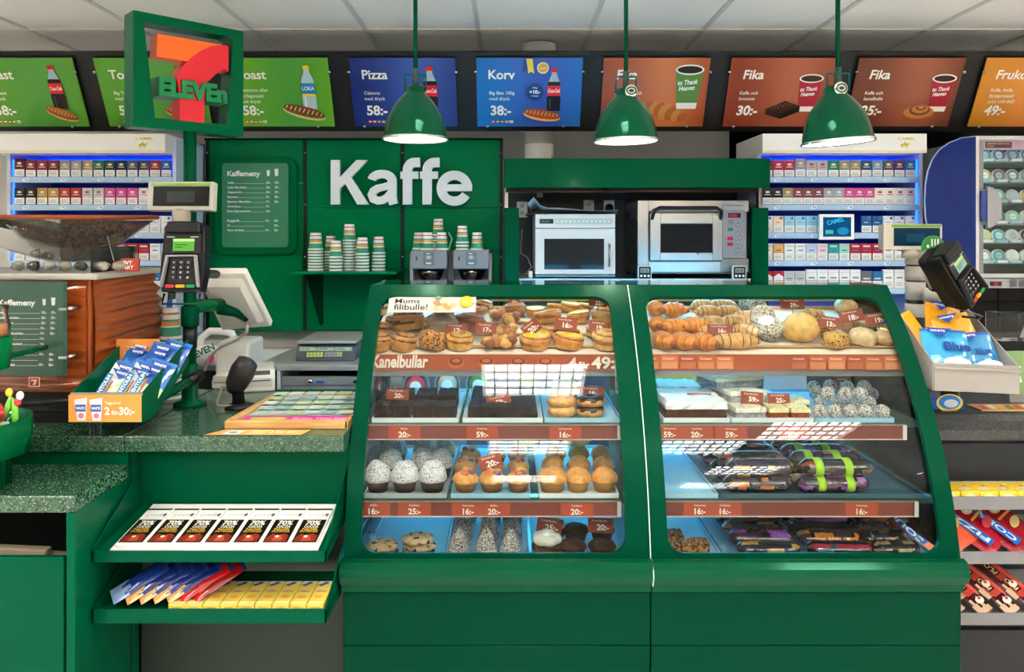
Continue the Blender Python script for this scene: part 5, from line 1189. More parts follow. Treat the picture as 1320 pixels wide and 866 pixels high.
def case(x0, x1, hl, hr, label, idx):
    t = thing('display_case', label, 'display case', ((x0+x1)/2, 2.27, 0), group='pastry display cases'); c = (x0+x1)/2
    def lc(v): return (v[0]-c, v[1]-2.27, v[2])
    ta, tb = t_of_py(382), t_of_py(713); r = .05; XL, XR = hl, hr
    rows = [TL*i/60 for i in range(61)]
    rows = sorted(set([q for q in rows if not (abs(q-ta) < .006 or abs(q-tb) < .006)]+[ta, tb]+[ta+r*(1-cos(pi/2*k/6)) for k in range(1, 7)]+[tb-r*(1-cos(pi/2*k/6)) for k in range(1, 7)]))
    def hole(q):
        ins = 0
        if q < ta+r: d = ta+r-q; ins = r-math.sqrt(max(0, r*r-d*d))
        elif q > tb-r: d = q-(tb-r); ins = r-math.sqrt(max(0, r*r-d*d))
        return XL+ins, XR-ins
    m = MB(); TH = .016
    def quad(xa, xb, xc, xd, q0, q1):
        # xa..xb along q0, xc..xd along q1, both skins
        for off in (0, TH): m.add([lc(surf(xa, q0, off)), lc(surf(xb, q0, off)), lc(surf(xd, q1, off)), lc(surf(xc, q1, off))], [(0, 1, 2, 3)], GREEN, True)
    for q0, q1 in zip(rows, rows[1:]):
        if q1 <= ta+1e-6 or q0 >= tb-1e-6: quad(x0, x1, x0, x1, q0, q1)
        else:
            a0, b0 = hole(q0); a1, b1 = hole(q1); quad(x0, a0, x0, a1, q0, q1); quad(b0, x1, b1, x1, q0, q1)
            for A, B in ((a0, a1), (b0, b1)): m.add([lc(surf(A, q0, 0)), lc(surf(A, q0, TH)), lc(surf(B, q1, TH)), lc(surf(B, q1, 0))], [(0, 1, 2, 3)], GREEN, True)
        for X in (x0, x1): m.add([lc(surf(X, q0, 0)), lc(surf(X, q0, TH)), lc(surf(X, q1, TH)), lc(surf(X, q1, 0))], [(0, 1, 2, 3)], GREEN)
    for q in (0, ta, tb, TL):
        xa, xb = (x0, x1) if q in (0, TL) else (XL+r, XR-r)
        m.add([lc(surf(xa, q, 0)), lc(surf(xb, q, 0)), lc(surf(xb, q, TH)), lc(surf(xa, q, TH))], [(0, 1, 2, 3)], GREEN)
    o = m.build('door_frame', paint, t)
    bm = bmesh.new(); bm.from_mesh(o.data); bmesh.ops.remove_doubles(bm, verts=bm.verts, dist=1e-5); bmesh.ops.recalc_face_normals(bm, faces=bm.faces)
    for e in bm.edges:
        if len(e.link_faces) == 2 and e.calc_face_angle(0) > R(40): e.smooth = False
    bm.to_mesh(o.data); bm.free()
    # curved pane
    m = MB(); N = 40
    for i in range(N):
        q0, q1 = ta-.03+(tb-ta+.06)*i/N, ta-.03+(tb-ta+.06)*(i+1)/N
        m.add([lc(surf(x0+.006, q0, TH+.003)), lc(surf(x1-.006, q0, TH+.003)), lc(surf(x1-.006, q1, TH+.003)), lc(surf(x0+.006, q1, TH+.003))], [(0, 1, 2, 3)], 'ffffff', True)
        m.add([lc(surf(x0+.006, q0, TH+.007)), lc(surf(x1-.006, q0, TH+.007)), lc(surf(x1-.006, q1, TH+.007)), lc(surf(x0+.006, q1, TH+.007))], [(0, 1, 2, 3)], 'ffffff', True)
    o = m.build('curved_pane', glass, t)
    bm = bmesh.new(); bm.from_mesh(o.data); bmesh.ops.remove_doubles(bm, verts=bm.verts, dist=1e-5); bmesh.ops.recalc_face_normals(bm, faces=bm.faces); bm.to_mesh(o.data); bm.free()
    # top, sides, floor, rear frame
    MB().box(x0-c+.004, x1-c-.004, 2.735-2.27, BACK-2.27, 1.312, 1.317, 'ffffff').build('top_pane', glass, t)
    side = [(surf(0, TL*i/20, TH+.009)[1]-2.27, surf(0, TL*i/20, TH+.009)[2]) for i in range(21)]+[(BACK-2.27, .534), (BACK-2.27, 1.308)]
    for X in (x0+.002, x1-.006): MB().prism([(a, b) for a, b in side], 'x', X-c, X-c+.004, 'ffffff').build('side_pane', glass, t)
    MB().box(x0-c, x1-c, 0.06, BACK-2.27, .47, .49, 'a8b4ba').build('case_floor', steel, t)
    for X in (x0+.004, x1-.024): MB().box(X-c, X-c+.02, BACK-2.27-.02, BACK-2.27, .49, 1.31, '2c4034').build('rear_post', satin, t)
    MB().box(x0-c, x1-c, BACK-2.27-.02, BACK-2.27, 1.296, 1.312, '26302c').build('rear_rail', satin, t)
    # base: rounded bumper and lower panels
    bp = [(.0, .545), (-.012, .552), (-.03, .548), (-.042, .532), (-.044, .51), (-.036, .49), (-.022, .483), (-.02, .478), (-.012, .476), (-.012, .455), (-.004, .45), (.03, .45), (.03, .545)]
    MB().prism([(a, b) for a, b in bp], 'x', x0-c-(.003 if idx == 0 else -.0008), x1-c-.0008, '003f28').build('bumper', mat('bumper_lacquer', .12, spec=.4, stint='80e0b8'), t)
    MB().box(x0-c, x1-c-.0015, .0, .03, .293, .449, DGREEN).build('upper_panel', paint, t, bevel=.0015, seg=1)
    MB().box(x0-c, x1-c-.0015, .0, .03, .02, .291, DGREEN).build('lower_panel', paint, t, bevel=.0015, seg=1)
    MB().box(x0-c+.01, x1-c-.01, .03, BACK-2.27, .0, .468, '15201b').build('plinth_body', satin, t)
    return t
CX = [(-.485, .4145), (.4165, 1.325)]
# window edges: keep the sloping sides of the openings
case(CX[0][0], CX[0][1], -.436, .345, 'left green pastry display case with curved front pane', 0)
case(CX[1][0], CX[1][1], .468, 1.272, 'right green pastry display case with curved front pane', 1)

# pale joint strip following the curve between the two cases
m = MB(); pr_ = [(prof(TL*i/30)[0]-.004, prof(TL*i/30)[1]) for i in range(31)]+[(2.232, .53), (2.222, .51), (2.236, .48)]
m.prism(pr_+[(a+.012, b) for a, b in reversed(pr_)], 'x', .4142, .4168, 'cfe4dc'); m.build('joint_strip', satin, label='thin pale strip running down the joint between the two display cases', cat='trim')
# shelves inside the cases: things of their own with price rails
SH = {0: (1.102, 2.575, 3.0, .0), 1: (.905, 2.455, 2.98, 0), 2: (.692, 2.375, 2.98, 0), 3: (.50, 2.335, 3.0, 0)}
def pricetext(q, x, z, s_, h=.026, small=True):
    q.text(s_, x, z, h, 'f6ece4', .03, align='c')
    if small: q.text(random.choice(['Wienerbröd', 'Muffins', 'Kokostopp', 'Brownie', 'Kladdkaka']), x, z+h*1.35, h*.32, 'f0d8cc', .01, align='c')
RAIL = [[None, [(522, '20:-'), (622, '59:-'), (728, '16:-')], [(483, '16:-'), (535, '25:-'), (604, '16:-'), (637, '20:-'), (743, '20:-')]],
        [None, [(862, '59:-'), (897, '20:-'), (941, '59:-'), (1020, '20:-')], [(901, '16:-'), (933, '16:-'), (1108, '16:-')]]]
RX = [[(470, 800), (475, 800), (464, 800)], [(843, 1180), (850, 1166), (855, 1181)]]
SN = ['top', 'middle', 'low']
for ci in (0, 1):
    x0, x1 = CX[ci]; nm = 'left' if ci == 0 else 'right'
    for s_ in (0, 1, 2):
        z, yf, yb, _ = SH[s_]; a, b = x0+.012, x1-.012
        t = thing('case_shelf', f'{SN[s_]} shelf with brown price rail inside the {nm} display case', 'shelf', ((a+b)/2, yf, z-.02), group='shelves inside the display cases'); c = (a+b)/2
        if s_ == 0:
            m = MB().prism([(0, 0), (0, .004), (yb-yf, .13), (yb-yf, .126)], 'x', a-c, b-c, 'e6dccb'); m.build('sloping_board', satin, t)
            # wooden slats across the back and light cross slats
            for k in range(2): MB().lathe([(.007, a-c), (.007, b-c)], 10, 'd8b07c', (0, yb-yf-.02, .162-.032*k), axis='x').build('wooden_rod', wood, t)
            for k in range(3): MB().box(a-c, b-c, .06+.1*k, .085+.1*k, .004+.295*(.085+.1*k), .008+.295*(.085+.1*k), 'dcc8a4').build('slat', wood, t)
            MB().box(a-c, b-c, -.012, -.006, -.036, .016, 'b2583a').build('price_rail', printed, t)
            MB().box(a-c, b-c, -.008, .03, -.056, -.038, '8a8684').build('rail_profile', satin, t)
        else:
            MB().box(a-c, b-c, 0, yb-yf, 0, .012, 'ffffff').build('glass_board', glassmat('shelf_glass', 'd0ece4', 1.45, 0, .12, '9cc8bc') if 'sg' not in MATS else MATS['sg'], t); MATS['sg'] = bpy.data.materials['shelf_glass']
            ra, rb = PX(RX[ci][s_][0], yf), PX(RX[ci][s_][1], yf)
            ra = max(ra, a); rb = min(rb, b)
            MB().box(ra-c, rb-c, -.012, -.004, -.034, .008, '7c3a30').build('price_rail', printed, t)
            MB().box(ra-c, rb-c, -.014, -.003, -.037, -.034, 'd8c8c0').box(ra-c, rb-c, -.014, -.003, .008, .010, '98887c').box(rb-c-.012, rb-c, -.015, -.003, -.036, .009, 'd8d4d0').build('rail_edge', satin, t)
            q = Print()
            for px_, s2 in RAIL[ci][s_]:
                X = PX(px_, yf); q.rect(X-.05, -.033, X+.05, .007, 'b0492c'); pricetext(q, X, -.028, s2, .018)
            q.build('rail_print', printed, t, (-c, -.0125, 0))
        # cyan led strip at the rear under the shelf
        MB().box(a-c+.03, b-c-.03, yb-yf-.03, yb-yf-.015, -.02 if s_ else .085, -.012 if s_ else .093).build('led_strip', led_cyan, t)
    MB().box(x0+.04, x1-.04, BACK-.035, BACK-.022, 1.275, 1.285).build('led_strip', led_cyan, bpy.data.objects['display_case' if ci == 0 else 'display_case.001'], (-(x0+x1)/2, -2.27, 0))
# top rails print
q = Print(); q.text('Kanelbullar', -.455, .012, .042, 'f8ece0', .03, .15, w=.188)
for px_ in (588, 627, 668, 703): 
    X = PX(px_, 2.565); q.ell(X, .027, .028, .02, 'c8683c'); q.ell(X, .032, .022, .013, '8a3c20'); q.ell(X, .034, .014, .007, 'c87848')
q.text('4', PX(733, 2.565), .010, .036, 'f8ece0', .03); q.text('för', PX(745, 2.565), .010, .022, 'f8ece0', .03); q.text('49:-', PX(762, 2.565), .010, .038, 'f8ece0', .035, w=.097)
q.build('lettering', printed, bpy.data.objects['case_shelf'], (-(CX[0][0]+CX[0][1])/2, -.0125, -.038))
q = Print()
for k in range(14):
    X = .44+.061*k
    if X > 1.26: break
    if 5 <= k <= 7: continue
    q.rect(X, .004+.002*(k % 3), X+.058, .048+.003*(k % 2), ['c8643c', 'd87848', 'b85434'][k % 3]); q.text('Croissant', X+.008, .038, .007, 'fff4e8', .01); q.rect(X+.004, .008, X+.054, .03, ['d88858', 'e09468', 'c87048'][k % 3])
q.build('lettering', printed, bpy.data.objects['case_shelf.003'], (-(CX[1][0]+CX[1][1])/2, -.0125, -.038))
# sticker on the pane
ts = t_of_py(392); y, z = prof(ts); n = pn(ts); ya, za = prof(t_of_py(402.5)); yb, zb = prof(t_of_py(382))
t = thing('pane_sticker', 'white Mums filibulle sticker on the left case pane', 'sticker', (PX(499, ya), ya+.004, za), (-math.atan2(yb-ya, zb-za), 0, 0))
Hh = math.dist((ya, za), (yb, zb)); W = PX(613, ya)-PX(499, ya)
MB().box(0, W, 0, .001, 0, Hh, 'b8b6b2').build('sheet', paper, t)
q = Print(); q.text('Mums', .022, Hh*.56, Hh*.3, '0c0a08', .01, w=.085); q.text('filibulle!', .02, Hh*.14, Hh*.36, '0c0a08', .01, w=.115)
for k in range(8): q.ell(.165+.014*(k % 5), Hh*(.25+.16*(k % 3)), .012, .009, ['e0a060', 'c86c38', 'e8c088', 'd88850'][k % 4], 10)
q.ell(.17, Hh*.85, .012, .008, '5c7c4c', 10); q.ell(.268, Hh*.62, .024, .024, 'f0a828', 18); q.text('4 för 49', .252, Hh*.55, .009, 'fff4d8', .02); q.build('sticker_print', printed, t, (0, 0, 0))

# ================================================================ pastries
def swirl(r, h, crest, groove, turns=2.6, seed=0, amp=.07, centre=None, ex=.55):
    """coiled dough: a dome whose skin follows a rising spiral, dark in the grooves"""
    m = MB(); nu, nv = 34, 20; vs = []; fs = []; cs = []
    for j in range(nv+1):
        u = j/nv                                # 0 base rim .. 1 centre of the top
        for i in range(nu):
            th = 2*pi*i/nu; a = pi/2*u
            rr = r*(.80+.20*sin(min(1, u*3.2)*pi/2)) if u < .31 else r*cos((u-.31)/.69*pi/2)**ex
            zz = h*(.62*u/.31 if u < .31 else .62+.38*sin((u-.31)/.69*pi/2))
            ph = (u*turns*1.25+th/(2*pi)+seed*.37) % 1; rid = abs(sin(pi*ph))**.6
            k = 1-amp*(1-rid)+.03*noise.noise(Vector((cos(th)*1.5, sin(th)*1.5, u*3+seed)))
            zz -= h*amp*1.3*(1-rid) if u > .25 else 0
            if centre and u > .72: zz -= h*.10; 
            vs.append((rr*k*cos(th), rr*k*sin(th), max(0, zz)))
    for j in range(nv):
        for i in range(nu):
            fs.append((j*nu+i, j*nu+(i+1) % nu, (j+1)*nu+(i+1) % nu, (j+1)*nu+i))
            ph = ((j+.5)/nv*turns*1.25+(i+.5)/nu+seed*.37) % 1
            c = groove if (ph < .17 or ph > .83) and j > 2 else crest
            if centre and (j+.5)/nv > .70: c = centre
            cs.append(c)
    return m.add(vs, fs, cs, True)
def bun(r, h, c1, c2, turns=2.2, seed=0): return swirl(r, h, c1, c2, turns, seed)
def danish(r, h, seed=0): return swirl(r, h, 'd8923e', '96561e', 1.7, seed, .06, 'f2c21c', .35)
def croissant(l, r, c1='c8762e', c2='9c4e1a', stripe=None, bend=.35):
    m = MB(); n = 46; pts = []; rad = []; cols = []
    for i in range(n+1):
        q = -1+2*i/n; pts.append((l/2*q, -bend*l*(q*q)*.5, r*.85)); sg = (abs(q)*3.3) % 1
        rad.append(max(.002, r*(1-abs(q)**(1.9 if not stripe else 2.6)*.82)*(1.0+(.22 if not stripe else .1)*(sg-.5)))); band = sg > .86
        cols.append((stripe if band else c1) if stripe else (c2 if sg > .8 or abs(q) > .9 else c1))
    return m.tube(pts, rad, 12, cols, flat=.85)
def cookiecluster(r, seed):
    m = MB()
    for k in range(9):
        a = k*2.4; d = r*.55*((k % 3)/2); m.blob((d*cos(a), d*sin(a), r*.45+r*.35*(k/9)), (r*.5, r*.42, r*.4), ['c4843c', 'b06c2c', '8c4c20', 'd89c54'][(k+seed) % 4], 10, 7, .35, 5, seed=k+seed*9)
    return m
def cupcake_parts(t, r, h, cupcol, topmat, topcol, dome=.8):
    MB().lathe([(r*.7, 0), (r*.98, h*.55)], 40, cupcol, fn=lambda a, z: 1+.035*cos(a*20)).build('paper_case', paper, t)
    MB().blob((0, 0, h*.5), (r*1.08, r*1.08, h*.55*dome), topcol, 20, 10, .14, 2.5, flat=.15, seed=r*999).build('muffin_top', topmat, t)
SLOPE = .126/(3.0-2.575)
def topY(py):   # ray onto the sloping top board
    k = (py-300)/1000; z0, y0 = 1.086, 2.575
    return (1.5-z0+SLOPE*y0)/(k+SLOPE)
def on_top(px, py, r): 
    Y = min(2.96, max(2.6, topY(py))+r*.55); return (PX(px, Y), Y, 1.086+SLOPE*(Y-2.575)+.001)
def on(px, py, s_, r, extra=0):
    z = SH[s_][0]-(.008 if s_ < 3 else .01)+extra; Y = min(2.95, (1.5-z)*1000/(py-300)+r*.6); return (PX(px, Y), Y, z)
NN = {}
def put(m, name, material, loc, rot, lab, cat, grp):
    return m.build(name, material, None, loc, rot, label=lab, cat=cat, group=grp)
tz = (R(7), 0, 0)
G1 = 'pastries on the top shelf of the left case'
# powdered / nut cinnamon buns
lst = [(489,455,15,'leftmost in the front row'),(519,455,16,'second in the front row'),(556,455,18,'third in the front row'),(489,433,12,'leftmost in the second row'),(527,431,21,'large, under the white sticker'),(560,430,15,'beside the clear bag, second row'),(488,408,13,'at the far back left'),(508,425,12,'darker, behind the second front bun'),(621,403,13,'just right of the white sticker'),(570,412,13,'back row below the sticker')]
for k, (px_, py_, rp, wh) in enumerate(lst):
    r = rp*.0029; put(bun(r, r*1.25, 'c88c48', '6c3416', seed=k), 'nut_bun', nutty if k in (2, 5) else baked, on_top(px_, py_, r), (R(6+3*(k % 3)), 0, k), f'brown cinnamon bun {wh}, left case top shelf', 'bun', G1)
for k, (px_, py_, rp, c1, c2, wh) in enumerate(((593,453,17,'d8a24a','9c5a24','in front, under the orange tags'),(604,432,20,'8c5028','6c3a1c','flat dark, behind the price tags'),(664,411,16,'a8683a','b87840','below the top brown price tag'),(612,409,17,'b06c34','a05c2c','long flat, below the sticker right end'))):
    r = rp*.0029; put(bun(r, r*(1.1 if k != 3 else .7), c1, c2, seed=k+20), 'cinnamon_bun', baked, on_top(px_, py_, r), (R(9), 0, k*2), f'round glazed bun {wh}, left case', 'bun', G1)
for k, (px_, py_, rp) in enumerate(((631,453,13),(651,453,14),(637,437,12),(654,436,12),(640,415,12),(657,422,13))):
    r = rp*.0031; put(cookiecluster(r, k), 'nut_cluster', baked, on_top(px_, py_, r), tz, f'orange-brown nut cluster pastry, {ORD[k]} counted front to back, left case centre', 'pastry', 'nut clusters in the left case')
for k, (px_, py_, rp, wh) in enumerate(((690,453,19,'front left with yolk-yellow custard'),(731,453,19,'front right of the pair'),(704,438,15,'behind the front left one'),(733,440,14,'behind the sixteen price tag'),(707,420,18,'tall one in the middle'),(747,418,15,'right of the sixteen price tag'),(690,410,13,'back left'),(735,402,14,'back centre'),(755,400,12,'back right'),(716,400,12,'rear row, centre left'))):
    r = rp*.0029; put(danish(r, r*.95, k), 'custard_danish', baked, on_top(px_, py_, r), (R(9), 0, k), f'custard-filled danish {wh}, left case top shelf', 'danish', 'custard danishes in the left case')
for k, (px_, py_, rp, wh) in enumerate(((782,453,18,'front, smooth with white icing'),(767,437,13,'left behind the front one'),(781,424,20,'large one behind the orange tag'),(781,403,14,'at the back behind the top tag'))):
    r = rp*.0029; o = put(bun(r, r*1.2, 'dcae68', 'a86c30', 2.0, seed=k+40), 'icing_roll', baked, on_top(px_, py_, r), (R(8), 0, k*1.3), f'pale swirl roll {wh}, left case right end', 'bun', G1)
    MB().blob((r*.1, 0, r*.98), (r*.3, r*.25, r*.08), 'f6f0e4', 10, 6, .3, 4).build('icing', cream, o)
m = MB().blob((0, 0, .04), (.055, .03, .045), 'a8907c', 14, 9, .35, 4, seed=4); l_ = on_top(571, 434, .03); m.build('bagged_bun', foil, None, l_, label='bun in a crinkled clear bag with small label, left case', cat='bun')
# right case, top shelf
G2 = 'breads on the top shelf of the right case'
for k, (px_, py_, l, rz, wh) in enumerate(((852,452,78,100,'front left corner'),(878,453,80,105,'second in front, dark tipped'),(905,454,72,115,'third in front, pointing right'),(846,430,60,70,'at the left frame edge'),(868,432,70,20,'second row, left'),(893,430,76,10,'second row, arched one'),(843,409,60,90,'far back left'),(868,410,66,5,'back row by the wall'))):
    L_ = l*.00265*.62; put(croissant(L_, .036 if k < 3 else .034, 'dc8a34', 'a4541a'), 'croissant', baked, on_top(px_, py_, .02), (R(14), 0, R(rz)), f'golden croissant {wh} of the right case', 'croissant', 'croissants in the right case')
for k, (px_, py_, l, rz, wh) in enumerate(((945,451,68,2,'long one in front'),(925,436,50,-10,'behind the front one, left'),(960,437,44,-30,'behind the front one, right'),(916,425,44,5,'second row, left'),(947,424,46,0,'second row behind the tag'),(912,411,40,5,'third row, left'),(938,411,40,0,'third row, middle'),(962,418,40,-15,'third row, right'),(905,402,34,0,'rear row, left'),(930,400,44,0,'rear row, right'))):
    put(croissant(l*.00265, .028 if k else .032, 'd29c5a', 'b87c3c', '4a2c18', .12), 'striped_croissant', baked, on_top(px_, py_, .02), (R(14), 0, R(rz)), f'straight filled croissant with dark stripes, {wh}, right case', 'croissant', 'striped croissants in the right case')
for k, (px_, py_, rp, wh) in enumerate(((992,443,17,'front and largest'),(983,424,16,'second from the front'),(974,409,14,'third from the front'),(963,399,12,'rearmost'))):
    r = rp*.00275; put(MB().blob((0, 0, r*.85), (r, r, r*.92), 'ffffff', 20, 12, .08, 3, seed=k), 'sesame_roll', sesame, on_top(px_, py_, r), tz, f'grey sesame-covered round roll, {wh}, right case', 'roll', G2)
for k, (px_, py_, rx, rz_, mt_, c, wh, bx) in enumerate(((1031,446,25,1.15,baked,'dcb060','big golden flour-dusted loaf beside the sesame rolls',1),(1047,420,17,.9,seeded,'c89c5c','seeded roll behind the big golden loaf',1),(1076,452,17,.9,seeded,'c8904c','square seeded roll in front',.6),(1111,450,21,.8,baked,'d8bc8c','white-floured rustic roll in front',.85),(1140,449,17,.85,baked,'d8b080','pale round roll at the right front',.9),(1089,408,19,.9,baked,'deb070','light crusty roll behind the tags',1),(1122,428,15,.8,baked,'c8a06c','pale roll behind the rightmost tag',.9),(1063,432,13,.8,seeded,'b8884c','small seeded roll behind the thirteen tag',.8),(1133,405,22,.7,baked,'c0ae90','greyish loaf at the back right corner',.9),(1096,430,12,.8,baked,'c8985c','small crusty roll between the tags',.9))):
    r = rx*.0027; put(MB().blob((0, 0, r*.6*rz_), (r, r*.8, r*rz_*.68), c, 20, 12, .12, 2.2, flat=.8, seed=k+50, box=bx), 'bread_roll', mt_, on_top(px_, py_, r), (R(8), 0, .3*k), f'{wh}, right case', 'bread', G2)

# ---------------- middle shelves
def board(px0, px1, s_, name, lab, cat, col, y0=None, y1=None, material=satin, h=.006):
    z, yf, yb, _ = SH[s_]; y0 = y0 or yf+.012; y1 = y1 or yb-.05; a, b = PX(px0, y0), PX(px1, y0); zz = z-.0075 if s_ < 3 else .4905
    t = thing(name, lab, cat, ((a+b)/2, y0, zz)); W = (b-a)/2; D = y1-y0
    MB().box(-W, W, 0, D, 0, .003, col).build('base', material, t)
    for (xa, xb, ya, yb2) in ((-W-.002, -W+.002, 0, D), (W-.002, W+.002, 0, D), (-W, W, -.002, .002), (-W, W, D-.002, D+.002)):
        MB().box(xa, xb, ya, yb2, 0, .014, col).build('rim', material, t)
    return zz+.004
WH = 'dfe4e6'; TB = '9fc8dc'
TZ1 = board(480, 590, 1, 'cake_tray', 'white paper-lined tray under the dark brownies, left case middle shelf', 'tray', WH)
TZ1 = board(597, 699, 1, 'cake_tray', 'white tray under the flat brownie slab, left case middle shelf', 'tray', WH)
TZ1 = board(703, 800, 1, 'cake_tray', 'pale blue tray under the doughnuts, left case middle shelf', 'tray', TB)
TZ2 = board(470, 575, 2, 'cake_tray', 'clear grey tray under the sugared muffins, left case low shelf', 'tray', 'a8b0b4')
TZ2 = board(582, 683, 2, 'cake_tray', 'pale blue tray under the fruit muffins, left case low shelf', 'tray', TB)
TZ2 = board(696, 797, 2, 'cake_tray', 'white tray under the plain muffins, left case low shelf', 'tray', WH)
TZ3 = board(468, 570, 3, 'cake_tray', 'pale blue tray under the chip cookies, left case floor', 'tray', TB, 2.36, 2.8)
TZ3 = board(574, 682, 3, 'cake_tray', 'blue-grey tray under the coconut cones, left case floor', 'tray', 'b8c4d0', 2.36, 2.9)
TZ3 = board(688, 806, 3, 'cake_tray', 'pale blue tray under the frosted cupcake, left case floor', 'tray', TB, 2.36, 2.9)
board(856, 940, 1, 'cake_tray', 'white tray under the iced chocolate cake, right case middle shelf', 'tray', WH)
board(944, 1048, 1, 'cake_tray', 'white tray under the cream slices, right case middle shelf', 'tray', WH)
board(1052, 1152, 1, 'cake_tray', 'pale blue tray under the coconut balls, right case middle shelf', 'tray', TB)
board(862, 935, 3, 'cake_tray', 'pale blue tray under the nut squares, right case floor', 'tray', TB, 2.36, 2.85)
board(940, 1215, 3, 'cake_tray', 'long pale blue tray under the reflection-painted rolls, right case floor', 'tray', '86b8d4', 2.36, 2.9)
board(858, 925, 2, 'cake_tray', 'pale blue tray at the left of the right case low shelf', 'tray', TB)
board(930, 1190, 2, 'cake_tray', 'long dark tray under the wraps, right case low shelf', 'tray', '46606c')
def slab(px0, px1, y0, y1, z, h, c, name, lab, material=crumbly, icing=None, tilt=0, grp=None, seed=0, icol='f2f2f0'):
    a, b = PX(px0, y0), PX(px1, y0); W = (b-a)/2; D = y1-y0; m = MB(); nx, ny = 12, 5
    t = thing(name, lab, 'cake', ((a+b)/2, y0, z), (0, 0, R(tilt)), group=grp)
    def grid(z0, z1, ins, amp, col, sd):
        m = MB(); vs = []; fs = []
        ring_ = [(-1+2*i/nx, -1) for i in range(nx)]+[(1, -1+2*i/ny) for i in range(ny)]+[(1-2*i/nx, 1) for i in range(nx)]+[(-1, 1-2*i/ny) for i in range(ny)]
        n = len(ring_)
        for lv, (zz, k) in enumerate(((z0, 1), ((z0+z1)/2, 1.0), (z1, .97), (z1, .5), (z1, 0.01))):
            for i, (u, v) in enumerate(ring_):
                w_ = 1+amp*noise.noise(Vector((u*5+sd, v*5, lv*.8))); zz2 = zz+(amp*.1*noise.noise(Vector((u*4*k, v*4*k, sd))) if lv > 1 else 0)
                vs.append((u*(W-ins)*k*w_, D/2+v*(D/2-ins)*k*w_, zz2))
        for lv in range(4):
            for i in range(n): j = (i+1) % n; fs.append((lv*n+i, lv*n+j, (lv+1)*n+j, (lv+1)*n+i))
        m.add(vs, fs, col, False); return m
    grid(0, h if not icing else h*.6, .002, .05, c, seed).build('sponge', material, t)
    if icing: grid(h*.6, h, 0, .07, icol, seed+5).build('icing', cream, t)
    return t
z1 = SH[1][0]-.003; z2 = SH[2][0]-.003; z3 = .4945
for k, (a, b) in enumerate(((481, 500), (500, 529), (531, 559), (559, 588))):
    slab(a, b, 2.48, 2.57, z1, .044, '24100a', 'brownie', f'dark brownie square, {ORD[k]} from left in the front row, left case', grp='front row brownies', seed=k)
    slab(a+3, b+1, 2.60, 2.74, z1, .052, '24100a', 'brownie', f'dark brownie square, {ORD[k]} from left in the second row, left case', grp='second row brownies', seed=k+9)
slab(602, 694, 2.475, 2.84, z1, .04, '1e0e0c', 'brownie_slab', 'uncut dark brownie slab in the left case', seed=31)
def doughnut(px_, Y, z, r, lab, choc):
    t = thing('doughnut', lab, 'doughnut', (PX(px_, Y), Y, z), group='doughnuts in the left case')
    n = 28; MB().tube([(r*.56*cos(2*pi*i/n), r*.56*sin(2*pi*i/n), r*.36) for i in range(n)], r*.44, 12, 'cf9450', closed=True, flat=.8).build('ring', baked, t)
    MB().tube([(r*.56*cos(2*pi*i/n), r*.56*sin(2*pi*i/n), r*.36+.003) for i in range(n)], r*.43, 12, '2c160e' if choc else 'e0ac68', closed=True, flat=.8, fn=lambda i, a: 1.02 if sin(a) > .15*sin(i*1.7) else .9).build('glaze', cream if choc else baked, t)
for k, (px_, Y, lv, ch) in enumerate(((724, 2.53, 0, 0), (723, 2.53, 1, 0), (761, 2.53, 0, 1), (761, 2.535, 1, 1), (727, 2.66, 0, 0), (727, 2.66, 1, 0), (728, 2.79, 0, 0), (728, 2.79, 1, 0), (762, 2.66, 0, 1), (762, 2.66, 1, 1), (764, 2.79, 0, 1))):
    row = ['front', 'second', 'rear'][0 if Y < 2.6 else 1 if Y < 2.7 else 2]
    doughnut(px_, Y, z1+.001+lv*.031, .047, f'{"chocolate" if ch else "plain golden"} doughnut, {"upper" if lv else "lower"} one of the {row} stack', ch)
def muffin(px_, py_, s_, rp, kind, lab, Y=None):
    z = {1: z1, 2: z2, 3: z3}[s_]; r = rp*.0026
    Y = Y or min(2.92, (1.5-z)*1000/(py_-300)+r); t = thing('muffin', lab, 'muffin', (PX(px_, Y), Y, z+.001), group={'p': 'sugared muffins', 'f': 'fruit muffins', 'y': 'plain muffins', 'd': 'dark muffins', 'w': 'frosted cupcakes'}[kind]+' in the left case')
    if kind == 'p': cupcake_parts(t, r, .085, '3a2018', powdered, 'ffffff', 1.1)
    elif kind == 'f':
        cupcake_parts(t, r, .068, '8c5a2c', baked, 'd8984c', .8); rr = random.Random(px_)
        for q in range(5): a = q*1.26+rr.random(); MB().blob((r*.5*cos(a), r*.5*sin(a), .058), (r*.34, r*.3, r*.24), ['e88c30', 'f0b040', '8c3c50', 'd86c3c', '7c5a80'][q], 10, 7, .2, 4, seed=q).build('fruit_piece', cream, t)
    elif kind == 'y': cupcake_parts(t, r, .075, 'a8783c', baked, 'd89444', .85)
    elif kind == 'd': cupcake_parts(t, r, .065, '4a3428', crumbly, '4c3020', .5)
    elif kind == 'w':
        cupcake_parts(t, r, .06, '6c4428', crumbly, '4c3020', .5); m = MB()
        for q in range(5): a = q*1.26; m.blob((r*.45*cos(a), r*.45*sin(a), .055), (r*.62, r*.6, r*.42), 'f2ede0', 12, 8, .15, 3, seed=q)
        m.blob((0, 0, .066), (r*.6, r*.6, r*.42), 'f6f2e8', 12, 8, .15, 3); m.build('frosting', cream, t)
P_ = [(487,617,15,'front left'),(522,619,16,'front middle'),(558,619,16,'front right'),(503,600,15,'second row left'),(545,600,15,'second row right'),(569,601,14,'second row far right'),(511,588,14,'rear left'),(547,588,14,'rear middle'),(574,588,13,'rear right')]
for px_, py_, rp, wh in P_: muffin(px_, py_, 2, rp, 'p', f'dark muffin heaped with powdered sugar, {wh}, left case', {'f': 2.44, 's': 2.58, 'r': 2.73}[wh[0]])
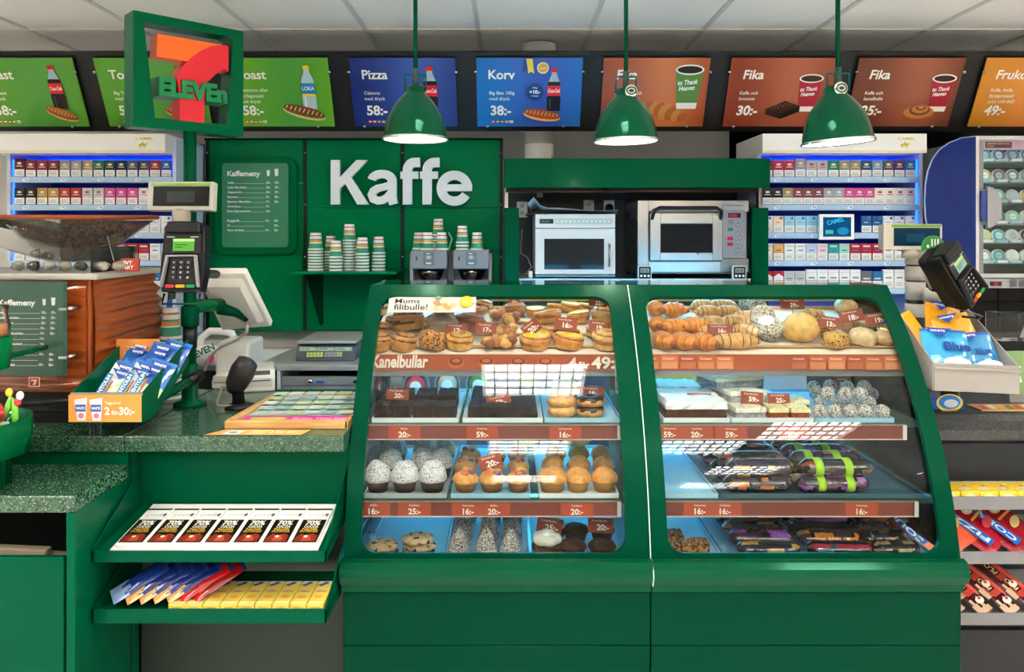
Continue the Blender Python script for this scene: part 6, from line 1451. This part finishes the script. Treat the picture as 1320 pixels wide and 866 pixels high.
for px_, py_, rp, wh in ((600,622,15,'front left'),(634,622,15,'front middle'),(668,622,14,'front right'),(601,604,14,'second row left'),(636,604,13,'second row middle'),(668,604,13,'second row right'),(606,592,13,'rear left'),(640,592,12,'rear middle'),(667,592,12,'rear right')): muffin(px_, py_, 2, rp, 'f', f'fruit-topped muffin in pleated paper, {wh}, left case', {'f': 2.44, 's': 2.57, 'r': 2.70}[wh[0]])
for px_, py_, rp, wh in ((712,622,17,'front left'),(745,622,15,'front middle'),(779,622,15,'front right'),(712,606,13,'second row left'),(746,606,14,'second row middle'),(778,606,13,'second row right'),(716,592,13,'rear left'),(746,592,13,'rear middle'),(774,592,12,'rear right')): muffin(px_, py_, 2, rp, 'y', f'plain golden muffin in pleated paper, {wh}, left case', {'f': 2.44, 's': 2.57, 'r': 2.70}[wh[0]])
put(MB().blob((0, 0, .03), (.05, .045, .036), 'e8cf9c', 20, 12, .06, 2, flat=.8), 'pale_roll', baked, (PX(744, 2.64), 2.64, z2+.088), (0, 0, 0), 'pale round roll resting on the golden muffins, left case', 'roll', None)
# floor
def cookie(px_, Y, lv, lab):
    put(MB().lathe([(.038, 0), (.051, .005), (.05, .011), (.036, .017), (.001, .019)], 26, 'ffffff', fn=lambda a, z: 1+.03*sin(a*5+lv)+.02*sin(a*9)), 'chip_cookie', chips, (PX(px_, Y), Y, z3+.001+lv*.02), (0, 0, lv), lab, 'cookie', 'chip cookies in the left case')
for px_, Y, lv, lab in ((492, 2.43, 0, 'chip cookie, lower of the left pair'), (492, 2.43, 1, 'chip cookie, upper of the left pair'), (539, 2.43, 0, 'chip cookie, bottom of the right pile'), (541, 2.43, 1, 'chip cookie, middle of the right pile'), (539, 2.43, 2, 'chip cookie, top of the right pile')): cookie(px_, Y, lv, lab)
rown = ['front', 'middle', 'rear']
for r_ in range(3):
    for c_, px_ in enumerate((591, 627, 658)):
        Y = 2.41+.15*r_; X = PX(px_, 2.41)+.004*r_; m = MB().lathe([(.034, 0), (.033, .02), (.0275, .044), (.019, .066), (.009, .083), (.001, .089)], 20, 'ffffff', fn=lambda a, z: 1+.05*noise.noise(Vector((cos(a)*2, sin(a)*2, z*40))))
        put(m, 'coconut_cone', coconut, (X, Y, z3+.001), (0, 0, r_+c_), f'coconut-covered cone cake, {["left","middle","right"][c_]} of the {rown[r_]} row, left case floor', 'cake', 'coconut cones on the case floor')
muffin(705, 0, 3, 17, 'w', 'white frosted cupcake in front, left case floor', 2.41)
muffin(712, 0, 3, 16, 'w', 'white frosted cupcake in second row, left case floor', 2.53)
muffin(738, 0, 3, 16, 'd', 'dark chocolate muffin right of the frosted cupcake, front', 2.41)
muffin(776, 0, 3, 16, 'd', 'dark chocolate muffin at the right front corner of the floor', 2.41)
muffin(742, 0, 3, 16, 'd', 'dark chocolate muffin second row, left', 2.54); muffin(776, 0, 3, 15, 'd', 'dark chocolate muffin second row, right', 2.54)
# ---------------- right case
slab(858, 938, 2.475, 2.70, z1, .058, '4a2418', 'iced_chocolate_cake', 'chocolate cake with thick white icing, front of the right case', icing=1, seed=51)
slab(850, 905, 2.71, 2.86, z1, .06, '4a2418', 'iced_chocolate_cake', 'chocolate cake with white icing, rear of the right case', icing=1, seed=52)
slab(948, 989, 2.48, 2.66, z1, .038, '9c98a0', 'cream_slice', 'cream-topped layer slice, bottom of the stack, right case', icing=1, seed=53, icol='e8e4d0', tilt=6)
slab(940, 992, 2.56, 2.72, z1+.039, .036, 'a8a4a8', 'cream_slice', 'cream-topped layer slice, middle of the stack, right case', icing=1, seed=54, icol='e4ead8', tilt=12)
slab(920, 988, 2.62, 2.76, z1+.076, .036, '8c98a4', 'cream_slice', 'cream-topped layer slice on top of the stack, right case', icing=1, seed=55, icol='d8ead8', tilt=16)
for k, (a, b, Y, c) in enumerate(((992, 1017, 2.485, 0), (1020, 1045, 2.485, 0), (994, 1019, 2.60, 0), (1021, 1044, 2.60, 0))):
    slab(a, b, Y, Y+.09, z1, .036, '9c4a24', 'custard_square', f'caramel square with pale custard top, {["front left","front right","rear left","rear right"][k]}, right case', icing=1, seed=60+k, icol='e8d8a0', grp='caramel squares in the right case')
cb = [(1056,2.49,0),(1076,2.49,0),(1096,2.49,0),(1115,2.49,0),(1137,2.49,0),(1066,2.56,.044),(1090,2.56,.044),(1109,2.56,.044),(1058,2.62,0),(1080,2.62,0),(1100,2.62,0),(1120,2.62,0),(1049,2.69,.04),(1070,2.69,.045),(1092,2.69,.04),(1114,2.68,.044),(1052,2.76,0),(1076,2.76,0),(1100,2.76,0),(1124,2.76,0)]
for k, (px_, Y, dz) in enumerate(cb):
    r = .0235; put(MB().blob((0, 0, r), (r, r, r*.97), 'ffffff', 16, 10, .04, 3, seed=k), 'coconut_ball', coconut, (PX(px_, Y), Y, z1+.001+dz*.95), (0, 0, k), f'coconut chocolate ball, {["front row","second layer front","middle row","second layer rear","rear row"][0 if Y<2.5 else 1 if Y<2.6 else 2 if Y<2.65 else 3 if Y<2.72 else 4]}, {ORD[[q for q in range(len(cb)) if cb[q][1]==Y or abs(cb[q][1]-Y)<.015].index(k)]} from left', 'chocolate ball', 'coconut balls in the right case')
for k, (px_, Y) in enumerate(((868, 2.42), (890, 2.42), (905, 2.43), (872, 2.5))):
    slab(px_-11, px_+11, Y, Y+.06, z3, .03, 'c8a878', 'nut_square', f'pale nut-topped square, {["leftmost in front","second in front","third in front","behind the front ones"][k]}, right case floor', material=nutty, seed=70+k, grp='nut squares in the right case')
# film-wrapped rolls standing in for pane reflections, whose streaks colour them
rr = random.Random(5)
reflection_cols = ['3c3038 c87830 202830', '28241f a04020 4c4038', '342c38 b88838 243048', '2c2028 b03048 48586c', '181c20 a08c5c 302824', '4a2c40 9c58b4 201c28']  # wrapper colours taken from the streaks reflected in the pane
def wrapbar(l, r, cols, tape, seed):
    m = MB(); n = 30; cs = []; rg = random.Random(seed); cc_ = cols.split()
    pts = []; rad = []
    for i in range(n+1):
        q = -1+2*i/n; pts.append((l/2*q, 0, r*.7)); e = 1 if abs(q) < .86 else .35+.5*(1-abs(q))/.14
        rad.append(r*e*(1+.06*rg.uniform(-1, 1))); cs.append(cc_[rg.choice([0, 0, 1, 2])])
    m.tube(pts, rad, 12, cs[0], flat=.7)
    for i in range(n):
        for j in range(12):
            q = noise.noise(Vector((i*.09+seed*3.1, j*1.9+seed, seed*.7)))
            m.c[i*12+j] = L(cc_[0] if q < .05 else cc_[2] if q < .2 else cc_[1])
    return m
CL = {'5':'plum','3':'dark brown','4':'grey','2':'black','6':'purple'}
k = 0
for lv in range(2):
    for r_ in range(5):
        for c_, px_ in enumerate((975, 1072)):
            Y = 2.435+.085*r_; X = PX(px_, 2.44)+(.01 if lv else 0); l = .225 if c_ else .21
            b = put(wrapbar(l, .036, reflection_cols[(k*5+r_) % 6], 0, k), 'reflection_wrap', foil, (X, Y, z2+.002+lv*.05), (0, 0, rr.uniform(-.03, .03)), f'wrapped baguette with pane reflections in its colour, {["lower","upper"][lv]} layer, {["front","second","third","fourth","rear"][r_]} row, {["left","right"][c_]} side, right case', 'sandwich', 'wrapped baguettes coloured with pane reflections')
            if c_: 
                for dx in ((-.045, .045) if lv == 0 else (-.06, .03)): MB().tube([(dx-.012, 0, .025), (dx+.012, 0, .025)], .0385, 14, 'a8d830', flat=.72).build('green_tape', satin, b)
            k += 1
for c_, px_ in enumerate((1068, 1092, 1120)):
    pass
k = 0
for r_ in range(6):  # floor goods are hidden; these added rolls carry the pane's reflections as colour
    for c_, px_ in enumerate((985, 1075, 1165)):
        for lv in range(2 if r_ > 1 else 1):
            Y = 2.405+.082*r_; X = PX(px_, 2.44)+.002*r_
            if X > 1.2: X = 1.2
            put(wrapbar(.2 if c_ < 2 else .15, .034+.003*(r_ % 2), reflection_cols[(k*7+2) % 6], 0, k+40), 'reflection_roll', foil, (X, Y, z3+.003+.047*lv), (0, 0, rr.uniform(-.05, .05)), f'stand-in roll painted with pane reflections, right case floor, {["front","second","third","fourth","fifth","rear"][r_]} row, {["left","middle","right"][c_]}{", upper" if lv else ""}', 'sandwich', 'rolls standing in for reflections on the right case floor'); k += 1
# hanging chain
t = thing('hanging_chain', 'thin steel chain hanging inside the right end of the right case', 'chain', (PX(1167, 2.62), 2.62, PZ(490, 2.62)))
lk = None
for k in range(17):
    n = 12; z = -.02*k
    if lk is None: lk = MB().tube([(.004*cos(2*pi*i/n), 0, .0115*sin(2*pi*i/n)) for i in range(n)], .0011, 5, 'd0d4d6', closed=True).build('link', chrome, t, (0, 0, z))
    else: clone(lk, (0, 0, z), (0, 0, pi/2*(k % 2)), parent=t)
MB().cyl((0, 0, .012), (0, 0, .19), .0012, 'c0c0c0', 6).build('hook_wire', chrome, t)

# price tags
def tag(a, b, pt, pb, Y, s_, lab, rz=0, small='Kanelbulle'):
    W, H = (b-a)*Y/1000, (pb-pt)*Y/1000; t = thing('price_tag', lab, 'price tag', PP((a+b)/2, (pt+pb)/2, Y), (R(-12), R(rz), 0), group='brown price tags in the display cases')
    MB().box(-W/2, W/2, 0, .0015, -H/2, H/2, '93412b').build('card', printed, t)
    q = Print(.0003); q.text(s_, W*.08, -H*.32, H*.42, 'f8efe8', .03, align='c'); q.text(small, -W*.35, H*.24, H*.15, 'f0d4c8', .01, w=W*.6); q.build('price_print', printed, t)
    MB().cyl((0, .003, -H/2-.028), (0, .003, 0), .0012, '8a8a8a', 6).build('pin', chrome, t)
for a in ((574,603,417,431,2.68,'17:-','price tag 17, left one of the pair in the left case top shelf',3),(613,640,416,430,2.68,'17:-','price tag 17, right one of the pair in the left case top shelf',4),(655,670,383,392,2.9,'16:-','small price tag at the rear of the left case top shelf',0),
    (673,697,414,431,2.66,'20:-','price tag 20 tilted among the danishes',-38),(715,744,409,425,2.68,'16:-','price tag 16 among the custard danishes',6),(759,783,383,395,2.76,'22:-','price tag 22 at the upper right corner of the left case window',5),(759,786,414,427,2.67,'19:-','price tag 19 at the pale swirl rolls',7),
    (498,527,501,515,2.6,'20:-','price tag 20 at the brownies',3),(627,659,509,524,2.56,'59:-','price tag 59 on the brownie slab',-10),(748,778,498,512,2.6,'16:-','price tag 16 above the chocolate doughnuts',3),
    (617,647,586,604,2.46,'20:-','price tag 20 tilted among the fruit muffins',-15),(692,725,668,687,2.45,'25:-','price tag 25 above the frosted cupcake',9),(758,791,668,686,2.44,'20:-','price tag 20 above the dark muffins',2),
    (912,945,418,431,2.64,'16:-','price tag 16 at the striped croissants',1),(1006,1037,385,398,2.86,'29:-','price tag 29 above the golden loaf',1),(1055,1084,408,423,2.66,'13:-','price tag 13 at the seeded rolls',8),(1082,1113,399,415,2.7,'18:-','price tag 18 leaning left above the rolls',-10),(1115,1147,403,418,2.68,'19:-','price tag 19 at the right end rolls',-8),
    (886,917,507,522,2.58,'20:-','price tag 20 at the iced chocolate cake',1),(955,984,505,520,2.54,'59:-','price tag 59 on the cream slices',5),(990,1018,507,521,2.56,'25:-','price tag 25 above the caramel squares',0),(1077,1097,486,500,2.78,'16:-','price tag 16 above the coconut balls',0),
    (962,991,573,585,2.6,'12:-','price tag 12 tilted above the left wraps',12),(1075,1107,580,594,2.6,'16:-','price tag 16 above the green-taped wraps',0)): tag(*a)

# ================================================================ right hand counter with shelves
t = thing('right_counter', 'black stone counter with grey shelves right of the display cases', 'counter', (1.345, 2.6, 0))
cy = [(0.0, .9), (-.01, .895), (-.022, .875), (-.026, .845), (-.02, .81), (-.005, .80), (.1, .80), (.6, .80), (.6, .9)]
MB().prism(cy, 'x', -.0, .75, '15181a', smooth=False).build('stone_top', blackstone, t, bevel=.004)
MB().box(0, .75, .22, .24, .02, .80, '5c6066').build('back_panel', satin, t)
MB().box(0, .75, .02, .22, .62, .79, '1c2028').build('shaded_void', satin, t)  # dark block painted in for the shaded void under the stone top
for k, (pt, pb) in enumerate(((640, 657), (711, 727), (790, 806))):
    Y = 2.5; za, zb = PZ(pb, Y), PZ(pt, Y)
    sx = thing('wire_shelf', f'grey metal shelf, {["top","middle","bottom"][k]} one under the black counter', 'shelf', (1.345, Y, za), group='grey shelves under the black counter')
    MB().box(-.03 if k == 2 else 0, .75, 0, .004, 0, zb-za, '7c7b80').build('front_lip', satin, sx, bevel=.001, seg=1)
    MB().box(0, .75, .004, .3, 0, .005, '8c8c90').build('tray', satin, sx)
    MB().box(0, .75, .3, .304, 0, .05, '9c9ca0').build('rear_lip', satin, sx)
    MB().prism([(0, 0), (0, zb-za), (.05, .07), (.3, .07), (.3, 0)], 'x', 0, .003, '909094').build('end_bracket', satin, sx)
MB().box(0, .75, .0, .02, .02, PZ(812, 2.6), '2e2e32').build('kick_panel', satin, t)
# yellow boxes
sz = PZ(657, 2.5)+.006
for r_ in range(2):
    for c_ in range(9):
        X = 1.37+c_*.062
        if PX(1330, 2.6) < X-.03: continue
        b = MB().box(-.03, .03, 0, .11, 0, .045, 'f2d040').build('candy_packet', printed, None, (X, 2.51+.14*r_, sz+.004), bevel=.003, seg=1, label=f'yellow candy packet, {ORD[c_]} from left, {["front","rear"][r_]} row, top grey shelf', cat='candy packet', group='yellow candy packets on the top grey shelf')
        q = Print(.0002); q.ell(.0, .03, .022, .012, 'f6f0e0', 14, .3); q.text('VARIATION', 0, .026, .007, '8c9ac8', .02, align='c', w=.034); q.rect(-.028, .092, .028, .104, 'c8ccd8'); q.poly([(-.028,.06),(.02,.07),(.028,.08),(-.02,.078)], 'f0b428'); q.poly([(.004,.05),(.02,.055),(.012,.064)], '9c7c30')
        q.build('packet_print', printed, b, (0, 0, .0455), (R(-90), 0, 0))
        q = Print(.0002); q.rect(-.028, .004, .028, .014, 'f8f0d0'); q.ell(0, .028, .02, .01, 'f6f0e0', 12); q.build('front_print', printed, b, (0, 0, 0))
# red bags on middle shelf
sz = PZ(727, 2.5)+.006
for k, (X, ry, c, txt, lab) in enumerate(((1.50, -30, 'd82820', 'JORDGUBB', 'red and orange candy bag with blue name band, front on the middle grey shelf'), (1.63, -38, 'c81c28', 'FIZZ', 'crimson candy bag with blue band, right on the middle grey shelf'), (1.40, -30, 'd84c28', 'SOUR', 'orange-red candy bag at the left end of the middle grey shelf'), (1.72, -35, 'b81828', 'COLA', 'dark red candy bag at the right edge of the middle grey shelf'))):
    g = gumbag(.15, .23, .018, c, ['e8603c', 'c82034', 'e87c4c', 'a81c28'][k], 'b01c1c', '', frac=.3).build('candy_bag', foil, None, (X, 2.545+.02*(k % 2)+.0*k, sz+.03), (R(-55), R(ry), 0), label=lab, cat='candy bag', group='red candy bags on the middle grey shelf')
    q = Print(.0003); q.rect(-.055, .02, -.02, .17, '2468c0'); q.text(txt, -.028, .03, .02, 'e8f2fc', .03, rot=pi/2, w=.13); q.ell(.022, .135, .024, .016, 'f0dca0'); q.ell(.022, .135, .014, .01, 'ffffff'); q.ell(.028, .07, .028, .014, 'e8c888' if k != 1 else 'e05060', 16, .3); q.rect(-.01, .1, .06, .108, 'e8a83c'); q.rect(-.06, .18, .06, .19, 'e8b83c')
    q.build('bag_print', printed, g, (0, -.0205, 0))
sz = PZ(806, 2.5)+.006
for k, X in enumerate((1.385, 1.475, 1.565, 1.655, 1.43, 1.52, 1.61)):
    up = k > 3
    m = gumbag(.058, .25, .016, '4c1418', 'e0b898', 'a88c58', '', frac=.12)
    g = m.build('chocolate_bag', foil, None, (X+.09, 2.535+(.04 if up else 0), sz+.02+(.035 if up else 0)), (R(-58), R(-30), 0), label=f'red-striped brown chocolate bar, {ORD[k % 4]} from left, {"upper" if up else "front"} row, bottom grey shelf', cat='chocolate bar', group='striped chocolate bars on the bottom grey shelf')
    q = Print(.0003); q.rect(-.024, .06, .024, .17, 'c8463c'); q.rect(.012, .05, .02, .22, 'e86c58'); q.rect(-.022, .08, .004, .16, '1c0c0c'); q.text('PLOPP', -.002, .085, .018, 'e8cc98', .03, rot=pi/2, w=.07); q.ell(.0, .035, .016, .012, 'f8ece0', 12); q.ell(.004, .04, .006, .005, 'd0304c', 8)
    q.build('bar_print', printed, g, (0, -.0185, 0))
for o in C.objects:
    if o.get('group') in ('red candy bags on the middle grey shelf', 'striped chocolate bars on the bottom grey shelf'): o.rotation_mode = 'YXZ'
# grey tray with candy bags on the counter
Y = 2.48; t = thing('counter_tray', 'grey plastic tray with blue and yellow candy bags on the right counter', 'tray', (PX(1203, Y), Y, PZ(503, Y)))
W = PX(1313, Y)-PX(1203, Y)
MB().prism([(0, 0), (W, -.012), (W, .078), (0, .09)], 'y', -.006, 0, '989490').build('front_panel', plastic, t, bevel=.002)
MB().prism([(0, .072), (W, .06), (W, .066), (0, .078)], 'y', -.014, -.006, 'a4a09c').build('label_rail', plastic, t)
MB().prism([(0, 0), (0, .09), (.30, .28), (.30, .13)], 'x', -.003, .0, '9c9894').build('side_panel', plastic, t)
MB().prism([(0, -.01), (0, .075), (.30, .25), (.30, .13)], 'x', W-.001, W+.002, 'a4a09c').build('side_panel', plastic, t)
MB().prism([(0, 0), (.30, .13), (.30, .134), (0, .004)], 'x', 0, W, 'a8a4a0').build('bottom', plastic, t)
for k, (dx, dy, dz, rz, c1, c2, lab, tx) in enumerate(((.085, .04, .05, 3, '2c9ad4', '7cd0ec', 'bright blue candy bag at the left of the grey tray', 'Blue'), (.205, .06, .035, -5, '2c8cc8', '94dcf0', 'bright blue candy bag at the right of the grey tray', 'Blue'), (.19, .14, .09, -10, 'e8a82c', 'f0dcb0', 'yellow candy bag behind the right blue one', ''), (.15, .2, .12, 14, 'e8a020', 'f4e4c0', 'yellow candy bag at the rear of the grey tray', ''), (.03, .14, .09, -25, 'e8a828', 'f0c870', 'yellow candy bag poking out at the left rear of the grey tray', ''))):
    g = gumbag(.155 if k == 0 else .13, .15, .02, c1, c2, '2c5cb0' if k < 2 else 'e8b040', '', frac=.28).build('candy_bag', foil, None, (PX(1203, Y)+dx, Y+dy, PZ(503, Y)+dz), (R(-30), R(rz), 0), label=lab, cat='candy bag', group='candy bags in the grey tray')
    q = Print(.0003)
    q.poly([(-.07 if k == 0 else -.055,.145),(.02,.145),(-.02,.115)], '2848a0'); q.text('WHITE', -.055 if k == 0 else -.045, .132, .007, 'ffffff', .02, w=.05)
    if k < 2: q.text('Blue', -.02 if k == 0 else -.015, .068, .03 if k == 0 else .02, '143c8c', .04, w=.085 if k == 0 else .05); q.ell(.01, .025, .045, .02, 'e8f8fc', 18); q.ell(.0, .03, .02, .012, 'ffffff', 12)
    q.build('bag_print', printed, g, (0, -.0225, 0))
MB().tube([(.15, .17, .9-t.location.z), (.15, .17, .97-t.location.z)], .03, 12, '2c2c2e').build('foot', plastic, t)
b = MB().box(0, .13, 0, .09, 0, .04, '1c50b4').build('candy_box', printed, None, (PX(1206, 2.56), 2.62, .901), bevel=.004, label='blue candy box with yellow ring lying below the grey tray', cat='box')
q = Print(); q.ell(.08, .03, .045, .03, 'f0d030', 20); q.ell(.08, .032, .037, .024, '2c7cd0', 20); q.ell(.085, .028, .024, .014, 'c8d4dc', 16); q.build('box_print', printed, b, (0, 0, -.005))
q = MB().box(0, .3, 0, .09, 0, .003, 'e0a870').build('leaflet', printed, None, (PX(1268, 2.6), 2.61, .901), label='colourful leaflet lying on the right black counter edge', cat='leaflet')
qq = Print(.0002); [qq.poly([(.01+.03*k, .01), (.03+.03*k, .01), (.045+.03*k, .07), (.025+.03*k, .07)], ['d84c30', 'f4ece0', 'e8b83c', '5c8c4c'][k % 4]) for k in range(8)]; qq.build('leaflet_print', printed, q, (0, 0, .0035), (R(-90), 0, 0))
t = thing('green_card', 'pale green information card standing at the far right counter', 'sign', (PX(1302, 2.75), 2.75, .925), (R(-8), 0, 0))
MB().box(0, .1, 0, .004, 0, .155, '7c9c6c').build('card', printed, t); q = Print(); q.text('str', .01, .085, .025, 'e4ecd8', .02); q.text('på', .02, .045, .022, 'e4ecd8', .02); q.build('lettering', printed, t)
MB().box(0, .1, .004, .02, -.025, .0, '8c8a88').build('holder', plastic, t)
# till column, display and terminal on the right
Y = 2.95; t = thing('till_column', 'grey segmented till column behind the right display case', 'column', (PX(1180, Y), Y, .9))
for k, (pa, pb) in enumerate(((322, 341), (343, 361), (363, 386), (391, 408))):
    MB().lathe([(.036, PZ(pb, Y)-.9), (.036, PZ(pa, Y)-.9)], 24, 'bdb8b0').build('segment', plastic, t, bevel=0)
MB().lathe([(.033, 0), (.033, PZ(320, Y)-.9)], 20, '26262a').build('core', plastic, t)
MB().tube([(.0, -.06, PZ(378, Y)-.9), (.09, -.08, PZ(378, Y)-.9)], .026, 12, 'c4beb6').build('arm', plastic, t)
MB().lathe([(.032, PZ(390, 2.85)-.9), (.032, PZ(372, 2.85)-.9)], 18, 'c4beb6', (.115, -.1, 0)).build('arm_socket', plastic, t)
MB().box(-.055, .14, .02, .12, 0, PZ(412, Y)-.9, 'b8b4ae').build('printer_box', plastic, t, bevel=.01)
MB().prism([(-.03, 0), (.2, 0), (.2, .06), (.14, .22), (-.03, .22)], 'y', .14, .24, 'cac6c0').build('rear_box', plastic, t, bevel=.006)
Y = 2.9; t = thing('customer_display', 'grey customer display on the right till column', 'display', (PX(1171, Y), Y, PZ(322, Y)), (0, 0, R(-14)))
W = 68*Y/1000; H = 33*Y/1000
MB().box(-W/2, W/2, -.06, -.02, 0, H, 'b8b2a8').build('housing', plastic, t, bevel=.004)
MB().box(-W/2-.0, -W/2+.04, -.058, .03, .002, H-.002, 'a8a298').build('side_block', plastic, t, bevel=.004)
q = Print(); q.rect(-W/2+.035, .016, W/2-.008, H-.014, '0c2c44'); q.rect(-W/2+.028, H-.012, W/2-.004, H-.002, '6c9440'); q.rect(-.02, .03, .04, .06, '16405c'); q.build('screen_print', MATS['dark_glass'], t, (0, -.0605, 0))
MB().lathe([(.03, -.03), (.03, .002)], 18, 'a8a298', (0, -.03, 0)).build('neck', plastic, t)
Y = 2.62; t = thing('card_terminal', 'black card terminal tilted on its stand above the right counter', 'card terminal', PP(1262, 386, Y), (R(-12), R(-33), R(32)), group='card terminals')
t.scale = (1.1, 1.15, 1.05)
terminal(t, '7ca098', '2c2c2e')
MB().prism(rr2(-.05, .01, .05, .2, .012), 'y', .045, .075, '161618').build('rear_shell', plastic, t)
MB().lathe([(.04, 0), (.04, .01)], 20, '1c1c1e', (0, .06, .09), axis='y').build('swivel', plastic, t)
m = MB().prism([(0.001, 0)]+[(.052*cos(a), .042*sin(a)) for a in [pi*k/12 for k in range(13)]], 'y', 0, .006, '2c7c3c'); o = m.build('green_flap', plastic, None, PP(1204, 319, 2.66), (R(-8), R(-12), R(20)), label='round green sticker flap with white stripes behind the right terminal', cat='sticker')
q = Print(); [q.poly([(-.01+.013*k, .006), (-.004+.013*k, .006), (.004+.013*k, .03-.003*k), (-.002+.013*k, .03-.003*k)], 'e8f0e4') for k in range(3)]; q.ell(-.026, .01, .006, .006, 'e8f0e4', 10); q.build('stripes', printed, o)
a_ = PP(1208, 370, 2.8)
MB().tube([a_, PP(1206, 340, 2.75), PP(1222, 330, 2.72)], [.03, .03, .022], 12, '141416').build('terminal_mount', plastic, None, label='black angled mount between grey arm and right terminal', cat='mount')
MB().tube([PP(1208, 388, 2.8), PP(1212, 404, 2.8), PP(1218, 424, 2.76)], .006, 8, '141416').tube([PP(1216, 376, 2.78), PP(1221, 395, 2.77), PP(1219, 412, 2.76), PP(1214, 424, 2.76)], .004, 8, '2a2a2c').build('terminal_cable', plastic, label='black cables hanging from the right terminal arm', cat='cable')
MB().tube([PP(1190, 335, 2.75), PP(1188, 345, 2.74), PP(1193, 358, 2.74), PP(1200, 372, 2.76)], .004, 8, 'b8b4ac').build('terminal_cable', plastic, label='pale cable looping beside the right terminal', cat='cable')
MB().tube([PP(1232, 397, 2.6), PP(1252, 402, 2.52), PP(1266, 408, 2.52), PP(1262, 411, 2.58), PP(1240, 408, 2.62)], .004, 6, '6a6c70').build('wire_loop', chrome, label='thin metal wire loop below the right terminal', cat='wire')
MB().box(0, .12, 0, .1, 0, .1, 'ffffff').build('acrylic_box', acrylic, None, (PX(1292, 2.8), 2.8, PZ(440, 2.8)), bevel=.002, label='small clear acrylic box at the far right behind the tray', cat='box')
